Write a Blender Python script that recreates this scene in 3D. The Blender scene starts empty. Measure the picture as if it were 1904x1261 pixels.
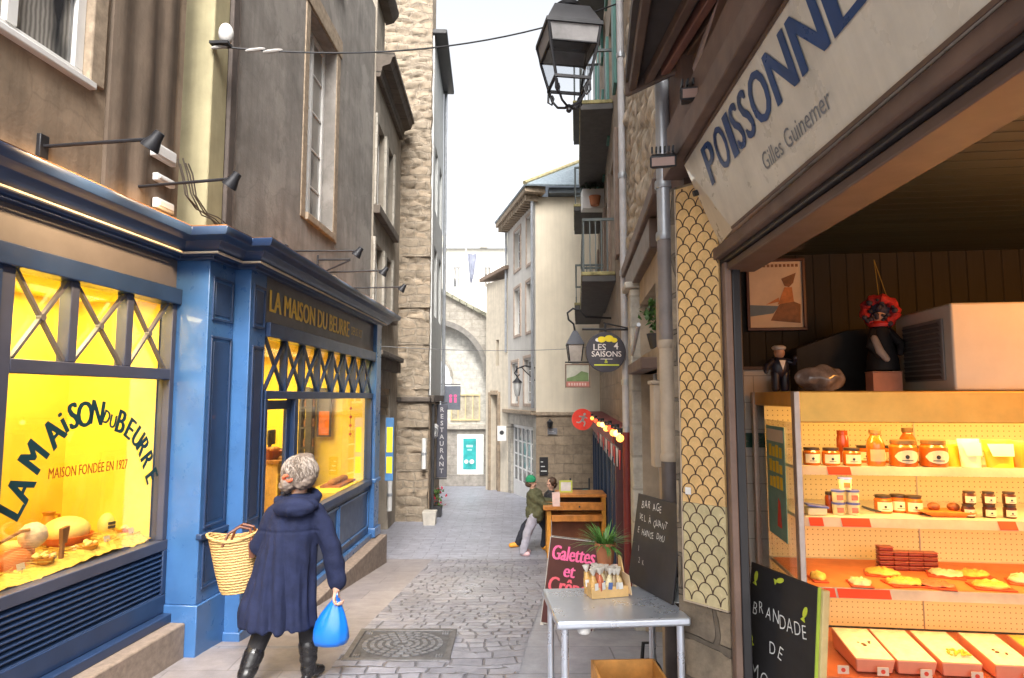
import bpy, bmesh, math, random
from mathutils import Vector, Matrix, noise
R = math.radians
random.seed(7)
scene = bpy.context.scene
COL = scene.collection

# ---------------------------------------------------------------- camera, sky, sun, exposure
FPX, CX, CY, PITCH, CAMZ = 1200.0, 952.0, 630.5, math.atan(108 / 1200), 2.04
cam_d = bpy.data.cameras.new('camera')
cam_d.lens, cam_d.sensor_width, cam_d.clip_end, cam_d.clip_start = 36 * FPX / 1904, 36, 400, .05
cam = bpy.data.objects.new('camera', cam_d)
cam.location, cam.rotation_euler = (0, 0, CAMZ), (math.pi / 2 + PITCH, 0, 0)
COL.objects.link(cam)
scene.camera = cam

SUN_EL, SUN_AZ = R(46), R(8)          # soft sun behind the camera, a little to the right
world = bpy.data.worlds.new('World')
scene.world = world
world.use_nodes = True
nt = world.node_tree
sky = nt.nodes.new('ShaderNodeTexSky')
sky.sky_type = 'NISHITA'
sky.sun_disc = False
sky.sun_elevation = SUN_EL
sky.sun_rotation = math.pi - SUN_AZ
sky.air_density, sky.dust_density, sky.ozone_density = 1.2, 6.0, 1.0
hs = nt.nodes.new('ShaderNodeHueSaturation')
hs.inputs['Saturation'].default_value = .16
bg = nt.nodes['Background']
bg.inputs['Strength'].default_value = .15
nt.links.new(sky.outputs[0], hs.inputs['Color'])
nt.links.new(hs.outputs[0], bg.inputs['Color'])
sun_d = bpy.data.lights.new('sun', 'SUN')
sun_d.energy, sun_d.angle, sun_d.color = 1.8, R(22), (1, .95, .88)
sun = bpy.data.objects.new('sun', sun_d)
sd = Vector((math.sin(SUN_AZ) * math.cos(SUN_EL), -math.cos(SUN_AZ) * math.cos(SUN_EL), math.sin(SUN_EL)))
sun.rotation_euler = sd.to_track_quat('Z', 'Y').to_euler()
sun.location = sd * 30
COL.objects.link(sun)
scene.view_settings.view_transform = 'Standard'
scene.view_settings.look = 'None'
scene.view_settings.exposure = 1.4
scene.view_settings.gamma = 1.0
scene.cycles.max_bounces = 8
scene.cycles.transparent_max_bounces = 16
scene.cycles.caustics_reflective = False
scene.cycles.caustics_refractive = False
scene.cycles.use_denoising = True

# ---------------------------------------------------------------- geometry of the view: where a pixel of the photo meets a real plane
ct, st = math.cos(PITCH), math.sin(PITCH)
CAM = Vector((0, 0, CAMZ))
def ray(px, py):
    u, v = (px - CX) / FPX, -(py - CY) / FPX
    return Vector((u, ct - st * v, st + ct * v))
def at(px, py, Y):
    d = ray(px, py)
    return CAM + d * (Y / d.y)
GP = [(-8, .03), (4.5, .02), (5.5, 0), (11, -.62), (18, -.83), (22, -1.05), (60, -1.6)]
def g(Y):
    for (a, za), (b, zb) in zip(GP, GP[1:]):
        if Y <= b:
            t = max(0, (Y - a) / (b - a))
            return za + (zb - za) * t
    return GP[-1][1]

class Fr:
    """a wall's own axes: x along the wall (to the right seen from the street), y into the building, z up"""
    def __init__(s, o, ang, z=0):
        s.o, s.ang = Vector((o[0], o[1], z)), ang
        s.M = Matrix.Translation(s.o) @ Matrix.Rotation(ang, 4, 'Z')
        s.yd = Vector((-math.sin(ang), math.cos(ang), 0))
        s.I = s.M.inverted()
    def px(s, px, py, n=0):
        d = ray(px, py)
        t = (s.o + s.yd * n - CAM).dot(s.yd) / d.dot(s.yd)
        p = s.I @ (CAM + d * t)
        return p.x, p.z
    def loc(s, w):
        return s.I @ Vector(w)
    def sub(s, x, y, z, rot=0):
        return s.M @ Matrix.Translation((x, y, z)) @ Matrix.Rotation(rot, 4, 'Z')

# ---------------------------------------------------------------- mesh builder
class MB:
    def __init__(s):
        s.v, s.f = [], []
    def add(s, vs, fs, M=None):
        b = len(s.v)
        s.v += [tuple(M @ Vector(p)) if M else tuple(p) for p in vs]
        s.f += [tuple(i + b for i in f) for f in fs]
        return s
    def box(s, x0, x1, y0, y1, z0, z1, M=None):
        if x0 > x1: x0, x1 = x1, x0
        if y0 > y1: y0, y1 = y1, y0
        if z0 > z1: z0, z1 = z1, z0
        vs = [(x0, y0, z0), (x1, y0, z0), (x1, y1, z0), (x0, y1, z0), (x0, y0, z1), (x1, y0, z1), (x1, y1, z1), (x0, y1, z1)]
        return s.add(vs, [(3, 2, 1, 0), (4, 5, 6, 7), (0, 1, 5, 4), (1, 2, 6, 5), (2, 3, 7, 6), (3, 0, 4, 7)], M)
    def quad(s, a, b, c, d, M=None):
        return s.add([a, b, c, d], [(0, 1, 2, 3)], M)
    def prism(s, poly, y0, y1, M=None):          # polygon in x,z pushed through y
        n = len(poly)
        vs = [(x, y0, z) for x, z in poly] + [(x, y1, z) for x, z in poly]
        fs = [tuple(range(n)), tuple(range(2 * n - 1, n - 1, -1))] + [(i, i + n, (i + 1) % n + n, (i + 1) % n) for i in range(n)]
        return s.add(vs, fs, M)
    def slab(s, poly, z0, z1, M=None):            # polygon in x,y pushed through z
        n = len(poly)
        vs = [(x, y, z0) for x, y in poly] + [(x, y, z1) for x, y in poly]
        fs = [tuple(range(n - 1, -1, -1)), tuple(range(n, 2 * n))] + [(i, (i + 1) % n, (i + 1) % n + n, i + n) for i in range(n)]
        return s.add(vs, fs, M)
    def loft(s, rings, caps=True, M=None):
        n = len(rings[0])
        vs = [p for r in rings for p in r]
        fs = []
        for k in range(len(rings) - 1):
            for i in range(n):
                fs.append((k * n + i, k * n + (i + 1) % n, (k + 1) * n + (i + 1) % n, (k + 1) * n + i))
        if caps:
            fs.append(tuple(range(n - 1, -1, -1)))
            fs.append(tuple(range((len(rings) - 1) * n, len(rings) * n)))
        return s.add(vs, fs, M)
    def tube(s, pts, r, n=8, caps=True, M=None, flat=1.0):
        pts = [Vector(p) for p in pts]
        rr = r if isinstance(r, (list, tuple)) else [r] * len(pts)
        rings, up = [], None
        for i, p in enumerate(pts):
            t = (pts[min(i + 1, len(pts) - 1)] - pts[max(i - 1, 0)]).normalized()
            if up is None:
                up = Vector((0, 0, 1)) if abs(t.z) < .9 else Vector((0, 1, 0))
            a = (up - t * up.dot(t)).normalized()
            up = a
            b = t.cross(a)
            rings.append([p + (a * math.cos(2 * math.pi * k / n) * flat + b * math.sin(2 * math.pi * k / n)) * rr[i] for k in range(n)])
        return s.loft(rings, caps, M)
    def limb(s, pts, rr, n=12):                   # tube with round ends
        pts = [Vector(p) for p in pts]
        d0, d1 = (pts[0] - pts[1]).normalized(), (pts[-1] - pts[-2]).normalized()
        P = [pts[0] + d0 * rr[0] * .9, pts[0] + d0 * rr[0] * .5] + pts + [pts[-1] + d1 * rr[-1] * .5, pts[-1] + d1 * rr[-1] * .9]
        return s.tube(P, [rr[0] * .4, rr[0] * .85] + list(rr) + [rr[-1] * .85, rr[-1] * .4], n)
    def lathe(s, prof, c=(0, 0, 0), n=16, M=None, sx=1, sy=1):
        rings = [[(c[0] + r * sx * math.cos(2 * math.pi * k / n), c[1] + r * sy * math.sin(2 * math.pi * k / n), c[2] + z) for k in range(n)] for r, z in prof]
        return s.loft(rings, True, M)
    def ball(s, c, r, n=16, m=10, M=None):
        rx, ry, rz = r if isinstance(r, (list, tuple)) else (r, r, r)
        prof = [(math.sin(math.pi * k / m), -math.cos(math.pi * k / m)) for k in range(m + 1)]
        prof[0], prof[-1] = (.02, -1), (.02, 1)
        rings = [[(c[0] + rx * q * math.cos(2 * math.pi * k / n), c[1] + ry * q * math.sin(2 * math.pi * k / n), c[2] + rz * z) for k in range(n)] for q, z in prof]
        return s.loft(rings, True, M)
    def disc(s, cx, cz, r, y0, y1, n=32, M=None):  # upright round plate
        return s.prism([(cx + r * math.cos(2 * math.pi * k / n), cz + r * math.sin(2 * math.pi * k / n)) for k in range(n)], y0, y1, M)
    def frame(s, x0, x1, z0, z1, w, y0, y1, M=None):  # four butted bars
        s.box(x0, x1, y0, y1, z0, z0 + w, M); s.box(x0, x1, y0, y1, z1 - w, z1, M)
        s.box(x0, x0 + w, y0, y1, z0 + w, z1 - w, M); return s.box(x1 - w, x1, y0, y1, z0 + w, z1 - w, M)
    def bar(s, a, b, w, d, M=None):               # flat bar between two points of the x,z plane at y=a[1]
        ax, ay, az = a; bx, by, bz = b
        t = Vector((bx - ax, 0, bz - az)).normalized(); q = Vector((-t.z, 0, t.x)) * w / 2
        A, B = Vector(a), Vector(b)
        vs = [A - q, B - q, B + q, A + q]
        vs += [v + Vector((0, d, 0)) for v in vs]
        return s.add(vs, [(0, 1, 2, 3), (7, 6, 5, 4), (0, 4, 5, 1), (1, 5, 6, 2), (2, 6, 7, 3), (3, 7, 4, 0)], M)
    def wall(s, x0, x1, z0, z1, y, holes=(), reveal=.2, thick=.3):   # a wall face with real openings
        xs = sorted({x0, x1, *[h[0] for h in holes], *[h[1] for h in holes]})
        zs = sorted({z0, z1, *[h[2] for h in holes], *[h[3] for h in holes]})
        for a, b in zip(xs, xs[1:]):
            for c, d in zip(zs, zs[1:]):
                if any(h[0] <= a and b <= h[1] and h[2] <= c and d <= h[3] for h in holes): continue
                s.quad((a, y, c), (b, y, c), (b, y, d), (a, y, d))
        for a, b, c, d, *_ in holes:
            k = y + reveal
            s.quad((a, y, c), (a, k, c), (a, k, d), (a, y, d)); s.quad((b, y, c), (b, y, d), (b, k, d), (b, k, c))
            s.quad((a, y, d), (a, k, d), (b, k, d), (b, y, d)); s.quad((a, y, c), (b, y, c), (b, k, c), (a, k, c))
        k = y + thick
        s.quad((x0, y, z0), (x0, y, z1), (x0, k, z1), (x0, k, z0)); s.quad((x1, y, z0), (x1, k, z0), (x1, k, z1), (x1, y, z1))
        s.quad((x0, y, z1), (x1, y, z1), (x1, k, z1), (x0, k, z1))
        return s
    def build(s, name, m, parent=None, M=None, bevel=0, smooth=35, label=None, seg=2):
        me = bpy.data.meshes.new(name)
        me.from_pydata(s.v, [], s.f)
        me.validate()
        bm = bmesh.new(); bm.from_mesh(me)
        bmesh.ops.recalc_face_normals(bm, faces=bm.faces)
        bm.to_mesh(me); bm.free()
        if smooth:
            me.polygons.foreach_set('use_smooth', [True] * len(me.polygons))
            me.set_sharp_from_angle(angle=R(smooth))
        me.materials.append(m)
        o = bpy.data.objects.new(name, me)
        COL.objects.link(o)
        if parent is not None: o.parent = parent
        if M is not None: o.matrix_local = M
        if bevel:
            b = o.modifiers.new('edge', 'BEVEL'); b.width, b.segments, b.limit_method, b.angle_limit = bevel, seg, 'ANGLE', R(40)
        if label: o['label'] = label
        return o

def tag(o, label, cat, group=None, kind=None):
    if label: o['label'] = label
    if cat: o['category'] = cat
    if group: o['group'] = group
    if kind: o['kind'] = kind
    return o
def T(name, label, cat, M, group=None):
    o = bpy.data.objects.new(name, None)
    o.empty_display_size = .1
    o.matrix_world = M if isinstance(M, Matrix) else Matrix.Translation(M)
    COL.objects.link(o)
    return tag(o, label, cat, group)
def struct(o):
    o['kind'] = 'structure'; return o
def copy_thing(src, M, label=None):
    def rec(o, par):
        c = o.copy(); COL.objects.link(c)
        if par is not None: c.parent = par
        for ch in o.children: rec(ch, c)
        return c
    r = rec(src, None)
    r.matrix_world = M
    if label: r['label'] = label
    return r

_tx = {}
def text2d(txt, size=1, offset=0, spacing=1, align='CENTER', shear=0):
    k = (txt, offset, spacing, align, shear)
    if k not in _tx:
        cu = bpy.data.curves.new('lettering', 'FONT')
        cu.body, cu.size, cu.offset, cu.space_character, cu.align_x, cu.shear = txt, 1, offset, spacing, align, shear
        cu.resolution_u = 3
        o = bpy.data.objects.new('lettering', cu); COL.objects.link(o)
        dg = bpy.context.evaluated_depsgraph_get(); dg.update()
        me = bpy.data.meshes.new_from_object(o.evaluated_get(dg))
        _tx[k] = ([tuple(v.co) for v in me.vertices], [tuple(p.vertices) for p in me.polygons])
        bpy.data.objects.remove(o); bpy.data.curves.remove(cu); bpy.data.meshes.remove(me)
    vs, fs = _tx[k]
    return [(x * size, y * size) for x, y, _ in vs], fs
def put_text(mb, txt, size, M=None, sx=1, y=0, thick=.002, bold=0, **kw):
    """letters standing in the x,z plane, facing -y"""
    vs, fs = text2d(txt, size, **kw)
    n = len(vs)
    for i, d in enumerate((0,) if not bold else (0, -bold, bold, -bold * .5, bold * .5)):
        mb.add([(a * sx + d * size, y - i * .0003, b) for a, b in vs], fs, M)
    return mb
def scrawl(mb, txt, size, x, z, M=None, y=0, sx=.8, jit=.12, adv=.62, slope=0, rnd=random):
    for i, ch in enumerate(txt):
        if ch != ' ':
            q = Matrix.Translation((x, 0, z + rnd.uniform(-jit, jit) * size * .5)) @ Matrix.Rotation(rnd.uniform(-jit, jit), 4, 'Y')
            if M: q = M @ q
            put_text(mb, ch, size * rnd.uniform(.9, 1.12), q, sx=sx, y=y, align='LEFT', offset=-.012)
        x += size * adv * (.55 if ch in "I1'.i" else 1) * (.7 if ch == ' ' else 1)
        z += slope * size * adv
    return mb
# ---------------------------------------------------------------- materials
def newmat(name):
    m = bpy.data.materials.new(name); m.use_nodes = True
    return m, m.node_tree, m.node_tree.nodes['Principled BSDF']
def nd(t, typ, **kw):
    n = t.nodes.new(typ)
    for k, v in kw.items():
        if k in n.inputs: n.inputs[k].default_value = v
        else: setattr(n, k, v)
    return n
def mixc(t, fac, a, b, mode='MIX'):
    m = t.nodes.new('ShaderNodeMix'); m.data_type = 'RGBA'; m.blend_type = mode
    for i, v in ((0, fac), (6, a), (7, b)):
        if hasattr(v, 'is_output') or hasattr(v, 'links'): t.links.new(v, m.inputs[i])
        else: m.inputs[i].default_value = v if i == 0 else (*v, 1) if len(v) == 3 else v
    return m.outputs[2]
def ramp(t, fac, stops):
    r = t.nodes.new('ShaderNodeValToRGB')
    while len(r.color_ramp.elements) < len(stops): r.color_ramp.elements.new(.5)
    for e, (p, c) in zip(r.color_ramp.elements, stops):
        e.position = p; e.color = (*c, 1) if len(c) == 3 else (c[0],) * 3 + (1,)
    t.links.new(fac, r.inputs[0]); return r.outputs[0]
def coords(t, wallmap=False):
    c = t.nodes.new('ShaderNodeTexCoord').outputs['Object']
    if not wallmap: return c
    s = t.nodes.new('ShaderNodeSeparateXYZ'); t.links.new(c, s.inputs[0])
    a = t.nodes.new('ShaderNodeMath'); t.links.new(s.outputs[0], a.inputs[0]); t.links.new(s.outputs[1], a.inputs[1])
    k = t.nodes.new('ShaderNodeCombineXYZ'); t.links.new(a.outputs[0], k.inputs[0]); t.links.new(s.outputs[2], k.inputs[1])
    return k.outputs[0]
def scaled(t, c, sc):
    m = t.nodes.new('ShaderNodeMapping'); m.inputs['Scale'].default_value = sc
    t.links.new(c, m.inputs[0]); return m.outputs[0]
def noisef(t, c, sc, detail=4, rough=.6):
    n = nd(t, 'ShaderNodeTexNoise', Scale=sc, Detail=detail, Roughness=rough); t.links.new(c, n.inputs['Vector']); return n.outputs['Fac']
def bumpn(t, p, h, strength, dist=.02, prev=None):
    b = nd(t, 'ShaderNodeBump', Strength=strength, Distance=dist); t.links.new(h, b.inputs['Height'])
    if prev: t.links.new(prev, b.inputs['Normal'])
    t.links.new(b.outputs[0], p.inputs['Normal']); return b.outputs[0]

MATS = {}
def mat(name, col, rough=.6, metal=0, var=.18, vs=6, bump=0, bs=40, spec=.5, coat=0, emit=None, es=0, grime=0, streak=0, sss=0, patch=0, wear=0):
    """plain painted, metal, cloth or plaster surface with worn, uneven colour"""
    if name in MATS: return MATS[name]
    m, t, p = newmat(name)
    c = coords(t)
    n1 = noisef(t, c, vs)
    dark = tuple(x * (1 - var) for x in col); lite = tuple(min(1, x * (1 + var)) for x in col)
    out = mixc(t, ramp(t, n1, [(.3, (0,)), (.7, (1,))]), dark, lite)
    if grime:
        n2 = noisef(t, c, 2.3, 6, .7)
        out = mixc(t, ramp(t, n2, [(.45, (0,)), (.75, (grime,))]), out, tuple(x * .35 for x in col))
    if streak:
        n3 = noisef(t, scaled(t, c, (5, 5, .35)), 1.6, 5, .65)
        out = mixc(t, ramp(t, n3, [(.42, (0,)), (.68, (streak,))]), out, tuple(x * .42 for x in col))
    if patch:                                # repaired areas and hairline cracks
        n4 = noisef(t, c, .8, 7, .62)
        out = mixc(t, ramp(t, n4, [(.52, (0,)), (.56, (patch,))]), out, tuple(min(1, x * 1.35 + .02) for x in col))
        vo = nd(t, 'ShaderNodeTexVoronoi', Scale=.9); vo.feature = 'DISTANCE_TO_EDGE'
        dn = nd(t, 'ShaderNodeTexNoise', Scale=2.5, Detail=6); t.links.new(c, dn.inputs['Vector'])
        t.links.new(mixc(t, .22, c, dn.outputs['Color']), vo.inputs['Vector'])
        out = mixc(t, ramp(t, vo.outputs['Distance'], [(.0, (.22,)), (.006, (0,))]), out, tuple(x * .3 for x in col))
    if wear:                                 # chipped paint, scuffs and dust
        n5 = noisef(t, c, 9, 9, .72)
        out = mixc(t, ramp(t, n5, [(.62, (0,)), (.68, (wear,))]), out, tuple(min(1, x * 1.9 + .05) for x in col))
        n6 = noisef(t, scaled(t, c, (1, 1, .25)), 4, 6, .7)
        out = mixc(t, ramp(t, n6, [(.5, (0,)), (.8, (wear * .8,))]), out, (.12, .11, .10))
    t.links.new(out, p.inputs['Base Color'])
    p.inputs['Metallic'].default_value = metal
    p.inputs['Specular IOR Level'].default_value = spec
    p.inputs['Coat Weight'].default_value = coat
    rr = nd(t, 'ShaderNodeMapRange'); t.links.new(noisef(t, c, vs * 2.7), rr.inputs[0])
    rr.inputs[3].default_value, rr.inputs[4].default_value = max(.03, rough - .12), min(1, rough + .12)
    t.links.new(rr.outputs[0], p.inputs['Roughness'])
    if bump: bumpn(t, p, noisef(t, c, bs, 5), bump, .01)
    if emit:
        p.inputs['Emission Color'].default_value = (*emit, 1); p.inputs['Emission Strength'].default_value = es
    if sss: p.inputs['Subsurface Weight'].default_value = sss
    MATS[name] = m
    return m
def stone(name, c1, c2, mortar, bw=.45, bh=.22, ms=.018, distort=.05, bump=.6, ground=False, var=.5, dark=.35, smooth=.3, rough=.85, squash=1):
    m, t, p = newmat(name)
    c = coords(t, not ground)
    nz = nd(t, 'ShaderNodeTexNoise', Scale=2.2, Detail=3); t.links.new(c, nz.inputs['Vector'])
    s1 = t.nodes.new('ShaderNodeVectorMath'); s1.operation = 'SUBTRACT'; t.links.new(nz.outputs['Color'], s1.inputs[0]); s1.inputs[1].default_value = (.5,) * 3
    s2 = t.nodes.new('ShaderNodeVectorMath'); s2.operation = 'SCALE'; t.links.new(s1.outputs[0], s2.inputs[0]); s2.inputs['Scale'].default_value = distort * 4
    s3 = t.nodes.new('ShaderNodeVectorMath'); t.links.new(c, s3.inputs[0]); t.links.new(s2.outputs[0], s3.inputs[1])
    b = nd(t, 'ShaderNodeTexBrick', Scale=1)
    b.inputs['Color1'].default_value = (*c1, 1); b.inputs['Color2'].default_value = (*c2, 1); b.inputs['Mortar'].default_value = (*mortar, 1)
    b.inputs['Mortar Size'].default_value = ms; b.inputs['Mortar Smooth'].default_value = smooth; b.inputs['Bias'].default_value = 0
    b.inputs['Brick Width'].default_value = bw; b.inputs['Row Height'].default_value = bh
    b.offset_frequency, b.squash_frequency, b.squash = 2, 3, squash
    t.links.new(s3.outputs[0], b.inputs['Vector'])
    n1 = noisef(t, c, 5, 6, .7)
    o = mixc(t, 1, b.outputs['Color'], ramp(t, n1, [(.25, (1 - var,)), (.75, (1 + var * .35,))]), 'MULTIPLY')
    n2 = noisef(t, c, .9, 5, .7)
    o = mixc(t, ramp(t, n2, [(.45, (0,)), (.75, (dark,))]), o, tuple(x * .4 for x in c1))
    t.links.new(o, p.inputs['Base Color']); p.inputs['Roughness'].default_value = rough
    inv = t.nodes.new('ShaderNodeMath'); inv.operation = 'SUBTRACT'; inv.inputs[0].default_value = 1; t.links.new(b.outputs['Fac'], inv.inputs[1])
    pv = bumpn(t, p, inv.outputs[0], bump, .03)
    bumpn(t, p, noisef(t, c, 22, 6, .7), bump * .5, .02, pv)
    MATS[name] = m
    return m
def glass(name, tint=(1, 1, 1), refl=.5, base=.04):
    m, t, p = newmat(name)
    t.nodes.remove(p)
    tr = nd(t, 'ShaderNodeBsdfTransparent'); tr.inputs[0].default_value = (*tint, 1)
    gl = nd(t, 'ShaderNodeBsdfGlossy', Roughness=.02)
    fr = nd(t, 'ShaderNodeLayerWeight', Blend=.25)
    mr = nd(t, 'ShaderNodeMapRange'); mr.inputs[3].default_value, mr.inputs[4].default_value = base, refl
    t.links.new(fr.outputs['Facing'], mr.inputs[0])
    mx = t.nodes.new('ShaderNodeMixShader'); t.links.new(mr.outputs[0], mx.inputs[0]); t.links.new(tr.outputs[0], mx.inputs[1]); t.links.new(gl.outputs[0], mx.inputs[2])
    t.links.new(mx.outputs[0], t.nodes['Material Output'].inputs['Surface'])
    MATS[name] = m
    return m
def planks(name, col, width=.1, axis=0, rough=.5, var=.3, gap=.06):
    m, t, p = newmat(name)
    c = coords(t); s = t.nodes.new('ShaderNodeSeparateXYZ'); t.links.new(c, s.inputs[0])
    d = t.nodes.new('ShaderNodeMath'); d.operation = 'DIVIDE'; t.links.new(s.outputs[axis], d.inputs[0]); d.inputs[1].default_value = width
    fl = t.nodes.new('ShaderNodeMath'); fl.operation = 'FLOOR'; t.links.new(d.outputs[0], fl.inputs[0])
    fr = t.nodes.new('ShaderNodeMath'); fr.operation = 'FRACT'; t.links.new(d.outputs[0], fr.inputs[0])
    wn = t.nodes.new('ShaderNodeTexWhiteNoise'); wn.noise_dimensions = '1D'; t.links.new(fl.outputs[0], wn.inputs['W'])
    sc = [2, 2, 2]; sc[axis] = 30
    gr = noisef(t, scaled(t, c, tuple(sc)), 2, 5)
    o = mixc(t, wn.outputs['Value'], tuple(x * (1 - var) for x in col), tuple(x * (1 + var) for x in col))
    o = mixc(t, 1, o, ramp(t, gr, [(.3, (.7,)), (.7, (1.1,))]), 'MULTIPLY')
    gp = ramp(t, fr.outputs[0], [(0, (0,)), (gap, (1,)), (1 - gap, (1,)), (1, (0,))])
    o = mixc(t, gp, tuple(x * .3 for x in col), o)
    t.links.new(o, p.inputs['Base Color']); p.inputs['Roughness'].default_value = rough
    bumpn(t, p, gp, .6, .01)
    MATS[name] = m
    return m

BLUE = mat('blue_gloss_lit', (.046, .132, .32), .3, var=.15, vs=3, spec=.5, coat=.3, bump=.08, bs=11, wear=.07)  # shopfront paint, brightened for the faces that catch the sky
BLUE_SHADED = mat('blue_gloss_shaded', (.020, .043, .108), .34, var=.18, vs=3, coat=.15, bump=.08, bs=11, wear=.06)  # the same shopfront paint, darkened to stand for its shaded faces
BLUE_WARM = mat('blue_paint_warm_lit', (.125, .115, .12), .42, var=.15, vs=3, wear=.06)  # the same blue paint, greyed to carry warm reflected light
GOLD = mat('gold_leaf', (.95, .58, .06), .4, metal=.0, var=.15)
LETTER = mat('dark_teal_vinyl', (.006, .045, .06), .5, var=.05)
RUST = mat('rust_brown_vinyl', (.35, .09, .01), .5, var=.05)
PLASTER_W = mat('brown_plaster', (.30, .225, .155), .9, var=.25, vs=2.5, bump=.35, bs=30, grime=.5, streak=.4, patch=.35)
PLASTER_G = mat('grey_plaster', (.30, .275, .25), .9, var=.25, vs=2, bump=.35, bs=30, grime=.5, streak=.35, patch=.45)
CREAM = mat('cream_render', (.68, .60, .47), .85, var=.08, vs=1.5, bump=.15, bs=40, streak=.16)
CREAM_SHADED = mat('cream_render_shaded', (.62, .59, .54), .85, var=.1, vs=1.5, bump=.15, bs=40, streak=.2)  # cream render greyed to paint in the shade on the side wall
CREAM_STRIP = mat('cream_render_lit', (.42, .37, .22), .8, var=.15, vs=3, bump=.2, bs=30, streak=.25)  # paler than the house wall, the brightness of a lit face put into colour
RUBBLE = stone('rubble_stone', (.42, .33, .235), (.30, .245, .18), (.37, .305, .23), .40, .19, .024, .075, 1.0, var=.55, squash=.6, dark=.25)
ASHLAR = stone('granite_ashlar', (.36, .29, .22), (.28, .23, .18), (.22, .19, .15), .6, .32, .014, .012, .7)
PALESTONE = stone('pale_stone', (.54, .495, .42), (.46, .42, .36), (.40, .37, .31), .55, .3, .012, .015, .5, dark=.3)
DARKSTONE = stone('dark_granite', (.16, .13, .105), (.11, .09, .075), (.07, .06, .05), .7, .35, .014, .015, .7)
BROWNSTONE = stone('brown_stone', (.45, .34, .23), (.36, .27, .18), (.3, .24, .17), .5, .26, .016, .02, .8)
GRANITE = mat('granite_trim', (.36, .28, .2), .85, var=.3, vs=14, bump=.4, bs=60, grime=.3)
STEP = mat('granite_step', (.25, .2, .165), .8, var=.25, vs=18, bump=.3, bs=70, grime=.3)
def sett_mat():
    """worn street setts: two sizes of course that give way to each other in patches, dirty joints, damp stains"""
    m, t, p = newmat('stone_setts'); c = coords(t)
    nz = nd(t, 'ShaderNodeTexNoise', Scale=5, Detail=3); t.links.new(c, nz.inputs['Vector'])
    nb = nd(t, 'ShaderNodeTexNoise', Scale=1.1, Detail=2); t.links.new(c, nb.inputs['Vector'])
    def off(a, n, k):
        s1 = t.nodes.new('ShaderNodeVectorMath'); s1.operation = 'SUBTRACT'; t.links.new(n.outputs['Color'], s1.inputs[0]); s1.inputs[1].default_value = (.5,) * 3
        s2 = t.nodes.new('ShaderNodeVectorMath'); s2.operation = 'SCALE'; t.links.new(s1.outputs[0], s2.inputs[0]); s2.inputs['Scale'].default_value = k
        s3 = t.nodes.new('ShaderNodeVectorMath'); t.links.new(a, s3.inputs[0]); t.links.new(s2.outputs[0], s3.inputs[1]); return s3.outputs[0]
    v = off(off(c, nz, .055), nb, .28)
    def br(bw, bh, ms):
        b = nd(t, 'ShaderNodeTexBrick', Scale=1); b.inputs['Color1'].default_value = (.325, .325, .38, 1); b.inputs['Color2'].default_value = (.22, .22, .262, 1); b.inputs['Mortar'].default_value = (.165, .165, .19, 1)
        b.inputs['Mortar Size'].default_value = ms; b.inputs['Mortar Smooth'].default_value = .9; b.inputs['Brick Width'].default_value = bw; b.inputs['Row Height'].default_value = bh; b.offset_frequency, b.squash_frequency, b.squash = 2, 3, .7
        t.links.new(v, b.inputs['Vector']); return b
    b1, b2 = br(.21, .115, .014), br(.36, .155, .012)
    mk = ramp(t, noisef(t, c, .9, 3), [(.49, (0,)), (.52, (1,))])
    o = mixc(t, mk, b1.outputs['Color'], b2.outputs['Color'])
    f = mixc(t, mk, b1.outputs['Fac'], b2.outputs['Fac'])
    o = mixc(t, 1, o, ramp(t, noisef(t, c, 9, 6, .7), [(.25, (.6,)), (.75, (1.2,))]), 'MULTIPLY')
    o = mixc(t, ramp(t, noisef(t, c, 3.2, 4, .6), [(.52, (0,)), (.7, (.55,))]), o, (.30, .275, .285))
    st_ = ramp(t, noisef(t, c, .7, 5, .7), [(.46, (0,)), (.66, (.55,))])
    o = mixc(t, st_, o, (.14, .145, .175))
    t.links.new(o, p.inputs['Base Color'])
    t.links.new(ramp(t, noisef(t, c, 1.3, 5, .7), [(.35, (.26,)), (.65, (.6,))]), p.inputs['Roughness'])
    inv = t.nodes.new('ShaderNodeInvert'); t.links.new(f, inv.inputs[1])
    pv = bumpn(t, p, inv.outputs[0], .75, .025); bumpn(t, p, noisef(t, c, 26, 6, .7), .4, .015, pv)
    MATS['stone_setts'] = m; return m
SETT = sett_mat()
SLAB_L = stone('pavement_slabs', (.32, .29, .295), (.27, .25, .262), (.21, .195, .20), .85, .5, .007, .012, .35, ground=True, var=.35, dark=.4, rough=.5)
SLAB_R = stone('kerb_slabs', (.32, .325, .365), (.27, .275, .312), (.17, .172, .195), .8, .55, .007, .016, .4, ground=True, var=.35, dark=.4, rough=.5)
SLABFAR = stone('far_paving', (.38, .39, .46), (.325, .335, .40), (.26, .265, .305), .42, .17, .010, .03, .5, ground=True, var=.4, dark=.4, rough=.45)
WHITE = mat('white_paint', (.72, .71, .69), .45, var=.05, grime=.15)
IRON = mat('black_iron', (.02, .02, .024), .5, var=.3, metal=.2)
DKGREY = mat('dark_grey_board', (.035, .034, .036), .6, var=.2, vs=3)
ZINC = mat('zinc_pipe', (.42, .44, .47), .4, metal=.55, var=.15, vs=8, grime=.3)
PVC = mat('grey_pipe_paint', (.46, .45, .46), .5, var=.12, grime=.25)
BEIGEPIPE = mat('beige_pipe_paint', (.45, .36, .27), .6, var=.15, grime=.3)
DKPIPE = mat('brown_cast_iron', (.10, .08, .075), .5, var=.25, grime=.3)
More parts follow.
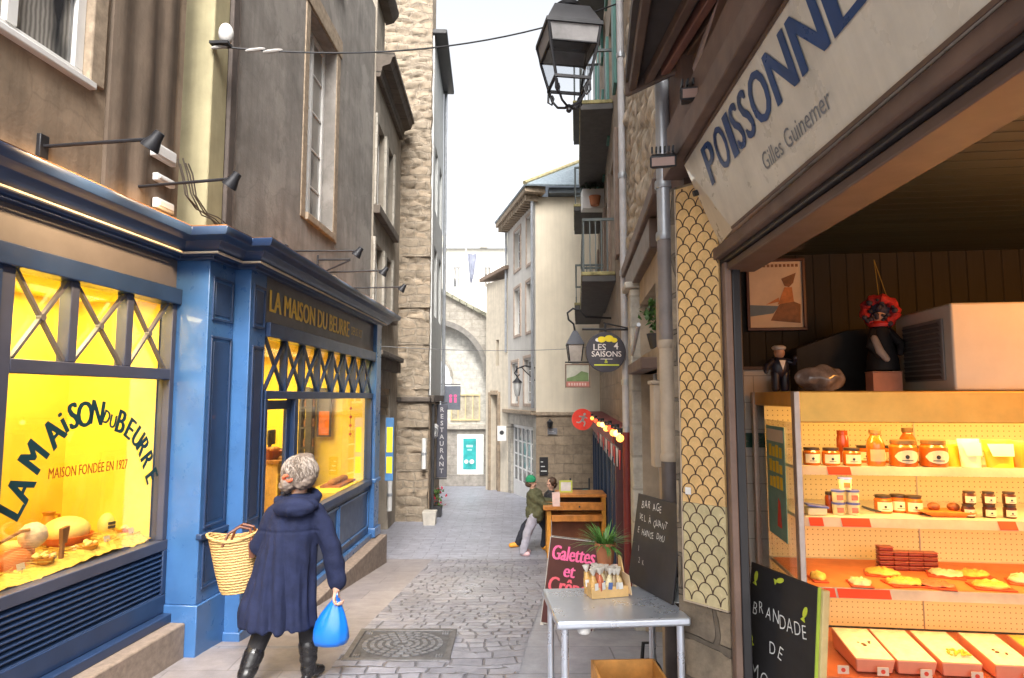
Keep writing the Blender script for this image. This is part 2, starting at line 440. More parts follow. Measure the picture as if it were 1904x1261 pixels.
def curtained_glass():
    """old panes: a net curtain hangs close behind parts of the dark glass"""
    m, t, p = newmat('dark_window_glass'); c = coords(t)
    w = nd(t, 'ShaderNodeTexWave', Scale=9, Distortion=2.5, Detail=2); w.bands_direction = 'X'; t.links.new(c, w.inputs['Vector'])
    k = ramp(t, noisef(t, scaled(t, c, (1.2, 1.2, .35)), 1.6, 3), [(.47, (0,)), (.54, (1,))])
    cur = mixc(t, w.outputs['Fac'], (.16, .15, .135), (.34, .32, .29))
    t.links.new(mixc(t, k, (.022, .025, .03), cur), p.inputs['Base Color'])
    p.inputs['Roughness'].default_value = .07; p.inputs['Specular IOR Level'].default_value = .9
    bumpn(t, p, noisef(t, c, 2.2, 2), .12, .03)
    MATS['dark_window_glass'] = m; return m
WINGLASS = curtained_glass()
CLEAR = glass('shop_glass', refl=.5, base=.055)
LAMPGLASS = glass('lantern_glass', (.93, .95, .97), refl=.5, base=.08)
YELLOWWALL = mat('yellow_display_wall', (.90, .70, .06), .75, var=.07, vs=2)
STRAW = mat('straw', (.75, .52, .09), .85, var=.3, vs=30)
BROWNPAINT = mat('dark_brown_paint', (.10, .058, .04), .5, var=.2, vs=4, grime=.3)
BROWNLITE = mat('weathered_brown_timber', (.125, .075, .055), .6, var=.25, vs=5, grime=.4)
SOFFIT = mat('brown_soffit', (.055, .043, .038), .6, var=.2, vs=3)
STEEL = mat('brushed_steel', (.60, .64, .72), .30, metal=.7, var=.10, vs=3)
GALV = mat('galvanised_steel', (.45, .46, .48), .38, metal=.7, var=.15)
FRAMEB = mat('dusky_blue_frame', (.058, .066, .105), .4, var=.15, vs=3)
TILEW = stone('white_tiles', (.72, .69, .64), (.70, .67, .62), (.45, .42, .38), .2, .2, .004, 0, .25, var=.05, dark=.05, rough=.25)
ROOFSLATE = mat('blue_slate', (.22, .27, .31), .5, var=.2, vs=14)
MOSS = mat('moss', (.10, .12, .02), .95, var=.5, vs=20, bump=.5)
LEAF = mat('green_leaf', (.06, .14, .025), .5, var=.4, vs=12)
TERRA = mat('terracotta', (.42, .16, .075), .8, var=.2)
ORANGEWOOD = mat('orange_varnished_wood', (.50, .19, .04), .4, var=.3, vs=9)
PALEWOOD = mat('pale_wood', (.62, .40, .17), .55, var=.25, vs=9)
CHALKBOARD = mat('chalkboard', (.018, .016, .017), .6, var=.3, vs=4)
CHALK = mat('white_chalk', (.72, .72, .70), .9, var=.2, vs=40)
PINK = mat('pink_paint', (.75, .12, .30), .7, var=.2, vs=30)
RED = mat('red_paint', (.62, .03, .02), .45, var=.15)
PRICE = mat('red_price_strip', (.65, .05, .02), .4, var=.1)
YLABEL = mat('yellow_print', (.80, .62, .03), .5, var=.1)
TEAL = mat('teal_print', (.02, .30, .30), .5, var=.2)
FRIDGEW = mat('fridge_lining', (.75, .70, .60), .45, var=.05)
# ---------------------------------------------------------------- ground
def ground_sheet(name, xl, xr, y0, y1, dz, m, ny=None, nx=8):
    mb = MB(); ny = ny or max(2, int((y1 - y0) / .5))
    for j in range(ny + 1):
        Y = y0 + (y1 - y0) * j / ny
        for i in range(nx + 1):
            x = xl(Y) + (xr(Y) - xl(Y)) * i / nx
            mb.v.append((x, Y, g(Y) + dz))
    for j in range(ny):
        for i in range(nx):
            a = j * (nx + 1) + i
            mb.f.append((a, a + 1, a + nx + 2, a + nx + 1))
    return struct(mb.build(name, m, smooth=80))
ground_sheet('ground', lambda Y: -60, lambda Y: 60, -8, 60, 0, SLAB_R, nx=4, ny=136)
xL = lambda Y: -1.36 + .012 * (Y - 5)
def xR(Y): return .02 + .115 * (Y - 4.7)
ground_sheet('road', xL, xR, -4, 10.8, .008, SETT, ny=60)
ground_sheet('pavement', lambda Y: -4.6, xL, -4, 10.8, .004, SLAB_L, ny=60)
ground_sheet('path', lambda Y: -3.6, lambda Y: .75 + .09 * (Y - 10), 10.8, 24, .006, SLABFAR, ny=50)

# manhole cover
def manhole():
    Y = 5.52; x = -.9
    r = T('manhole_cover', 'square cast iron manhole cover with concentric ring pattern set in the stone setts', 'manhole cover', Matrix.Translation((x, Y, g(Y) + .012)))
    mb = MB(); mb.box(-.42, .42, -.34, -.29, 0, .012); mb.box(-.42, .42, .29, .34, 0, .012); mb.box(-.42, -.37, -.29, .29, 0, .012); mb.box(.37, .42, -.29, .29, 0, .012)
    mb.build('frame', CASTG, r, bevel=.003)
    mb = MB(); mb.box(-.369, .369, -.289, .289, -.004, .004)
    mb.build('cover', CAST, r)
    mb = MB()
    for k, rad in enumerate((.05, .1, .15, .2, .25)):
        n = 6 + 5 * k
        for i in range(n):
            a0 = 2 * math.pi * (i + .5 * (k % 2)) / n; a1 = a0 + 2 * math.pi / n * .72
            P = [a0 + (a1 - a0) * q / 4 for q in range(5)]
            poly = [((rad + .014) * 1.25 * math.cos(a), (rad + .014) * math.sin(a)) for a in P] + [((rad - .014) * 1.25 * math.cos(a), (rad - .014) * math.sin(a)) for a in reversed(P)]
            mb.slab(poly, .0045, .011)
    for sx in (-1, 1):
        for sy in (-1, 1):
            for k in range(3):
                mb.box(sx * (.30 + k * .02), sx * (.312 + k * .02), sy * .22, sy * .27, .0045, .011)
    mb.build('raised_pattern', CASTL, r)
CAST = mat('cast_iron', (.13, .13, .14), .5, metal=.6, var=.3, vs=20)
CASTG = mat('cast_iron_frame', (.15, .145, .15), .5, metal=.5, var=.3, vs=20)
CASTL = mat('worn_cast_iron', (.27, .27, .29), .4, metal=.6, var=.3, vs=20)
manhole()


# ---------------------------------------------------------------- left: plans of the two shopfronts
P0 = at(300, 1121, 5.3).xy.to_3d(); P0.z = 0
dA = Vector((.0946, .9955, 0)).normalized(); rA = Vector((dA.y, -dA.x, 0))
P1 = P0 + rA * .29
P2 = P1 + dA * .40
P3 = P2 + rA * .15
dB = Vector((.03, 1, 0)).normalized(); rB = Vector((dB.y, -dB.x, 0))
P4 = P3 + dB * 4.75
FA = Fr(P0, math.atan2(dA.y, dA.x))
FB = Fr(P3, math.atan2(dB.y, dB.x))
LB = 4.75
SA = -3.0                                       # the first shopfront goes on past the picture's left edge

def sweep(mb, plan, prof):
    """profile (offset out to the street, z) carried along a plan line with mitred corners"""
    dirs = [(b - a).normalized() for a, b in zip(plan, plan[1:])]
    out = [Vector((d.y, -d.x, 0)) for d in dirs]
    rings = []
    for i, p in enumerate(plan):
        if i == 0: o = out[0]
        elif i == len(plan) - 1: o = out[-1]
        else:
            o = out[i - 1] + out[i]; o = o / max(.2, o.dot(out[i]))
        rings.append([(p.x + o.x * q, p.y + o.y * q, z) for q, z in prof])
    return mb.loft(rings, True)

def build_left_shop():
    I = FA.M.inverted()
    root = T('shopfront', 'glossy blue painted butter shop front with lit yellow display window, pilasters and moulded cornice', 'shopfront', FA.M)
    pl = [P0 + dA * SA, P0, P1, P2, P3, P4, P4 - rB * .35]
    loc = [I @ p for p in pl]
    # I maps to local coordinates (local y into the building): outward side is the right of the walking direction
    h_top = 3.40
    mb = MB(); sweep(mb, loc, [(-.12, 3.17), (.06, 3.17), (.06, 3.20), (.13, 3.215), (.17, 3.25), (.20, 3.29), (.29, 3.31), (.31, 3.345), (.31, 3.375), (.0, 3.40), (-.3, 3.40), (-.3, 3.30), (-.12, 3.28)])
    mb.build('cornice', BLUE_SHADED, root, bevel=.004)
    mb = MB(); sweep(mb, loc, [(-.25, 3.402), (.295, 3.379), (.298, 3.386), (-.25, 3.41)])
    mb.build('lead_flashing', mat('rusty_flashing', (.30, .15, .06), .6, metal=.2, var=.4), root)
    mb = MB(); sweep(mb, loc[:6], [(.135, 3.195), (.15, 3.20), (.15, 3.212), (.135, 3.212)])
    mb.build('light_bead', mat('warm_white_bead', (.62, .52, .38), .4), root)
    # frieze boards of the first bay
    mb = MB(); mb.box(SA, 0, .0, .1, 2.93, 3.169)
    mb.build('frieze', BLUE_WARM, root)
    hw0 = FA.px(295, 1006)[1]; ht0 = FA.px(305, 706)[1]; ht1 = FA.px(305, 686)[1]; hg1 = 2.80
    hl1 = FA.px(292, 1026)[1]; hl0 = FA.px(295, 1106)[1]
    s0 = FA.px(12, 690)[0]
    hs = .27
    mb = MB(); mb.box(SA, 0, -.06, .1, hg1, 2.928)
    mb.build('window_lintel', BLUE_SHADED, root, bevel=.006)
    # window frame: sill rail, posts, transom, mullions of the upper lights
    mb = MB()
    mb.box(s0 - .1, 0, -.03, .08, hl1, hw0)
    mb.box(s0 - .1, s0, -.02, .08, hw0, hg1); mb.box(-.055, 0, -.02, .08, hw0, hg1)
    mb.box(s0, -.055, -.02, .08, ht0, ht1)
    mul = [FA.px(131, 640)[0], FA.px(236, 640)[0]]
    for x in mul: mb.box(x - .035, x + .035, -.018, .07, ht1, hg1)
    mb.build('window_frame', FRAMEB, root, bevel=.006)
    mb = MB()
    xs = [s0] + mul + [-.055]
    for a, b in zip(xs, xs[1:]):
        a += .035; b -= .035
        mb.bar((a, .0, ht1 + .005), (b, .0, hg1 - .005), .020, .03); mb.bar((a, .004, hg1 - .005), (b, .004, ht1 + .005), .020, .03)
        mb.disc((a + b) / 2, (ht1 + hg1) / 2, .022, -.008, .03, 16)
    mb.build('crossed_glazing_bars', BLUE_WARM, root)
    mb = MB(); mb.box(s0, -.055, .035, .041, hw0, ht0); mb.box(s0, -.055, .04, .046, ht1, hg1)
    pane = mb.build('window_pane', CLEAR, root)
    # arched lettering on the pane, each letter turned along the arch
    pts = [(18, 945), (38, 908), (63, 849), (100, 804), (118, 784), (137, 772), (159, 769), (182, 766), (199, 775), (211, 783), (226, 783), (243, 796), (258, 812), (267, 829), (275, 853), (283, 884)]
    q = [FA.px(a, b, .03) for a, b in pts]
    mb = MB()
    sz = [.28, .27, .28, .27, .235, .25, .25, .245, .135, .135, .24, .225, .215, .215, .21, .21]
    ang = []
    for i in range(len(q)):
        a, b = q[max(0, i - 1)], q[min(len(q) - 1, i + 1)]
        ang.append(math.atan2(b[1] - a[1], b[0] - a[0]))
    for i, ch in enumerate('LAMAiSONDUBEURRE'):
        k = Matrix.Translation((q[i][0], 0, q[i][1])) @ Matrix.Rotation(-ang[i], 4, 'Y') @ Matrix.Translation((0, 0, -.36 * sz[i]))
        put_text(mb, ch, sz[i], k, sx=.74, y=.033, bold=.036)
    mb.build('arched_lettering', LETTER, pane)
    a, b = FA.px(78, 884, .03), FA.px(246, 862, .03)
    mb = MB(); L = b[0] - a[0]
    k = Matrix.Translation(((a[0] + b[0]) / 2, 0, (a[1] + b[1]) / 2 - .03)) @ Matrix.Rotation(-math.atan2(b[1] - a[1], L), 4, 'Y')
    put_text(mb, 'MAISON FONDÉE EN 1927', .098, k, sx=.64, y=.033, bold=.012)
    mb.build('founding_date_lettering', RUST, pane)
    # louvred stall riser
    mb = MB(); mb.box(SA, s0 - .1, -.03, .08, hs, 2.8)
    mb.box(s0 - .1, -.05, .05, .09, hl0, hl1)
    mb.build('riser_panel', BLUE_SHADED, root)
    mb = MB(); n = 9
    for i in range(n):
        z = hl0 + (hl1 - hl0) * (i + .5) / n
        mb.add([(s0 - .1, -.028, z - .016), (-.052, -.028, z - .016), (-.052, .02, z + .014), (s0 - .1, .02, z + .014), (s0 - .1, -.024, z - .024), (-.052, -.024, z - .024), (-.052, .03, z + .006), (s0 - .1, .03, z + .006)],
               [(0, 1, 2, 3), (7, 6, 5, 4), (0, 4, 5, 1), (1, 5, 6, 2), (2, 6, 7, 3), (3, 7, 4, 0)])
    mb.build('louvre_slats', BLUE_SHADED, root)
    mb = MB(); mb.box(-.052, 0, -.032, .08, hl0, hl1); mb.box(s0 - .1, 0, -.034, .08, hs + .07, hl0); mb.box(s0 - .1, 0, -.10, .08, hs, hs + .07)
    mb.build('riser_skirting', BLUE_SHADED, root, bevel=.008)
    # stepped pilasters between the two bays
    def loc2(p): v = I @ p; return (v.x, v.y)
    bk = P2 - rA * .6
    poly = [loc2(P0 - rA * .3), loc2(P1), loc2(P2), loc2(P2 - rA * .59)]
    mb = MB(); mb.slab(poly, hs + .13, 3.19)
    mb.build('pilaster', BLUE, root, bevel=.006)
    mb = MB(); o1 = .02
    poly = [loc2(P0 - rA * .3 - dA * o1), loc2(P1 + rA * o1 - dA * o1), loc2(P2 + rA * o1), loc2(P2 - rA * .58)]
    mb.slab(poly, -.02, hs + .13)
    mb.build('pilaster_base', BLUE, root, bevel=.008)
    poly = [loc2(P2 - rA * .28), loc2(P3), loc2(P3 + dB * .34), loc2(P3 + dB * .34 - rB * .40)]
    mb = MB(); mb.slab(poly, .05, 3.19)
    mb.build('pilaster', BLUE, root, bevel=.006)
    poly = [loc2(P2 - rA * .27 - dA * o1), loc2(P3 + rA * o1 - dA * o1), loc2(P3 + dB * .35 + rA * o1), loc2(P3 + dB * .35 - rB * .4)]
    mb = MB(); mb.slab(poly, -.08, .06)
    mb.build('pilaster_base', BLUE, root, bevel=.008)
    # raised mouldings on the street faces of both pilasters
    def panel(name, F_M, x0, x1, rows, y=0):
        mb = MB()
        for z0, z1 in rows:
            mb.frame(x0, x1, z0, z1, .022, y - .014, y + .01)
            mb.box(x0 + .045, x1 - .045, y - .008, y + .01, z0 + .045, z1 - .045)
        mb.build(name, BLUE_SHADED, root, M=I @ F_M, bevel=.004)
    F1 = Fr(P1, FA.ang)
    panel('pilaster_panel', F1.M, .05, .37, [(.5, .88), (.98, 2.55), (2.68, 3.05)])
    mb = MB(); mb.box(-.015, .41, -.03, .02, .905, .95)
    mb.build('dado_moulding', BLUE_SHADED, root, M=I @ F1.M, bevel=.008)
    panel('pilaster_panel', FB.M, .06, .31, [(.2, .75), (.95, 2.5), (2.66, 3.05)])
    mb = MB(); k = FA.loc(P2 + rA * .07); mb.tube([(k.x - .03, k.y, .78), (k.x - .03, k.y, .78 + 1e-4)], .001, 4)
    mb = MB()
    M = Matrix.Translation((k.x - .028, k.y, .80)) @ Matrix.Rotation(R(90), 4, 'Z')
    mb.lathe([(.02, -.012), (.026, 0), (.02, .012)], (0, 0, .035), 10, M)
    mb.tube([(.032 * math.cos(a), 0, .032 * math.sin(a)) for a in [2 * math.pi * i / 14 for i in range(15)]], .006, 6, M=M)
    mb.build('ring_knob', IRON, root)
    # ---- second bay, with the door
    MBf = I @ FB.M
    ppx = lambda x, y, n=0: FB.px(x, y, n)
    xd0, xd1 = .36, ppx(548, 800)[0]              # doorway
    xw1 = ppx(664, 800)[0]
    hz1 = ppx(600, 605)[1]; hz0 = ppx(600, 700)[1]; hz00 = ppx(600, 716)[1]
    hb = ppx(655, 908)[1]
    top = 2.72
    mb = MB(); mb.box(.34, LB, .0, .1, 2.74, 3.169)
    mb.build('sign_board', BLUE_WARM, root, M=MBf)
    mb = MB(); mb.box(.34, LB, -.05, .1, top - .12, 2.738)
    mb.build('window_lintel', BLUE_SHADED, root, M=MBf, bevel=.006)
    a, b = ppx(499, 540), ppx(668, 600)
    mb = MB(); L = b[0] - a[0]
    put_text(mb, 'LA MAISON DU BEURRE', .3, Matrix.Translation((a[0] + .02, 0, 2.85)), sx=1.0, y=-.006, align='LEFT', bold=.05)
    w = max(v[0] for v in mb.v) - a[0]
    mb.v = [(a[0] + (x - a[0]) * L * .84 / w, y, z) for x, y, z in mb.v]
    put_text(mb, 'DEPUIS 1927', .16, Matrix.Translation((a[0] + L * .87, 0, 2.9)), sx=L * .2 / 1.0, y=-.006, align='LEFT')
    mb.build('gilt_lettering', GOLD, root, M=MBf)
    mb = MB(); zt0, zt1 = top - .62, top - .70
    mb.box(.36, LB - .3, -.02, .08, zt1, zt0)
    mb.box(.36, .42, -.015, .08, .0, zt1); mb.box(xd1 - .05, xd1 + .05, -.016, .08, -.1, zt1)
    mb.box(LB - .36, LB - .3, -.015, .08, hb, zt1)
    mb.box(xd1 + .05, LB - .3, -.03, .08, hb - .08, hb)
    mb.build('window_frame', BLUE_SHADED, root, M=MBf, bevel=.005)
    mb = MB(); n = 8
    for i in range(n):
        u0 = .36 + (LB - .66) * i / n; u1 = .36 + (LB - .66) * (i + 1) / n
        if i: mb.box(u0 - .02, u0 + .02, -.01, .06, zt0, top - .12)
        mb.bar((u0 + .02, .0, zt0), (u1 - .02, .0, top - .12), .026, .03); mb.bar((u0 + .02, .004, top - .12), (u1 - .02, .004, zt0), .026, .03)
    mb.build('crossed_glazing_bars', BLUE_SHADED, root, M=MBf)
    mb = MB(); mb.box(.42, LB - .3, .04, .046, zt0, top - .12); mb.box(xd1 + .05, LB - .36, .042, .048, hb, zt1)
    mb.build('window_pane', CLEAR, root, M=MBf)
    d = MB(); zb = g(7) + .06
    dr = d.frame(.43, xd1 - .06, zb, zt1 - .01, .09, .03, .07).build('door', BLUE_SHADED, root, M=MBf, bevel=.004)
    MB().box(.52, xd1 - .15, .047, .053, zb + .09, zt1 - .1).build('door_pane', CLEAR, dr)
    m2 = MB(); m2.tube([(xd1 - .1, .03, 1.0), (xd1 - .1, -.03, 1.0), (xd1 - .1, -.03, 1.25), (xd1 - .1, .03, 1.25)], .01, 8)
    m2.build('door_handle', GOLD, dr)
    mb = MB(); mb.box(xd1 + .05, LB - .3, .02, .1, -.12, hb - .08)
    mb.build('riser_panel', BLUE_SHADED, root, M=MBf)
    mb = MB(); u0, u1 = xd1 + .12, LB - .36; n = 2
    for i in range(n):
        a = u0 + (u1 - u0) * i / n + .03; b = u0 + (u1 - u0) * (i + 1) / n - .03
        mb.frame(a, b, .08, hb - .15, .025, .0, .021)
    mb.box(xd1 + .05, LB - .3, -.04, .02, -.11, -.03)
    mb.build('riser_moulding', BLUE, root, M=MBf, bevel=.005)
    mb = MB(); mb.box(LB - .3, LB, -.06, .3, .02, 3.19)
    mb.build('pilaster', BLUE, root, M=MBf, bevel=.006)
    mb = MB(); mb.box(LB - .33, LB + .03, -.09, .31, -.1, .04); 
    mb.build('pilaster_base', BLUE, root, M=MBf, bevel=.008)
    mb = MB(); mb.box(LB - .32, LB + .02, -.085, .31, hb - .06, hb + .0); mb.build('pilaster_moulding', BLUE, root, M=MBf, bevel=.008)
    mb = MB()
    # plinths
    mb = MB(); mb.box(SA, -.015, -.22, .1, -.1, hs)
    mb.build('granite_step', STEP, root, bevel=.012)
    mb = MB(); mb.box(xd1 + .04, LB + .02, -.2, .1, -.75, -.112)
    mb.build('granite_step', STEP, root, M=MBf, bevel=.012)
    mb = MB(); mb.box(.3, xd1 + .03, -.12, .3, -.4, g(6.6) + .05)
    mb.build('door_threshold', STEP, root, M=MBf, bevel=.01)
    # ---- display box of the first bay, lined in yellow
    dz = hw0 - .0
    mb = MB(); D = .85; x0, x1 = SA + .2, -.06
    mb.quad((x0, D, dz - .4), (x1, D, dz - .4), (x1, D, 2.82), (x0, D, 2.82)); mb.quad((x1, .09, dz - .4), (x1, D, dz - .4), (x1, D, 2.82), (x1, .09, 2.82))
    mb.quad((x0, .09, dz - .4), (x0, D, dz - .4), (x0, D, 2.82), (x0, .09, 2.82)); mb.quad((x0, .09, 2.82), (x1, .09, 2.82), (x1, D, 2.82), (x0, D, 2.82))
    mb.quad((x0, .09, dz - .02), (x1, .09, dz - .02), (x1, D, dz - .02), (x0, D, dz - .02))
    mb.build('display_lining', YELLOWWALL, root)
    # ---- room of the second bay
    mb = MB(); D = 2.6; x0, x1 = .38, LB - .31; zf = g(7) + .05
    mb.quad((x0, D, zf), (x1, D, zf), (x1, D, 2.66), (x0, D, 2.66)); mb.quad((x1, .11, zf), (x1, D, zf), (x1, D, 2.66), (x1, .11, 2.66))
    mb.quad((x0, .11, zf), (x0, D, zf), (x0, D, 2.66), (x0, .11, 2.66)); mb.quad((x0, .11, 2.66), (x1, .11, 2.66), (x1, D, 2.66), (x0, D, 2.66))
    mb.build('room_lining', YELLOWWALL, root, M=MBf)
    mb = MB(); mb.quad((x0, .11, zf), (x1, .11, zf), (x1, D, zf), (x0, D, zf))
    mb.build('shop_floor', mat('shop_floor_tiles', (.3, .22, .13), .4), root, M=MBf)
    # lamps that light the displays
    def lamp(name, F, x, y, z, sx, sy, e, col):
        l = bpy.data.lights.new(name, 'AREA'); l.shape = 'RECTANGLE'; l.size, l.size_y, l.energy, l.color = sx, sy, e, col
        o = bpy.data.objects.new(name, l); COL.objects.link(o); o.matrix_world = F.sub(x, y, z); return o
    lamp('display_lamp', FA, -1.4, .45, 2.80, 2.2, .22, 32, (1, .80, .40))
    lamp('shop_lamp', FB, 2.3, 1.3, 2.64, 3.2, 1.2, 80, (1, .77, .36))
    return hw0, hb, xd1
hw0, hbB, xdB = build_left_shop()

# ---------------------------------------------------------------- left: things in the shop windows
def in_A(px, py, n):       # a point of the display, n metres behind the pane
    x, z = FA.px(px, py, n); return x, n, z
def display_items():
    zf = hw0 - .02
    mb = MB(); rnd = random.Random(3)
    N, Mm = 60, 18
    for j in range(Mm + 1):
        for i in range(N + 1):
            x = -2.7 + 2.63 * i / N; y = .062 + .78 * j / Mm
            mb.v.append((x, y, zf + .035 + .045 * min(1, j / 3) + .03 * noise.noise((x * 4, y * 4, 1)) + .02 * noise.noise((x * 15, y * 15, 3))))
    for j in range(Mm):
        for i in range(N):
            a = j * (N + 1) + i; mb.f.append((a, a + 1, a + N + 2, a + N + 1))
    for _ in range(900):
        x, y = rnd.uniform(-2.6, -.1), rnd.uniform(.11, .8); z = zf + .085 + .03 * noise.noise((x * 4, y * 4, 1))
        a = rnd.uniform(0, 6.28); l = rnd.uniform(.03, .08)
        dx, dy, dzz = math.cos(a) * l, math.sin(a) * l, rnd.uniform(-.01, .03)
        if y - abs(dy) < .12: continue
        mb.add([(x - dx, y - dy, z), (x + dx, y + dy, z + dzz), (x + dx, y + dy, z + dzz + .007), (x - dx, y - dy, z + .007)], [(0, 1, 2, 3)])
    o = mb.build('straw_bedding', STRAW, M=FA.M, smooth=0)
    tag(o, 'loose golden straw bedding on the floor of the butter shop display', 'straw', kind='stuff')
    CLAY = mat('orange_clay', (.62, .15, .015), .5, var=.2)
    BUTTER = mat('butter', (.88, .72, .22), .5, var=.06, sss=.1)
    x, y, z = in_A(122, 1005, .42)
    r = T('clay_bowl', 'wide orange clay bowl in the middle of the butter display', 'bowl', FA.sub(x, y, zf + .05))
    H = .105
    MB().lathe([(.06, .0), (.09, .015), (.15, H * .55), (.178, H), (.17, H), (.14, H * .6), (.05, .03)], n=28).build('bowl_body', CLAY, r)
    m = MB().ball((0, 0, 0), (.155, .15, .105), 24, 14).build('butter_mound', BUTTER, None, M=FA.sub(x, y, zf + .05 + H + .025))
    tag(m, 'big smooth yellow mound of butter heaped in the orange clay bowl', 'butter')
    x, y, z = in_A(60, 1015, .3)
    r = T('ball_ornament', 'rough white ball ornament on a short wooden stem left of the orange bowl', 'ornament', FA.sub(x, y, zf + .04))
    mb = MB(); mb.ball((0, 0, .2), .085, 20, 14)
    mb.v = [tuple(Vector(v) + (Vector(v) - Vector((0, 0, .2))) * .12 * noise.noise(Vector(v) * 40)) for v in mb.v]
    mb.build('white_head', mat('off_white_ceramic', (.72, .62, .5), .6, var=.2, vs=30), r)
    MB().lathe([(.05, 0), (.05, .012), (.018, .03), (.018, .13)], n=12).build('wooden_stem', PALEWOOD, r)
    x, y, z = in_A(198, 985, .45)
    r = T('painted_egg', 'yellow egg shaped ornament painted with small dark windows right of the orange bowl', 'ornament', FA.sub(x, y, zf + .05))
    MB().ball((0, 0, .09), (.065, .065, .09), 20, 14).build('egg_shell', BUTTER, r)
    mb = MB()
    for a in (-.45, -.15, .15):
        for k in (0, 1):
            p = Matrix.Rotation(a - .2, 4, 'Z')
            mb.box(-.009, .009, -.071, -.058, .065 + k * .03, .085 + k * .03, p)
    mb.build('painted_windows', DKGREY, r)
    x, y, z = in_A(176, 965, .62)
    r = T('doll', 'little brown haired doll with a stick standing at the back of the butter display', 'doll', FA.sub(x, y, zf + .05))
    mb = MB(); mb.lathe([(.07, 0), (.075, .02), (.05, .12), (.035, .2), (.045, .22)], n=14).build('dress', CLAY, r)
    MB().ball((0, 0, .27), (.05, .05, .056), 16, 10).build('head', mat('doll_face', (.75, .5, .3), .6), r)
    MB().ball((0, .012, .285), (.06, .055, .055), 16, 10).build('hair', mat('doll_hair', (.16, .06, .015), .8), r)
    MB().tube([(.04, -.02, .19), (.1, -.03, .22), (.22, -.04, .2)], .008, 6).build('stick', IRON, r)
    x, y, z = in_A(112, 1050, .16)
    r = T('wooden_butter_paddle', 'brown wooden butter paddle standing upright in the straw near the glass', 'paddle', FA.sub(x, y, zf))
    MB().tube([(0, 0, .0), (.005, 0, .12), (.02, .01, .2)], [.018, .016, .014], 8).build('handle', mat('dark_wood', (.28, .12, .03), .6, var=.3), r)
    MB().loft([[(.0, -.008, .17), (.04, -.008, .17), (.04, .02, .17), (.0, .02, .17)], [(-.005, -.008, .27), (.06, -.008, .28), (.06, .02, .28), (-.005, .02, .27)]]).build('blade', mat('dark_wood', (.28, .12, .03), .6), r)
    x, y, z = in_A(18, 1030, .3)
    r = T('wooden_churn', 'orange brown wooden churn lying on its side at the left of the display', 'churn', FA.sub(x, y, zf + .1))
    k = Matrix.Rotation(R(80), 4, 'Y')
    MB().lathe([(.06, -.12), (.085, -.08), (.095, 0), (.08, .08), (.05, .11), (.04, .14), (.05, .15)], n=18, M=k).build('churn_body', CLAY, r)
    MB().tube([(-.1, -.02, .15), (.05, -.02, .19), (.16, -.03, .185)], .012, 8).build('churn_handle', mat('dark_wood', (.28, .12, .03), .6), r)
    for px, py, lab in ((138, 1030, 'pale egg lying in the straw under the orange bowl'), (158, 1022, 'smaller pale egg lying right of the other egg')):
        x, y, z = in_A(px, py, .24)
        tag(MB().ball((0, 0, 0), (.045, .035, .035), 14, 10).build('egg', mat('egg_shell', (.8, .66, .42), .5), M=FA.sub(x, y, zf + .075)), lab, 'egg')
    x, y, z = in_A(265, 993, .35)
    r = T('wooden_crate', 'low brown wooden box in the right corner of the butter display', 'box', FA.sub(x, y, zf + .03))
    MB().box(-.14, .12, -.08, -.07, 0, .08).box(-.14, .12, .07, .08, 0, .08).box(-.14, -.13, -.07, .07, 0, .08).box(.11, .12, -.07, .07, 0, .08).box(-.13, .11, -.07, .07, 0, .01).build('box_body', mat('reddish_wood', (.36, .12, .06), .6, var=.25), r, bevel=.003)
    MB().box(-.15, .0, -.085, .085, .082, .092).build('lid', mat('reddish_wood', (.36, .12, .06), .6), r, bevel=.002)
    rnd = random.Random(41)
    CL2 = mat('ochre_glaze', (.66, .30, .03), .35, var=.25)
    for k, (px, py, n, kind, lab) in enumerate(((32, 985, .62, 'cheese', 'pale round cheese at the back left of the butter display'), (90, 975, .72, 'jug', 'tall ochre jug behind the white ball ornament'), (228, 985, .66, 'cheese', 'pale round cheese at the back right of the butter display'),
                                               (232, 1003, .3, 'bowl', 'small ochre bowl of butter curls right of the painted egg'), (160, 1045, .18, 'bowl', 'small ochre bowl of butter curls near the glass'), (75, 1062, .2, 'bowl', 'small ochre bowl in front of the white ball ornament'), (255, 985, .7, 'jug', 'tall ochre jug in the back right corner of the display'))):
        x, y, z = in_A(px, py, n); M = FA.sub(x, y, zf + .055)
        if kind == 'cheese':
            r = T('round_cheese', lab, 'cheese', M)
            MB().lathe([(.085, 0), (.092, .02), (.092, .07), (.085, .085), (.001, .088)], n=26).build('rind', mat('cheese_rind', (.82, .62, .25), .6, var=.2), r); MB().box(-.05, .05, -.095, -.088, .02, .065).build('paper_label', mat('cream_paper_label', (.82, .72, .52), .6), r)
        elif kind == 'jug':
            r = T('ochre_jug', lab, 'jug', M)
            MB().lathe([(.045, 0), (.065, .03), (.07, .1), (.045, .17), (.036, .2), (.046, .225), (.04, .225), (.03, .2)], n=20).build('jug_body', CL2, r); MB().tube([(.04, 0, .2), (.1, 0, .19), (.1, 0, .1), (.065, 0, .07)], .01, 8).build('jug_handle', CL2, r)
        else:
            r = T('small_bowl', lab, 'bowl', M)
            MB().lathe([(.035, 0), (.05, .01), (.075, .055), (.07, .055), (.045, .02)], n=22).build('bowl_body', CL2, r)
            mb = MB()
            for i in range(9): mb.ball((rnd.gauss(0, .025), rnd.gauss(0, .025), .055 + rnd.uniform(0, .02)), (.022, .016, .014), 10, 8, None)
            mb.build('butter_curls', BUTTER, r)
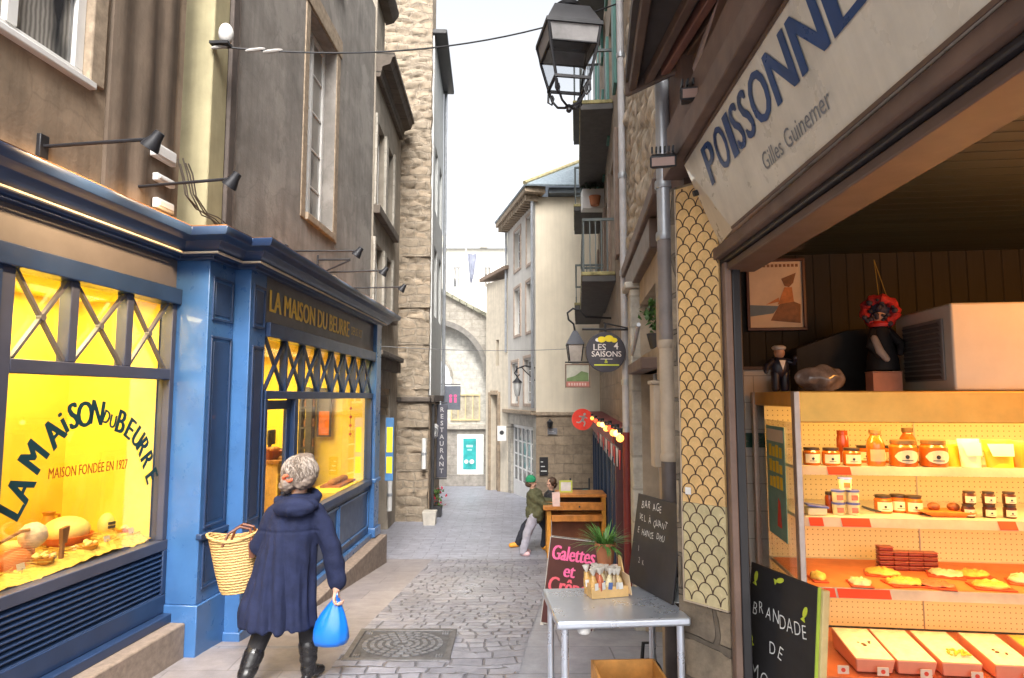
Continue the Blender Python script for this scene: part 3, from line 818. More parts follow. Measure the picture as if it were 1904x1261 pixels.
    for k, (px, py, n, lab) in enumerate(((100, 1048, .14, 'small cream price ticket in the straw by the wooden paddle'), (200, 1020, .16, 'small cream price ticket in the straw below the painted egg'), (245, 1010, .18, 'small cream price ticket in the straw before the wooden box'), (40, 1075, .12, 'small cream price ticket in the straw by the churn'))):
        x, y, z = in_A(px, py, n)
        r = T('price_ticket', lab, 'ticket', FA.sub(x, y, zf + .07), 'price tickets in the butter display')
        MB().box(-.03, .03, -.001, .001, .02, .062, Matrix.Rotation(R(-14), 4, 'X')).build('card', mat('cream_paper_label', (.82, .72, .52), .6), r); MB().tube([(0, 0, 0), (0, 0, .03)], .002, 5).build('pin', IRON, r)
    # second shop: counter, shelves, picture, things seen through the glass
    def B(px, py, n): x, z = FB.px(px, py, n); return x, n, z
    zf2 = g(7) + .05
    ye = P3.y + LB - .36                          # the end wall of the shop room faces the street's near end
    def E(px, py): return at(px, py, ye)
    DW = mat('dark_wood', (.28, .12, .03), .6); rnd = random.Random(5)
    a, b = E(562, 905), E(588, 722)
    r = T('shelf_unit', 'dark shelf unit with goods seen through the butter shop window', 'shelf', Matrix.Translation((a.x, ye - .2, a.z))); w, h = b.x - a.x, b.z - a.z
    mb = MB(); mb.box(-.02, .02, 0, .18, 0, h); mb.box(w - .09, w, 0, .18, 0, h)
    for k in range(6): mb.box(.021, w - .091, 0, .18, h * k / 5 - .015 * (k > 0), h * k / 5 + .015)
    mb.build('shelf_boards', DKGREY, r)
    mb = MB()
    for k in range(5):
        for i in range(3): mb.lathe([(.025, 0), (.03, .02), (.03, .07), (.02, .1), (.02, .12)], (.06 + i * .055, .08, h * k / 5 + .016), 8)
    mb.build('packed_goods', mat('mixed_goods', (.35, .16, .05), .5, var=.8, vs=18), r)
    a, b = E(590, 812), E(618, 722)
    r = T('picture', 'orange picture in a dark frame hanging inside the butter shop', 'picture', Matrix.Translation(((a.x + b.x) / 2, ye - .03, a.z))); w, h = (b.x - a.x) / 2, b.z - a.z
    MB().frame(-w, w, 0, h, .025, -.02, .02).build('picture_frame', DKGREY, r)
    MB().box(-w + .024, w - .024, -.005, .015, .024, h * .52).build('picture_print', mat('orange_print', (.75, .18, .02), .6, var=.3), r)
    MB().box(-w + .024, w - .024, -.006, .015, h * .522, h - .024).build('picture_print', mat('dim_print', (.13, .11, .09), .6, var=.6), r)
    a, b = E(652, 812), E(652, 745)
    r = T('red_garland', 'thin string of little red charms hanging on the yellow wall of the butter shop', 'garland', Matrix.Translation((a.x, ye - .03, a.z))); h = b.z - a.z
    MB().tube([(0, 0, 0), (0, 0, h)], .003, 5).build('string', DKGREY, r)
    for k in range(4): MB().ball((0, 0, h * (k + .3) / 4.2), .022, 10, 8).build('charm', RED, r)
    q = FB.loc(at(522, 850, 8.7)); zc = at(522, 852, 8.7).z
    r = T('counter', 'wooden counter with a till inside the butter shop doorway', 'counter', FB.sub(q.x, q.y - .1, zf2))
    MB().box(-.35, .5, 0, .5, 0, zc - zf2 - .04).build('counter_body', PALEWOOD, r)
    MB().box(-.38, .53, -.03, .52, zc - zf2 - .039, zc - zf2).build('counter_top', DW, r)
    r = T('bread_basket', 'dark brown basket of loaves on the counter seen through the shop door', 'basket', FB.sub(q.x - .12, q.y + .1, zc + .001))
    MB().lathe([(.1, 0), (.16, .1), (.17, .11), (.15, .1), (.09, .01)], n=18).build('basket_body', mat('reddish_wood', (.36, .12, .06), .6), r)
    mb = MB()
    for i in range(6): mb.ball((.08 * math.cos(i), .08 * math.sin(i), .12), (.06, .04, .04), 10, 8)
    mb.build('loaves', mat('crust', (.4, .17, .04), .7), r)
    r = T('till', 'black cash till beside the bread basket inside the butter shop', 'till', FB.sub(q.x + .25, q.y + .12, zc + .001))
    MB().box(-.14, .14, 0, .25, 0, .1).build('till_drawer', DKGREY, r, bevel=.01)
    MB().box(-.12, .12, .1, .13, .16, .36).build('till_screen', DKGREY, r, bevel=.01); MB().box(-.03, .03, .12, .15, .1, .2).build('till_stand', DKGREY, r)
    r = T('display_plate', 'low tray of butter pats on the inside window sill of the second bay', 'tray', FB.sub(3.9, .3, hbB))
    MB().box(-.45, .35, -.12, .16, 0, .03).build('tray', mat('reddish_wood', (.36, .12, .06), .6), r)
    mb = MB()
    for i in range(7): mb.ball((-.38 + i * .1, .02, .06), (.045, .06, .045), 10, 8)
    mb.build('butter_pats', mat('crust', (.4, .17, .04), .7), r)
    mb = MB(); mb.box(3.0, LB - .31, .1, .55, hbB - .05, hbB)
    tag(mb.build('window_ledge', YELLOWWALL, M=FB.M), 'yellow inside ledge below the second butter shop window', 'ledge')
display_items()
# ---------------------------------------------------------------- windows for the house fronts
def window(root, x0, x1, z0, z1, y, fm=WHITE, cols=2, rows=3, w=.06, sill=None, M=None, shutter=None, casement=True):
    mb = MB(); mb.frame(x0, x1, z0, z1, w, y, y + .06)
    if cols > 1: mb.box((x0 + x1) / 2 - w * .5, (x0 + x1) / 2 + w * .5, y - .01, y + .05, z0 + w, z1 - w)
    fr = mb.build('window', fm, root, bevel=.004, M=M)
    mb = MB(); b = .022
    ws = [(x0 + w, (x0 + x1) / 2 - w / 2), ((x0 + x1) / 2 + w / 2, x1 - w)] if cols > 1 else [(x0 + w, x1 - w)]
    for a, c in ws:
        for k in range(1, rows): mb.box(a, c, y + .012, y + .04, z0 + (z1 - z0) * k / rows - b / 2, z0 + (z1 - z0) * k / rows + b / 2)
    mb.build('glazing_bars', fm, fr)
    MB().box(x0 + w * .9, x1 - w * .9, y + .03, y + .045, z0 + w * .9, z1 - w * .9).build('window_pane', WINGLASS, fr)
    if sill: MB().box(x0 - .08, x1 + .08, y - sill, y + .05, z0 - .09, z0 - .003).build('window_sill', GRANITE if fm is WHITE else fm, fr, bevel=.006)
    return fr
def surround(root, x0, x1, z0, z1, w, y, m=GRANITE, name='window_surround', sides='LRTB'):
    mb = MB()
    if 'L' in sides: mb.box(x0 - w, x0, y, y + .25, z0, z1)
    if 'R' in sides: mb.box(x1, x1 + w, y, y + .25, z0, z1)
    if 'T' in sides: mb.box(x0 - w - .03, x1 + w + .03, y - .01, y + .25, z1, z1 + w * 1.2)
    if 'B' in sides: mb.box(x0 - w - .03, x1 + w + .03, y - .04, y + .25, z0 - w * .8, z0)
    mb.build(name, m, root, bevel=.01)

# ---------------------------------------------------------------- left: brown house above the first bay
TOPZ = 11.0
def house_one():
    r = T('town_house', 'brown plastered house with a white casement window above the first butter shop bay', 'house', FA.M)
    xe = FA.px(338, 200, .02)[0]
    wx, wz = FA.px(163, 152, .02)
    w0 = wx - 1.15; sx = FA.px(197, 150, .0)[0]
    MB().wall(-6, xe, 3.3, TOPZ, .02, [(w0 - .12, sx - .004, wz - .004, wz + 1.75)], .25).build('wall', PLASTER_W, r, smooth=0)
    window(r, w0, wx, wz, wz + 1.7, .06, rows=3, w=.075)
    MB().box(wx + .002, sx - .006, .0, .24, wz, wz + 1.74).build('window_jamb', GRANITE, r, bevel=.01)
    MB().box(w0 - .1, wx + .03, -.03, .1, wz - .05, wz - .002).build('window_sill', WHITE, r, bevel=.008)
    bx = FA.px(332, 200, -.03)[0]
    PS = mat('water_stained_plaster', (.17, .125, .09), .9, var=.3, vs=2, bump=.35, bs=30, streak=.75)
    mb = MB(); n = 26
    prof = []
    for i in range(n + 1):
        u = i / n
        prof.append((sx + .03 + (bx - sx - .03) * u, -.012 - .012 * math.sin(u * 17) - .02 * math.sin(u * 3.1)))
    poly = prof + [(bx, .019), (sx + .03, .019)]
    mb.slab(poly, 3.42, TOPZ); mb.build('stained_render_panel', PS, r, smooth=60)
house_one()
PH = at(386, 300, 5.62); PH.z = 0
FH = Fr(PH, FB.ang)
XH = FH.px(693, 300)[0]; XT = FH.loc((at(735, 900, 14.75).x, 14.75, 0)).x + .3
def house_two():
    r = T('town_house', 'grey plastered house with one tall white window set in a stone surround', 'house', FH.M)
    wa, zb = FH.px(566, 400); wb, _ = FH.px(618, 420)
    zt = FH.px(600, 55)[1]; zb = FH.px(590, 413)[1]
    MB().wall(.28, XH, 3.2, 9.3, .0, [(wa, wb, zb, zt)], .3).build('wall', PLASTER_G, r, smooth=0)
    # the light strip at its corner faces down the street
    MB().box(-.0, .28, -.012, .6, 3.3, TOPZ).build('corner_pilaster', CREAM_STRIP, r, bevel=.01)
    window(r, wa + .02, wb - .02, zb + .02, zt - .02, .16, rows=5, w=.07)
    surround(r, wa + .004, wb - .004, zb + .004, zt - .004, -.0, .0) if 0 else None
    mb = MB(); mb.box(wb + .004, wb + .17, -.015, .2, zb - .1, zt + .02); mb.build('window_jamb', GRANITE, r, bevel=.01)
    mb = MB(); mb.box(wa - .16, wa - .004, -.015, .2, zb - .1, zt + .02); mb.build('window_jamb', GRANITE, r, bevel=.01)
    mb = MB(); mb.box(wa - .2, wb + .2, -.03, .2, zt + .022, zt + .3); mb.build('window_lintel', GRANITE, r, bevel=.01)
    mb = MB(); mb.box(wa - .002, wb + .002, -.05, .16, zb - .1, zb - .002); mb.build('window_sill', GRANITE, r, bevel=.01)
    z2 = zt + 1.15
    surround(r, wa, wb, z2, z2 + 1.8, .16, -.015)
    window(r, wa + .01, wb - .01, z2 + .01, z2 + 1.79, -.008, rows=4)
    # lower wall, hidden behind the shopfront from the street
house_two()
PT0 = at(733, 950, 14.75)
_a = FH.M @ Vector((XH, 0, 0))
F3 = Fr(_a, math.atan2(PT0.y - _a.y, PT0.x - _a.x))
def house_three():
    r = T('town_house', 'narrow grey house with a heavy dark cornice and stone framed windows beside the stone tower', 'house', F3.M)
    X0 = .01; y = -.03; XT = F3.loc((PT0.x, PT0.y, 0)).x + .3
    rows = []
    wins = []
    for (pa, pb, pc, zt_, zb_) in ((689, 708, 731, (700, 215), (704, 372)), (682, 703, 726, (690, 440), (698, 562))):
        for a, b in ((pa, pb), (pb + 3, pc)):
            pass
    z1t, z1b = F3.px(706, 232, y)[1], F3.px(714, 405, y)[1]
    z2t, z2b = F3.px(700, 452, y)[1], F3.px(708, 570, y)[1]
    xa, xb = X0 + .14, F3.px(731, 300, y)[0]
    zc = F3.px(725, 190, y)[1]
    holes = []
    xm = (xa + xb) / 2
    for zb, zt in ((z1b, z1t), (z2b, z2t)):
        holes += [(xa, xm - .12, zb, zt), (xm + .12, xb, zb, zt)]
    zd0, zd1 = g(12.6) - .1, F3.px(715, 690, y)[1]
    xd0, xd1 = F3.px(702, 800, y)[0], F3.px(724, 800, y)[0]
    MB().wall(X0, XT, -1.2, zc + .4, y, holes + [(xd0, xd1, -1.2, zd1 - .35)], .2).build('wall', mat('grey_brown_render', (.31, .27, .22), .9, var=.25, vs=3, bump=.3, streak=.4), r, smooth=0)
    for k, (a, b, zb, zt) in enumerate(holes):
        window(r, a + .01, b - .01, zb + .01, zt - .01, y + .1, cols=1, rows=3, w=.06)
    for zb, zt in ((z1b, z1t), (z2b, z2t)):
        mb = MB(); mb.box(xm - .115, xm + .115, y - .05, y + .1, zb, zt); mb.box(xb + .004, xb + .16, y - .04, y + .1, zb - .05, zt + .05); mb.box(xa - .12, xa - .004, y - .04, y + .1, zb - .05, zt + .05)
        mb.build('window_jambs', PALESTONE, r, bevel=.01)
        MB().box(xa - .13, xb + .2, y - .12, y + .1, zb - .22, zb - .055).build('window_sill', DARKSTONE, r, bevel=.015)
    mb = MB()
    prof = [(-.0, zc - .25), (-.08, zc - .25), (-.12, zc - .05), (-.26, zc + .0), (-.30, zc + .12), (-.34, zc + .14), (-.34, zc + .22), (0, zc + .26)]
    mb.loft([[(x, y + p, z) for p, z in prof] for x in (X0 - .02, XT - .6)])
    mb.build('cornice', DARKSTONE, r, bevel=.005)
    mb = MB(); mb.box(X0, XT - .8, y - .14, y + .1, zd1 + .0, zd1 + .22); mb.box(X0, XT - .9, y - .22, y + .1, zd1 + .222, zd1 + .32); mb.build('door_cornice', DARKSTONE, r, bevel=.01)
    # pointed door head
    zs = zd1 - .35 - .55
    mb = MB(); w = (xd1 - xd0) / 2; cx = (xd0 + xd1) / 2; arc = [(xd0, zd1 - .35), (xd0, zs)] + [(xd0 + w * (1 - math.cos(a)), zs + .5 * math.sin(a)) for a in [math.pi / 2 * i / 8 for i in range(1, 9)]] + [(cx, zd1 - .35)]
    mb.prism(arc, y + .03, y + .2)
    arc2 = [(2 * cx - x, z) for x, z in arc]; mb.prism(arc2, y + .03, y + .2)
    mb.build('door_arch', BROWNSTONE, r)
    d = MB().box(xd0, xd1, y + .21, y + .26, zd0, zd1 - .36).build('door', mat('dark_brown_door', (.05, .035, .028), .5, var=.3), r)
    mb = MB(); mb.frame(xd0 + .08, cx - .05, zd0 + .3, zs, .04, y + .195, y + .212); mb.frame(cx + .05, xd1 - .08, zd0 + .3, zs, .04, y + .195, y + .212); mb.build('door_panels', mat('dark_brown_door', (.05, .035, .028), .5), d)
    # short attic piece next to the grey house
    z3 = zc + .4; xa2 = F3.px(716, 40, y)[0]
    MB().wall(X0, xa2, z3, z3 + 2.4, y, [], .2).build('attic_wall', mat('grey_brown_render', (.31, .27, .22), .9), r, smooth=0)
    MB().loft([[(x, y + p, z3 + .9 + q) for p, q in ((0, 0), (-.16, .05), (-.26, .2), (-.26, .28), (0, .32))] for x in (X0 - .02, xa2 + .1)]).build('attic_cornice', DARKSTONE, r, bevel=.005)
house_three()

# ---------------------------------------------------------------- left: stone tower house
PT = at(733, 950, 14.75); PT.z = 0
FT = Fr(PT, 0)
WT = FT.px(797, 900)[0]
QUOIN = mat('quoin_stone', (.37, .275, .18), .9, var=.45, vs=2.6, bump=.6, bs=22, grime=.45)
def tower():
    r = T('stone_house', 'tall rubble stone house end wall standing out into the street beyond the grey houses', 'house', FT.M)
    mb = MB(); rnd = random.Random(11)
    H = 14.0; n = 90
    # rough stones in uneven courses, standing out of the face
    nx, nz = 64, 360
    def ht(x, z):
        u = x * 1.9 + .3 * noise.noise((x * 2, z * 2, 3)); w_ = z * 4.2 + .35 * noise.noise((x * 1.5, z * 1.5, 8))
        d, _ = noise.voronoi(Vector((u, w_, .5)))
        return -.05 * min(1, (d[1] - d[0]) * 3) ** .6 + .03 * noise.noise((x * 5, z * 5, 2)) + .05 * noise.noise((x * .8, z * .8, 4))
    for j in range(nz + 1):
        z = -1.2 + (H + 1.2) * j / nz
        for i in range(nx + 1):
            x = -1.2 + (WT + 1.2 - .03) * i / nx
            mb.v.append((x + (.03 * noise.noise((0, 0, z * 2.6)) if i == nx else 0), ht(x, z), z))
        mb.v.append((WT - .02 + .03 * noise.noise((0, 0, z * 2.6)), .09, z)); mb.v.append((WT - .02, .6, z))
    q = nx + 3
    for j in range(nz):
        for i in range(q - 1):
            a = j * q + i; mb.f.append((a, a + 1, a + q + 1, a + q))
    z = -.9
    while z < 5.5:
        h = rnd.uniform(.34, .6); w = rnd.uniform(.5, .95)
        mb.add([(WT - w, -.055, z + .01), (WT - .015, -.06, z + .015), (WT - .012, -.055, z + h - .012), (WT - w + .02, -.05, z + h - .01), (WT - w, .4, z + .01), (WT - .015, .4, z + .01), (WT - .012, .4, z + h - .01), (WT - w, .4, z + h - .01)], [(0, 1, 2, 3), (7, 6, 5, 4), (0, 4, 5, 1), (1, 5, 6, 2), (2, 6, 7, 3), (3, 7, 4, 0)])
        z += h + rnd.choice((0, .35, .6))
    mb.build('rubble_wall', RUBBLE, r, smooth=50)
    mb = MB(); zl = FT.px(760, 748)[1]
    mb.box(WT - 1.0, WT + .03, -.12, .1, zl, zl + .12)
    mb.build('string_course', DARKSTONE, r, bevel=.03)
    MB().box(-1.2, WT - .05, .1, 3, H, H + .2).build('gable_coping', DARKSTONE, r, bevel=.02)
    return r
tower()
PS_ = FT.M @ Vector((WT + .015, .08, 0))
FS = Fr((PS_.x, PS_.y), math.atan2(1, -.035))
def side_house():
    r = T('town_house', 'pale rendered house side with tall windows under a black gutter behind the stone tower', 'house', FS.M)
    L = 3.1; H = FT.px(800, 62)[1]
    rows = [(1.4, 3.0), (4.0, 5.7), (6.6, 8.2)]
    holes = [(a, a + .8, z0, z1) for z0, z1 in rows for a in (.5, 1.9)]
    zb = FS.px(806, 735)[1]
    MB().wall(0, L, zb, H, 0, [h for h in holes if h[2] > zb], .18, .5).build('wall', mat('pale_blue_grey_render', (.50, .51, .50), .85, var=.1, streak=.25), r, smooth=0)
    for a, b, z0, z1 in holes:
        if z0 > zb: window(r, a + .01, b - .01, z0 + .01, z1 - .01, .06, rows=4)
    MB().wall(0, L, -1.6, zb - .16, .02, [], .18, .5).build('ground_floor_wall', BROWNSTONE, r, smooth=0)
    MB().box(-.02, L, -.08, .2, zb - .158, zb - .002).build('string_course', DARKSTONE, r, bevel=.01)
    MB().box(-.05, L, -.30, .2, H + .01, H + .14).build('roof_gutter', DKGREY, r, bevel=.03)
    MB().tube([(L - .1, -.07, zb), (L - .1, -.07, H)], .05, 8).build('downpipe', ZINC, r)
    MB().tube([(.12, -.05, -.5), (.12, -.05, zb - .2)], .035, 8).build('downpipe', mat('dark_grey_board', (.035,) * 3), r)
side_house()

# ---------------------------------------------------------------- far end: arched stone gate house with the lit poster
FG = Fr((at(818, 905, 23).x, 23), 0)
def gatehouse():
    r = T('gate_building', 'pale stone building with a great blind arch closing the end of the street', 'building', FG.M)
    xr = FG.px(908, 800)[0]; x0 = -4.0
    def top(x): return FG.px(818, 545)[1] + (x - 0) * (FG.px(905, 590)[1] - FG.px(818, 545)[1]) / (FG.px(905, 600)[0])
    ax, az = FG.px(808, 700); R1 = FG.px(903, 700)[0] - ax
    zs = FG.px(850, 790)[1]
    arc = [(ax + R1 * math.cos(a), az + R1 * 1.05 * math.sin(a)) for a in [math.pi * i / 28 for i in range(29)]]
    # face above the arch and to its sides
    mb = MB()
    poly = [(xr, zs), (xr, top(xr)), (x0, top(x0)), (x0, zs), (arc[-1][0], zs)] + arc[::-1] + [(arc[0][0], zs)]
    mb.prism(poly, 0, .4)
    mb.build('wall', PALESTONE, r, smooth=0)
    mb = MB()
    for k, (a, b) in enumerate(zip(arc, arc[1:])):
        ca, cb = Vector((a[0] - ax, a[1] - az)), Vector((b[0] - ax, b[1] - az))
        A, B = ca * 1.07, cb * 1.07; A2, B2 = ca * .97, cb * .97
        mb.prism([(ax + A2.x, az + A2.y), (ax + A.x, az + A.y), (ax + B.x, az + B.y), (ax + B2.x, az + B2.y)], -.05, .1)
    mb.build('arch_ring', mat('grey_brown_trim', (.24, .225, .205), .9, var=.2), r)
    MB().box(x0, xr, .41, .5, zs, az + R1 * 1.1).build('recessed_wall', stone('warm_pale_stone', (.68, .66, .60), (.62, .60, .54), (.55, .53, .47), .55, .3, .01, .015, .4, dark=.25), r)
    R2 = FG.px(838, 700)[0] - ax
    a2 = [(ax + R2 * math.cos(a), az + R2 * 1.15 * math.sin(a)) for a in [math.pi * i / 20 for i in range(21)]]
    MB().prism([(a2[0][0], az - 1.0)] + a2 + [(a2[-1][0], az - 1.0)], .33, .41).build('inner_window', mat('pale_sky_glass', (.70, .74, .77), .1, var=.1), r)
    mb = MB()
    for (p, q) in zip(a2, a2[1:]): mb.bar((p[0], .3, p[1]), (q[0], .3, q[1]), .09, .06)
    mb.build('inner_arch_ring', PALESTONE, r)
    wx0, wz0 = FG.px(838, 782, .4); wx1, wz1 = FG.px(893, 733, .4)
    w = MB().frame(wx0, wx1, wz0, wz1, .05, .34, .41).build('window', mat('pale_yellow_frame', (.6, .5, .28), .6), r)
    mb = MB()
    for i in range(1, 4): mb.box(wx0 + (wx1 - wx0) * i / 4 - .02, wx0 + (wx1 - wx0) * i / 4 + .02, .345, .405, wz0 + .05, wz1 - .05)
    mb.build('glazing_bars', mat('pale_yellow_frame', (.6, .5, .28)), w)
    MB().box(wx0 + .02, wx1 - .02, .395, .408, wz0 + .02, wz1 - .02).build('window_pane', mat('warm_window_glass', (.42, .38, .3), .2, var=.3), w)
    MB().box(x0, xr, -.14, .5, zs - .16, zs - .003).build('ledge', PALESTONE, r, bevel=.02)
    MB().box(x0, xr, .0, .5, -2, zs - .163).build('lower_wall', ASHLAR2, r)
    MB().box(x0, xr, -.12, -.003, -2, g(23) + .42).build('plinth', ASHLAR2, r, bevel=.02)
    mb = MB(); n = 22; rnd = random.Random(2)
    for i in range(n):
        a = x0 + (xr - x0) * i / n; b = x0 + (xr - x0) * (i + 1) / n - .02
        mb.add([(a, -.16, top(a)), (b, -.16, top(b)), (b, .5, top(b)), (a, .5, top(a)), (a, -.16, top(a) + .14), (b, -.16, top(b) + .14), (b, .5, top(b) + .14), (a, .5, top(a) + .14)],
               [(3, 2, 1, 0), (4, 5, 6, 7), (0, 1, 5, 4), (1, 2, 6, 5), (2, 3, 7, 6), (3, 0, 4, 7)])
    mb.build('roof_coping', mat('mossy_coping', (.30, .29, .22), .9, var=.5, vs=9), r)
    # lit poster case
    px0, pz0 = FG.px(850, 882, -.05); px1, pz1 = FG.px(899, 808, -.05)
    p = T('poster_case', 'white framed lit poster case with a teal poster on the far stone wall', 'poster case', FG.sub((px0 + px1) / 2, -.004, pz0))
    w = (px1 - px0) / 2; h = pz1 - pz0
    MB().box(-w, w, -.08, 0, 0, h).build('case', mat('white_case', (.8, .85, .84), .4, emit=(.9, 1, .97), es=.12), p, bevel=.01)
    MB().box(-w * .55, w * .45, -.085, -.079, h * .12, h * .9).build('poster', mat('teal_poster', (.03, .33, .33), .4, var=.35, vs=4, emit=(.03, .4, .4), es=.04), p)
    mb = MB(); mb.disc(-w * .3, h * .32, w * .16, -.089, -.086, 16); mb.disc(w * .12, h * .32, w * .18, -.089, -.086, 16)
    mb.build('poster_white_marks', WHITE, p)
    mb = MB()
    for k in range(3): put_text(mb, ['CAFÉ', 'DU PORT', '· · ·'][k][:0] or 'OOO'[k:], .001, None)
    mb = MB(); mb.box(-w * .3, w * .2, -.088, -.086, h * .68, h * .74); mb.box(-w * .22, w * .12, -.088, -.086, h * .6, h * .63); mb.build('poster_title_bars', mat('pale_teal_print', (.4, .7, .68), .5), p)
ASHLAR2 = stone('grey_ashlar', (.42, .38, .33), (.36, .33, .29), (.30, .27, .23), .7, .35, .01, .01, .5, dark=.3)
gatehouse()
def distant():
    F = Fr((at(818, 500, 38).x, 38), 0)
    r = T('distant_house', 'pale sunlit house with a plain gable rising behind the arched building', 'house', F.M)
    x1 = F.px(948, 500)[0]; z0 = F.px(850, 462)[1]
    MB().wall(-8, x1, -1, z0, 0, [(x1 * .18, x1 * .3, z0 - 2.4, z0 - 1.1), (x1 * .62, x1 * .74, z0 - 2.4, z0 - 1.1)], .15).build('wall', mat('bright_limewash', (.78, .75, .66), .9, var=.05), r, smooth=0)
    for a in (.18, .62): window(r, x1 * a + .02, x1 * (a + .12) - .02, z0 - 2.38, z0 - 1.12, .08, cols=2, rows=2)
    MB().add([(-8, -.3, z0), (x1 + .3, -.3, z0), (x1 + .3, 3, z0 + 1.4), (-8, 3, z0 + 1.4), (-8, -.3, z0 + .15), (x1 + .3, -.3, z0 + .15), (x1 + .3, 3, z0 + 1.55), (-8, 3, z0 + 1.55)],
             [(3, 2, 1, 0), (4, 5, 6, 7), (0, 1, 5, 4), (1, 2, 6, 5), (2, 3, 7, 6), (3, 0, 4, 7)]).build('roof', mat('pale_roof', (.5, .48, .4), .8, var=.2), r)
    MB().box(x1 * .55, x1 * .66, 1, 1.8, z0 + .4, z0 + 2.2).build('chimney', mat('bright_limewash', (.78, .75, .66), .9), r)
    # flag on the gate building's roof
    b = at(866, 575, 23.6); t = at(862, 470, 23.6)
    f = T('flag', 'limp blue and grey flag on a thin white pole above the arched building', 'flag', Matrix.Translation((b.x, b.y, b.z - .3)))
    h = t.z - b.z + .3
    MB().tube([(0, 0, 0), (0, 0, h + .15)], .022, 8).build('pole', WHITE, f)
    mb = MB(); n = 16
    rows = []
    for j in range(n + 1):
        v = j / n; wd = .34 * (1 - v) ** .7 + .03
        rows.append([(.03 + wd * i / 8 + .12 * v, .05 * math.sin(i * 1.6 + v * 3) * (1 - .3 * v), h - .05 - v * 1.15 + (.1 * (1 - i / 8) if j else 0)) for i in range(9)])
    mb.v = [p for r_ in rows for p in r_]
    for j in range(n):
        for i in range(8):
            a = j * 9 + i; mb.f.append((a, a + 1, a + 10, a + 9))
    o = mb.build('flag_cloth', mat('grey_blue_cloth', (.30, .32, .40), .8, var=.3, vs=3), f, smooth=80)
distant()

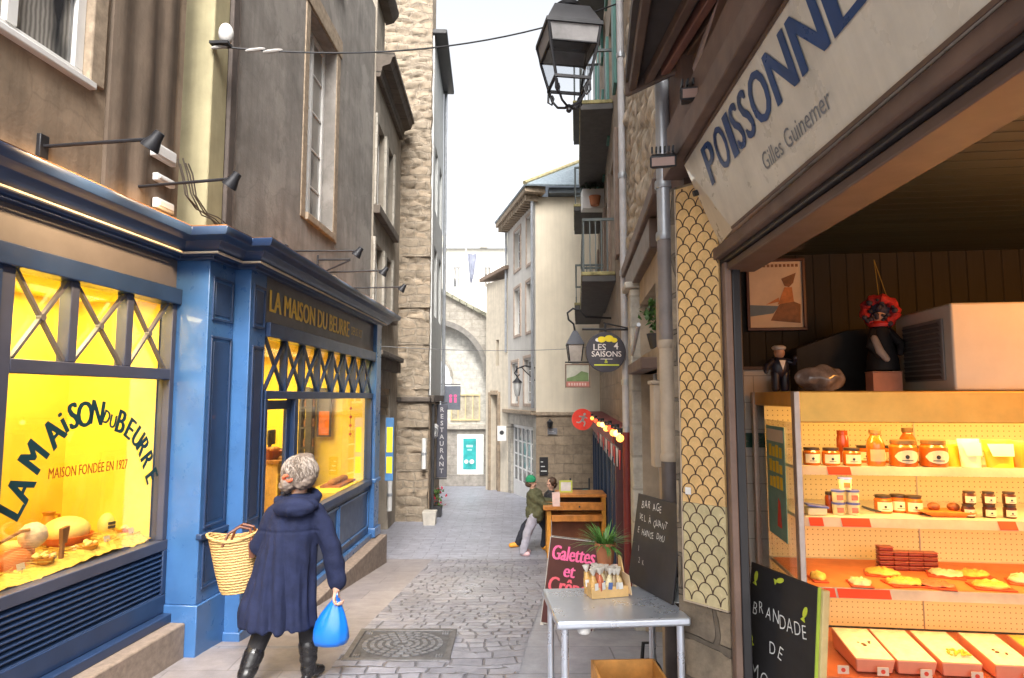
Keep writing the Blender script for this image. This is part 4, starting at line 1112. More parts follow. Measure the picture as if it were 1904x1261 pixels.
# ---------------------------------------------------------------- cream corner building
KX, KY = at(997, 900, 17.6).x, 17.6
FR = Fr((KX, KY), 0)
pl0 = Vector((at(943, 900, 21.0).x, 21.0))
dv = Vector((KX, KY)) - pl0
FL = Fr(pl0, math.atan2(dv.y, dv.x)); LL = dv.length
def cream_house():
    r = T('corner_house', 'cream rendered corner house with stone ground floor, brown window frames and slate roof', 'house', FR.M)
    I = FR.M.inverted() @ FL.M
    he = FR.px(1010, 366)[1]
    z1 = FR.px(1040, 766)[1]
    MB().wall(0, 3.2, z1, he, 0, [], .2, .3).build('wall', CREAM, r, smooth=0)
    MB().wall(0, 3.2, -1.4, z1 - .1, .0, [], .2, .3).build('ground_floor_wall', BROWNSTONE2, r, smooth=0)
    MB().box(0, 3.2, -.05, .1, z1 - .098, z1 - .002).build('string_course', GRANITE, r, bevel=.01)
    # street side
    def lp(px, py, n=0): return FL.px(px, py, n)
    win = []
    for (a, b, zt, zb) in (((957, 968), None, 430, 500), ((980, 991), None, 402, 488), ((957, 968), None, 538, 622), ((979, 991), None, 525, 615), ((952, 964), None, 676, 750), ((975, 989), None, 668, 750)):
        x0, _ = lp(a[0], zt); x1, _ = lp(a[1], zt); zt_ = lp(sum(a) / 2, zt)[1]; zb_ = lp(sum(a) / 2, zb)[1]
        win.append((x0, x1, zb_, zt_))
    zf = lp(970, 762)[1]
    MB().wall(0, LL - .002, zf, he - .02, 0, win, .22, .3).build('side_wall', CREAM_SHADED, r, M=I, smooth=0)
    for w in win:
        mb = MB(); mb.frame(w[0] - .09, w[1] + .09, w[2] - .09, w[3] + .12, .085, -.03, .1); mb.build('window_surround', mat('pinkish_stone_trim', (.46, .36, .29), .85, var=.2), r, M=I, bevel=.008)
        f = window(r, w[0] + .005, w[1] - .005, w[2] + .005, w[3] - .005, .1, rows=4, cols=2, w=.05, M=I)
    d0, dz0 = lp(949, 925); d1, dz1 = lp(990, 795)
    zg = g(19) - .35
    MB().wall(0, LL - .002, -1.6, zf - .12, .01, [(d0, d1, zg, dz1)], .25, .3).build('ground_floor_wall', PALESTONE, r, M=I, smooth=0)
    MB().box(-.1, LL + .0, -.15, .1, zf - .118, zf - .002).build('string_course', GRANITE, r, M=I, bevel=.015)
    mb = MB(); mb.box(d0 + .01, d1 - .01, .1, .16, dz1 - .1, dz1 - .01); mb.box(d0 + .01, d1 - .01, .1, .16, zg, zg + .75)
    n = 5
    for i in range(n + 1):
        x = d0 + .01 + (d1 - d0 - .1) * i / n; mb.box(x, x + .08, .1, .16, zg + .75, dz1 - .1)
    sf = mb.build('glazed_shopfront', WHITE, r, M=I, bevel=.005)
    mb = MB()
    for k in range(1, 4): mb.box(d0 + .05, d1 - .05, .115, .14, zg + .75 + (dz1 - zg - .85) * k / 4 - .02, zg + .75 + (dz1 - zg - .85) * k / 4 + .02)
    mb.build('glazing_bars', WHITE, sf)
    MB().box(d0 + .03, d1 - .03, .13, .145, zg + .74, dz1 - .09).build('window_pane', mat('grey_window_glass', (.12, .13, .14), .1, var=.3), sf)
    # eaves with brackets, roof
    W, D = 3.2, 6
    mb = MB(); mb.box(-.1, LL + .35, -.38, .2, he + .02, he + .2)
    mb.build('eaves_board', GRANITE, r, M=I, bevel=.01)
    mb = MB()
    n = 16
    for i in range(n): 
        x = .05 + (LL + .2) * i / n; mb.box(x, x + .1, -.32, .05, he - .16, he + .018)
    mb.build('eaves_brackets', GRANITE, r, M=I)
    mb = MB(); mb.box(.36, 3.2, -.3, .1, he + .02, he + .17); mb.build('front_eaves_board', mat('dark_slate_edge', (.12, .14, .16), .6), r)
    L0 = I @ Vector((-.1, -.42, he + .2)); L1 = I @ Vector((LL + .42, -.42, he + .2)); rid = Vector((2.2, 3.0, he + 2.1)); rid2 = Vector((3.6, .6, he + 2.1))
    mb = MB(); rx = Vector((3.4, -.35, he + .2))
    mb.add([L1, rx, rid2 + Vector((0, 1, 0)), Vector((1.9, 2.0, he + 1.9)), L0, Vector((2.0, 5.0, he + 1.9))], [(0, 1, 2, 3), (4, 0, 3, 5)])
    o = mb.build('roof', ROOFSLATE, r, smooth=0); s = o.modifiers.new('thick', 'SOLIDIFY'); s.thickness = .05
    a = Vector((1.9, 2.0, he + 1.9)); mb = MB(); mb.tube([L1 + Vector((0, 0, .03)), a + Vector((0, 0, .04))], .06, 8); mb.tube([a + Vector((0, 0, .04)), rid2 + Vector((0, 1, .04))], .06, 8)
    mb.build('ridge_tiles', mat('yellow_lichen_ridge', (.42, .36, .20), .9, var=.3), r)
    MB().tube([(-.09, -.09, z1 + .1), (-.09, -.09, he)], .045, 8).build('downpipe', ZINC, r)
    MB().tube([(.05, -.06, LL), (.05, -.06, he)], .04, 8, M=I).build('downpipe', ZINC, r)
    return r
BROWNSTONE2 = stone('mottled_brown_stone', (.42, .32, .22), (.34, .26, .18), (.32, .25, .18), .5, .25, .012, .02, .6, dark=.35)
cream_house()
def slim_house():
    a = Vector((at(903, 915, 22.0).x, 22.0)); b = Vector((at(944, 915, 20.9).x, 20.9)); d = b - a
    F = Fr(a, math.atan2(d.y, d.x)); L = d.length
    r = T('slim_house', 'slim pale rendered house with one slit window beside the cream corner house', 'house', F.M)
    za, zb = F.px(905, 525)[1], F.px(942, 503)[1]
    x, zs0 = F.px(925, 680); _, zs1 = F.px(925, 632)
    xd0, zd1 = F.px(913, 735); xd1 = F.px(926, 735)[0]
    H = min(za, zb) - .05
    MB().wall(0, L, -1.6, H, 0, [(x - .09, x + .09, zs0, zs1), (xd0, xd1, -1.6, zd1)], .25, 1.0).build('wall', mat('warm_pale_render', (.60, .53, .42), .85, var=.1, streak=.3), r, smooth=0)
    MB().box(x - .09, x + .09, .2, .24, zs0, zs1).build('slit_window', WINGLASS, r)
    dd = MB().box(xd0, xd1, .22, .28, -1.6, zd1).build('door', mat('weathered_door', (.16, .11, .08), .7, var=.3), r)
    mb = MB(); mb.box(xd0 - .14, xd0 - .004, -.05, .1, -1.6, zd1 + .1); mb.box(xd1 + .004, xd1 + .14, -.05, .1, -1.6, zd1 + .1); mb.box(xd0 - .002, xd1 + .002, -.05, .1, zd1 + .004, zd1 + .16)
    mb.build('door_surround', BROWNSTONE2, r, bevel=.02)
    MB().add([(-.15, -.2, za), (L + .1, -.2, zb), (L + .1, 1.2, zb + .2), (-.15, 1.2, za + .2), (-.15, -.2, za + .12), (L + .1, -.2, zb + .12), (L + .1, 1.2, zb + .32), (-.15, 1.2, za + .32)],
             [(3, 2, 1, 0), (4, 5, 6, 7), (0, 1, 5, 4), (1, 2, 6, 5), (2, 3, 7, 6), (3, 0, 4, 7)]).build('roof_edge', mat('brown_roof_edge', (.22, .16, .12), .8), r)
    # timber posts and a drain in front of its foot
    return F
FSL = slim_house()

# ---------------------------------------------------------------- left: small things on the walls
def find_arm(F, base, head, y0=0.0):
    s0 = F.px(*base, y0)[0]
    return min((-.2 - .01 * i for i in range(160)), key=lambda n: abs(F.px(*head, n)[0] - s0))
def arm_light(F, base, head, label, y0, lit=True):
    s, h = F.px(*base, y0); n = find_arm(F, base, head, y0); s2, h2 = F.px(*head, n)
    n = max(n, -1.0); 
    s2, h2 = F.px(*head, n)
    r = T('arm_spotlight', label, 'spotlight', F.sub(s, y0, h), 'arm spotlights above the butter shop')
    d = Vector((s2 - s, n - y0, h2 - h))
    MB().box(-.035, .035, -.03, 0, -.075, .075).build('wall_plate', IRON, r, bevel=.006)
    MB().tube([(0, -.02, 0), d * .5, d], .012, 8).build('arm', IRON, r)
    k = Matrix.Translation(d) @ Matrix.Rotation(R(35), 4, 'X')
    MB().lathe([(.018, .05), (.03, .045), (.035, .0), (.055, -.06), (.056, -.075), (.048, -.075), (.03, -.01)], n=14, M=k).build('lamp_head', IRON, r)
    MB().lathe([(.03, -.045), (.046, -.068), (.001, -.07)], n=14, M=k).build('lens', mat('warm_lamp_lens', (.8, .6, .3), .3, emit=(1, .62, .25), es=2.0), r)
    l = bpy.data.lights.new('spot_bulb', 'SPOT'); l.energy, l.color, l.spot_size, l.spot_blend, l.shadow_soft_size = 42, (1, .66, .34), R(125), .7, .04
    o = bpy.data.objects.new('spot_bulb', l); COL.objects.link(o); o.parent = r
    o.matrix_local = Matrix.Translation(d + Vector((0, .045, -.075))) @ Matrix.Rotation(R(35), 4, 'X')
    return r
arm_light(FA, (75, 273), (290, 258), 'black arm spotlight nearest the white window, above the big display window', .02)
arm_light(FA, (245, 348), (436, 332), 'black arm spotlight below the white electric box', .02)
arm_light(FH, (530, 467), (668, 467), 'black arm spotlight under the tall grey window, over the gilt sign', 0)
arm_light(FH, (592, 507), (716, 503), 'black arm spotlight between the iron bracket and the end of the cornice', 0)
arm_light(FH, (640, 536), (750, 534), 'farthest black arm spotlight, over the end of the shop cornice', 0)
def wall_bits():
    s, h = FH.px(590, 483); s2, h2 = FH.px(602, 512)
    r = T('iron_bracket', 'triangular black iron sign bracket on the grey wall above the gilt lettering', 'bracket', FH.sub(s, 0, h))
    b = h2 - h
    mb = MB(); mb.tube([(0, 0, 0), (0, -.45, 0)], .014, 8); mb.tube([(0, 0, b - .05), (0, -.45, -.01)], .012, 8); mb.tube([(0, -.005, .06), (0, -.005, b - .1)], .016, 8)
    mb.build('bracket_bars', IRON, r)
    for (a, b_, c, d), lab, nm in (((285, 262, 324, 312), 'tall white electric box on the brown wall under the cream strip', 'electric_box'), ((289, 320, 322, 352), 'small white junction box below the tall electric box', 'electric_box'), ((289, 366, 320, 400), 'white junction box resting behind the cornice cables', 'electric_box')):
        x0, z1 = FA.px(a, b_, -.06); x1, z0 = FA.px(c, d, -.06)
        r = T(nm, lab, 'electric box', FA.sub((x0 + x1) / 2, -.03, z0), 'electric boxes on the brown wall')
        w = (x1 - x0) / 2; hh = z1 - z0
        MB().box(-w, w, -.05, -.002, 0, hh).build('box_body', WHITE, r, bevel=.01); MB().box(-w + .02, w - .02, -.06, -.051, .02, hh - .02).build('box_lid', WHITE, r, bevel=.004)
    pts = [(330, 300), (338, 330), (345, 365), (365, 395), (385, 405), (405, 425)]
    mb = MB(); rnd = random.Random(4)
    for k in range(5):
        P = []
        for i, (a, b_) in enumerate(pts):
            s, h = FA.px(a + k * 5, b_ + rnd.uniform(-8, 6), -.10 - .02 * k)
            P.append((s, -.10 - .02 * k, h))
        mb.tube(P, .006, 6)
    tag(mb.build('cable_bundle', mat('dusty_cable', (.12, .10, .08), .8), M=FA.M), 'tangled dusty cables lying on top of the blue cornice', 'cables')
    P = []
    mb = MB()
    pp = [FH.px(398, y) for y in (0, 200, 400)]
    mb.box(.285, .40, -.05, -.002, 3.4, TOPZ)
    tag(mb.build('drain_duct', mat('dark_brown_duct', (.09, .07, .06), .7, var=.3), M=FH.M, bevel=.01), 'dark brown square duct running down the corner of the grey house', 'duct')
    tag(MB().tube([(.46, -.02, 3.4), (.455, -.02, 6), (.46, -.02, TOPZ)], .014, 8).build('wall_cable', mat('brown_cable', (.16, .13, .11), .7), M=FH.M), 'thin brown cable running up the grey wall beside the duct', 'cable')
    s, h = FH.px(430, 78, -.18)
    r = T('wall_lamp', 'round white globe lamp on the grey house wall beside the wire anchor', 'lamp', FH.sub(s, 0, h))
    MB().ball((0, -.13, .075), (.065, .065, .10), 18, 12).build('globe', WHITE, r); MB().box(-.05, .05, -.17, 0, -.035, -.01).build('bracket', IRON, r)
wall_bits()
def wires():
    a = FH.M @ Vector((FH.px(402, 86, -.05)[0], -.05, FH.px(402, 86, -.05)[1]))
    b = at(1160, 2, 7.3)
    r = T('overhead_wire', 'dark overhead wire with pale insulators crossing the street behind the big lantern', 'wire', Matrix.Translation(a))
    d = b - a
    mb = MB(); P = [d * (i / 20) - Vector((0, 0, .28 * (1 - (2 * i / 20 - 1) ** 2))) for i in range(21)]
    mb.tube(P, .009, 6); mb.build('wire', IRON, r)
    for t in (.01, .075, .11):
        p = d * t - Vector((0, 0, .28 * (1 - (2 * t - 1) ** 2))); q = d.normalized()
        mb = MB(); mb.tube([p - q * .09, p - q * .05, p + q * .05, p + q * .09], [.008, .018, .018, .008], 8); mb.build('insulator', mat('grey_ceramic', (.4, .38, .36), .5), r)
    a, b = at(655, 640, 11.4), at(1096, 646, 16)
    d = b - a
    tag(MB().tube([d * (i / 12) - Vector((0, 0, .1 * (1 - (i / 6 - 1) ** 2))) for i in range(13)], .007, 6).build('overhead_cable', mat('grey_cable', (.2, .2, .2), .7), M=Matrix.Translation(a)), 'thin grey cable strung low across the street in front of the cream corner house', 'cable')
wires()
def left_far_bits():
    # yellow and blue poster at the end of the butter shop
    p = at(698, 885, 11.1)
    r = T('advert_board', 'narrow blue and yellow advertising board hung at the end of the butter shop', 'sign', FB.sub(LB + .02, -.1, p.z))
    MB().box(.03, .07, -.17, -.04, 0, 1.0).build('board', mat('blue_print', (.05, .16, .36), .5), r, bevel=.004)
    mb = MB(); mb.box(.026, .029, -.155, -.06, .12, .38); mb.box(.026, .029, -.155, -.06, .45, .85); mb.build('yellow_print_blocks', YLABEL, r)
    for px, y0, y1, Y, lab in ((724, 812, 950, 13.6, 'tall white plastic pipe on the wall before the stone tower'), (788, 815, 872, 14.5, 'short white plastic pipe on the corner of the stone tower')):
        a, b = at(px, y1, Y), at(px, y0, Y)
        r = T('white_pipe', lab, 'pipe', Matrix.Translation(a), 'white plastic pipes on the left walls')
        MB().tube([(0, 0, 0), (0, 0, b.z - a.z)], .05, 10).build('pipe', WHITE, r)
        MB().tube([(0, 0, .3), (0, 0, .36)], .058, 10).build('clip', ZINC, r)
    # restaurant banner sign, seen edge on to the wall
    a, b = at(821, 888, 16.4), at(821, 752, 16.4)
    r = T('restaurant_sign', 'tall dark vertical sign reading RESTAURANT on the left wall', 'sign', Matrix.Translation(a)); h = b.z - a.z
    w = .13
    MB().box(-w, w, -.04, .04, 0, h).build('board', mat('slate_sign_board', (.07, .07, .09), .6), r, bevel=.01)
    mb = MB()
    for i, ch in enumerate('RESTAURANT'): put_text(mb, ch, h * .088, Matrix.Translation((0, 0, h * (.91 - .093 * i) - .02)), y=-.044, offset=.01)
    mb.build('lettering', mat('grey_lettering', (.5, .48, .48), .6), r)
    mb = MB(); mb.tube([(-.35, 0, h + .04), (w, 0, h + .04)], .015, 8); mb.tube([(-.35, 0, -.03), (w, 0, -.03)], .015, 8); mb.build('bracket', IRON, r)
    a, b = at(838, 762, 18.2), at(838, 718, 18.2); w = .27; h = b.z - a.z
    r = T('square_sign', 'square slate blue hanging sign with two small pink figures', 'sign', Matrix.Translation(a))
    MB().box(-w, w, -.03, .03, 0, h).build('board', mat('slate_blue_board', (.13, .145, .18), .6), r, bevel=.01)
    mb = MB()
    for x in (-.0, .13):
        mb.disc(x, h * .58, .045, -.035, -.031, 12); mb.box(x - .035, x + .035, -.035, -.031, h * .3, h * .5)
    mb.build('pink_figures', PINK, r)
    MB().tube([(-.6, 0, h + .05), (w, 0, h + .05)], .014, 8).build('bracket', IRON, r)
    a = at(803, 815, 16.0)
    r = T('wall_lamp', 'small white wall lamp with a ring on the left wall behind the stone tower', 'lamp', Matrix.Translation(a))
    MB().lathe([(.1, 0), (.15, .05), (.16, .3), (.1, .36)], n=14).build('lamp_body', WHITE, r)
    MB().tube([(.05 + .1 * math.cos(t), -.17, .18 + .1 * math.sin(t)) for t in [i * math.pi / 8 for i in range(17)]], .015, 6).build('ring', ZINC, r)
    MB().box(-.35, -.1, .0, .06, .12, .18).build('bracket', IRON, r)
    # planters and pots along the wall foot
    rnd = random.Random(9)
    for i, (px, Y, s, lab) in enumerate(((800, 14.3, .30, 'pale square planter at the foot of the stone tower'), (812, 15.4, .26, 'dark planter with red flowers under the restaurant sign'), (806, 16.6, .24, 'small dark planter behind the one with red flowers'))):
        b = at(px, 900, Y); b.z = g(Y)
        r = T('planter', lab, 'planter', Matrix.Translation(b), 'planters along the left wall')
        MB().loft([[(x * s * .42, y * s * .42, 0) for x, y in ((-1, -1), (1, -1), (1, 1), (-1, 1))], [(x * s * .5, y * s * .5, s) for x, y in ((-1, -1), (1, -1), (1, 1), (-1, 1))]]).build('tub', [mat('pale_tub', (.5, .46, .4), .8), DKGREY, DKGREY][i], r, bevel=.01)
        if i:
            mb, mf = MB(), MB()
            for k in range(90):
                c = Vector((rnd.gauss(0, s * .35), rnd.gauss(0, s * .35), s + rnd.uniform(0, s * 1.5)))
                e = Matrix.Translation(c) @ Matrix.Rotation(rnd.uniform(0, 6), 4, 'Z') @ Matrix.Rotation(rnd.uniform(-1, 1), 4, 'X')
                (mf if (k % 3 == 0 and i == 1) else mb).add([(-.03, 0, 0), (0, -.05, .01), (.03, 0, 0), (0, .05, .01)], [(0, 1, 2, 3)], e)
            mb.build('foliage', LEAF, r, smooth=0)
            if mf.v: mf.build('flowers', mat('red_petals', (.4, .02, .05), .6), r, smooth=0)
left_far_bits()
def right_wall_signs_on_cream():
    for (a, b, c, d), lab, nm, m in (((1018, 796, 1036, 808), 'small grey street name plaque on the stone ground floor of the cream house', 'street_plaque', mat('grey_plaque', (.2, .2, .22), .5)), ((1003, 850, 1019, 884), 'black menu board hung on the stone wall behind the children', 'menu_board', CHALKBOARD)):
        x0, z1 = FR.px(a, b); x1, z0 = FR.px(c, d)
        r = T(nm, lab, 'sign', FR.sub((x0 + x1) / 2, -.03, z0)); w = (x1 - x0) / 2; h = z1 - z0
        MB().box(-w, w, -.02, .028, 0, h).build('board', m, r, bevel=.005)
        mb = MB()
        for k in range(3): mb.box(-w * .7, w * .7 - k * .05, -.0235, -.0205, h * (.22 + .25 * k), h * (.27 + .25 * k))
        mb.build('lines_of_writing', CHALK, r)
    x, z = FR.px(1022, 788)
    r = T('small_lantern', 'small dark lamp above the grey street plaque', 'lamp', FR.sub(x, 0, z)); MB().lathe([(.05, -.1), (.09, .05), (.02, .12)], (0, -.15, 0), 8).build('lamp_body', IRON, r); MB().box(-.02, .02, -.15, 0, .1, .13).build('bracket', IRON, r)
    p = at(933, 820, 20.5); p2 = at(933, 792, 20.5)
    r = T('white_sign', 'small white square sign with a dark emblem beside the glazed shopfront', 'sign', Matrix.Translation(p)); h = p2.z - p.z
    MB().box(-.14, .14, -.02, .02, 0, h).build('board', WHITE, r, bevel=.005); MB().disc(0, h * .55, .07, -.024, -.021, 14).build('emblem', DKGREY, r)
    MB().box(.12, .5, -.01, .01, h * .9, h * .95).build('bracket', IRON, r)
    # scrolled bracket lantern on the cream side wall
    x, z = FL.px(962, 735, -.5)
    r = T('bracket_lantern', 'old lantern on a scrolled iron bracket on the shaded side of the cream house', 'lantern', FL.sub(x, -.5, z))
    mb = MB(); mb.tube([(0, .5, .75), (0, .2, .8), (0, 0, .72), (0, -.08, .6), (0, 0, .5), (0, .06, .56)], .02, 6); mb.tube([(0, .5, .4), (0, .25, .62), (0, .1, .78)], .015, 6); mb.build('scroll_bracket', IRON, r)
    MB().lathe([(.02, .5), (.05, .44), (.13, .36), (.14, .34)], n=8).build('cap', IRON, r); MB().lathe([(.12, .34), (.07, .0), (.04, -.03)], n=8).build('lantern_body', mat('frosted_glass', (.6, .6, .58), .3), r)
right_wall_signs_on_cream()
# ---------------------------------------------------------------- right: the houses along the street
FC = Fr((1.006, 4.05), math.atan2(-1, -.10))
def cs(Y): return -(Y - 4.05) * 1.005
def plane_px(M, px, py):
    I = M.inverted(); o = I @ CAM; d = I.to_3x3() @ ray(px, py); t = -o.y / d.y
    p = o + d * t; return p.x, p.z
def near_house():
    r = T('stone_house', 'narrow rubble stone house with timber lintels and a dark doorway between the downpipes', 'house', FC.M)
    s1 = cs(7.35)
    zl = FC.px(1198, 432)[1]
    d0, d1 = FC.px(1194, 800)[0], FC.px(1224, 800)[0]
    zd = FC.px(1205, 692)[1]; zu0 = FC.px(1205, 655)[1]; zu1 = FC.px(1205, 545)[1]
    MB().wall(s1, .0, -.6, zl - .12, 0, [(d0, d1, -.6, zd), (d0, d1, zu0, zu1)], .28, .3).build('lower_wall', mat('beige_stone_render', (.36, .28, .20), .85, var=.2, vs=5, bump=.3, grime=.4), r, smooth=0)
    w0, w1 = FC.px(1222, 250)[0] - .1, FC.px(1222, 250)[0] + .12
    # rough stone above the lintels, built proud and uneven
    mb = MB(); nx, nz = 90, 110; z0, z1 = zl + .12, 6.2
    for j in range(nz + 1):
        for i in range(nx + 1):
            x = s1 + (.02 - s1) * i / nx; z = z0 + (z1 - z0) * j / nz
            d, _ = noise.voronoi(Vector((x * 2.6 + .3 * noise.noise((x * 3, z * 3, 0)), z * 6.0 + .3 * noise.noise((x * 2, z * 2, 9)), 1.5)))
            e = min(1, (d[1] - d[0]) * 3.2)
            mb.v.append((x, .03 - .05 * e ** .45 + .03 * noise.noise((x * 6, 5, z * 6)) - .03 * noise.noise((x * 1.5, 2, z * 1.5)), z))
    for j in range(nz):
        for i in range(nx):
            a = j * (nx + 1) + i; mb.f.append((a, a + 1, a + nx + 2, a + nx + 1))
    mb.build('rough_stone_wall', mat('pale_rough_stone', (.44, .38, .30), .9, var=.5, vs=6, bump=.6, bs=30, grime=.35), r, smooth=80)
    MB().wall(s1, .0, 6.2, 12, -.0, [], .1, .5).build('upper_wall', BROWNSTONE, r, smooth=0)
    mb = MB(); mb.box(s1 + .1, .0, -.10, .05, zl - .13, zl - .02); mb.box(s1 + .1, .0, -.06, .05, zl - .018, zl + .1); mb.build('timber_lintel', BROWNLITE, r, bevel=.012)
    MB().box(s1 + .5, -.5, -.07, .05, zl - .36, zl - .14).build('timber_fascia', BROWNPAINT, r, bevel=.01)
    mb = MB(); mb.box(d0 - .32, d0 - .02, -.09, .1, -.5, FC.px(1180, 552)[1]); mb.build('stone_jamb', PALESTONE, r, bevel=.015)
    MB().box(d0 - .36, d0 + .01, -.14, .1, FC.px(1180, 552)[1] + .002, FC.px(1180, 540)[1]).build('jamb_capital', PALESTONE, r, bevel=.015)
    MB().box(d0 + .0, d1, -.12, .1, zd + .0, zd + .09).build('door_lintel', BROWNLITE, r, bevel=.01)
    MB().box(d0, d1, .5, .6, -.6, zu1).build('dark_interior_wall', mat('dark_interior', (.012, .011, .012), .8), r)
    mb = MB(); mb.tube([(d0 + .12, .2, .0), (d0 + .05, .12, zd)], .018, 8); mb.build('door_edge_rail', ZINC, r)
    mb = MB(); mb.tube([(d0 + .05, -.08, zu0 + .02), (d1 - .1, -.12, zu0 + .18)], .016, 8); mb.build('sloping_rail', ZINC, r)
near_house()
def hanging_plant():
    x, z = FC.px(1204, 612, -.02)
    r = T('window_plant', 'dark leafy plant in the opening above the dark doorway', 'plant', FC.sub(x, .06, z - .16))
    MB().lathe([(.06, 0), (.09, .12), (.08, .12), (.05, .02)], n=12).build('pot', DKGREY, r)
    mb = MB(); rnd = random.Random(8)
    for i in range(120):
        c = Vector((rnd.gauss(0, .09), rnd.gauss(0, .05), .14 + rnd.uniform(0, .25)))
        mb.add([(-.02, 0, 0), (0, -.035, .01), (.02, 0, 0), (0, .035, .01)], [(0, 1, 2, 3)], Matrix.Translation(c) @ Matrix.Rotation(rnd.uniform(0, 6), 4, 'Z') @ Matrix.Rotation(rnd.uniform(-1.4, 1.4), 4, 'X'))
    mb.build('foliage', LEAF, r, smooth=0)
    for y, lab in ((838, 'small green glass float hanging topmost inside the dark doorway'), (874, 'middle green glass float hanging inside the dark doorway'), (892, 'lowest green glass float hanging inside the dark doorway')):
        x, z = FC.px(1200, y, .1)
        r = T('glass_float', lab, 'ornament', FC.sub(x, .1, z), 'green floats in the doorway')
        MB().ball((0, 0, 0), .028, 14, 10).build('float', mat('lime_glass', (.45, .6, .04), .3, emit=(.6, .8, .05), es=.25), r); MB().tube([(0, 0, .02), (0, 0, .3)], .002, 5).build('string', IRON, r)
hanging_plant()
def far_house():
    r = T('balcony_house', 'long stone house with stacked narrow balconies and a blue shop below', 'house', FC.M)
    a, b = cs(17.7), cs(7.36)
    rows = [3.95, 6.5, 9.1]
    holes = []
    for z in rows:
        for Y in (8.6, 10.6, 12.6, 14.6, 16.4):
            holes.append((cs(Y) - .45, cs(Y) + .45, z + .12, z + 2.0))
    MB().wall(a, b, 2.6, 13, .03, holes, .2, .4).build('wall', mat('stone_render', (.27, .215, .165), .85, var=.25, vs=4, bump=.3, streak=.3), r, smooth=0)
    MB().wall(a, b, -1.4, 2.6, .03, [], .2, .4).build('ground_floor_wall', BROWNSTONE2, r, smooth=0)
    for h in holes:
        window(r, h[0] + .01, h[1] - .01, h[2] + .01, h[3] - .01, .12, rows=4)
    GREENP = mat('green_shutter_paint', (.06, .19, .16), .5, var=.15)
    for h in holes:
        mb = MB(); mb.box(h[0] - .42, h[0] - .02, -.02, .028, h[2], h[3]); mb.build('shutter', GREENP if h[2] > 6 else mat('faded_brown_shutter', (.22, .15, .11), .6), r, bevel=.004)
    def balcony(Y0, Y1, z, w, moss=True):
        s0, s1 = cs(Y1), cs(Y0)
        sl = MB().box(s0, s1, -w, .029, z, z + .13).build('balcony', mat('dark_balcony_slab', (.07, .066, .064), .7, var=.2), r, bevel=.01)
        MB().box(s0 - .01, s1 + .012, -w - .012, .02, z + .10, z + .16).build('slab_edge', mat('mossy_slab_edge', (.30, .26, .12), .9, var=.6, vs=7), sl, bevel=.01)
        mb = MB(); top = z + .98
        mb.box(s0, s1, -w + .01, -w + .05, top, top + .04); mb.box(s1 - .04, s1, -w + .05, .02, top, top + .04); mb.box(s0, s0 + .04, -w + .05, .02, top, top + .04)
        mb.box(s0, s1, -w + .015, -w + .045, z + .26, z + .29)
        n = int((s1 - s0) / .14)
        for i in range(n + 1): x = s0 + .02 + (s1 - s0 - .04) * i / n; mb.box(x - .009, x + .009, -w + .02, -w + .04, z + .16, top)
        for i in range(1, 5): y = -w + .04 + (w - .05) * i / 5; mb.box(s1 - .03, s1 - .012, y - .009, y + .009, z + .16, top)
        mb.build('railing', mat('grey_green_railing', (.09, .11, .11), .5, var=.2), sl)
    z4 = at(1125, 508, 10).z; z2 = at(1125, 188, 10).z; z0 = at(1125, 75, 13.9).z
    for z in (z4, z2, z0): balcony(10, 13.9, z - .13, .50)
    for (py, Y) in ((435, 16.2), (268, 16.3), (603, 17.0)): balcony(14.1, Y, at(1085, py, Y).z, .62)
    # blue shop with red fascia, standing a little askew to the house
    a2, b2 = Vector((2.05, 16.6)), Vector((1.30, 7.9)); d2 = b2 - a2
    F2 = Fr(a2, math.atan2(d2.y, d2.x)); L2 = d2.length; K = FC.M.inverted() @ F2.M
    zf = F2.px(1128, 822)[1]
    MB().box(0, L2, .05, .3, -1.4, zf).build('blue_shopfront', mat('dark_blue_shop', (.018, .045, .09), .4, var=.2, vs=3), r, M=K)
    mb = MB()
    for i in range(7):
        u0 = L2 * i / 7 + .1; u1 = L2 * (i + 1) / 7 - .1
        mb.frame(u0, u1, -.5, zf - .12, .08, .0, .06)
    mb.build('shop_door_frames', mat('mid_blue_shop', (.014, .035, .085), .4, var=.2), r, M=K, bevel=.004)
    mb = MB()
    for i in range(7): mb.box(L2 * i / 7 + .18, L2 * (i + 1) / 7 - .18, .03, .048, .0, zf - .2)
    mb.build('shop_panes', WINGLASS, r, M=K)
    MB().box(0, L2, -.08, .25, zf + .002, zf + .3).build('red_fascia', mat('dull_red_fascia', (.26, .035, .03), .5), r, M=K, bevel=.01)
    MB().box(0, L2 + .03, -.14, .25, zf + .302, zf + .36).build('fascia_cornice', mat('dark_red_paint', (.16, .02, .02), .5), r, M=K, bevel=.01)
    MB().box(L2 + .002, L2 + .14, -.06, .2, -1, zf + .3).build('dark_red_post', mat('dark_maroon_post', (.07, .02, .022), .5, var=.2), r, M=K, bevel=.01)
    return F2, L2, zf
FBS, LBS, ZBS = far_house()
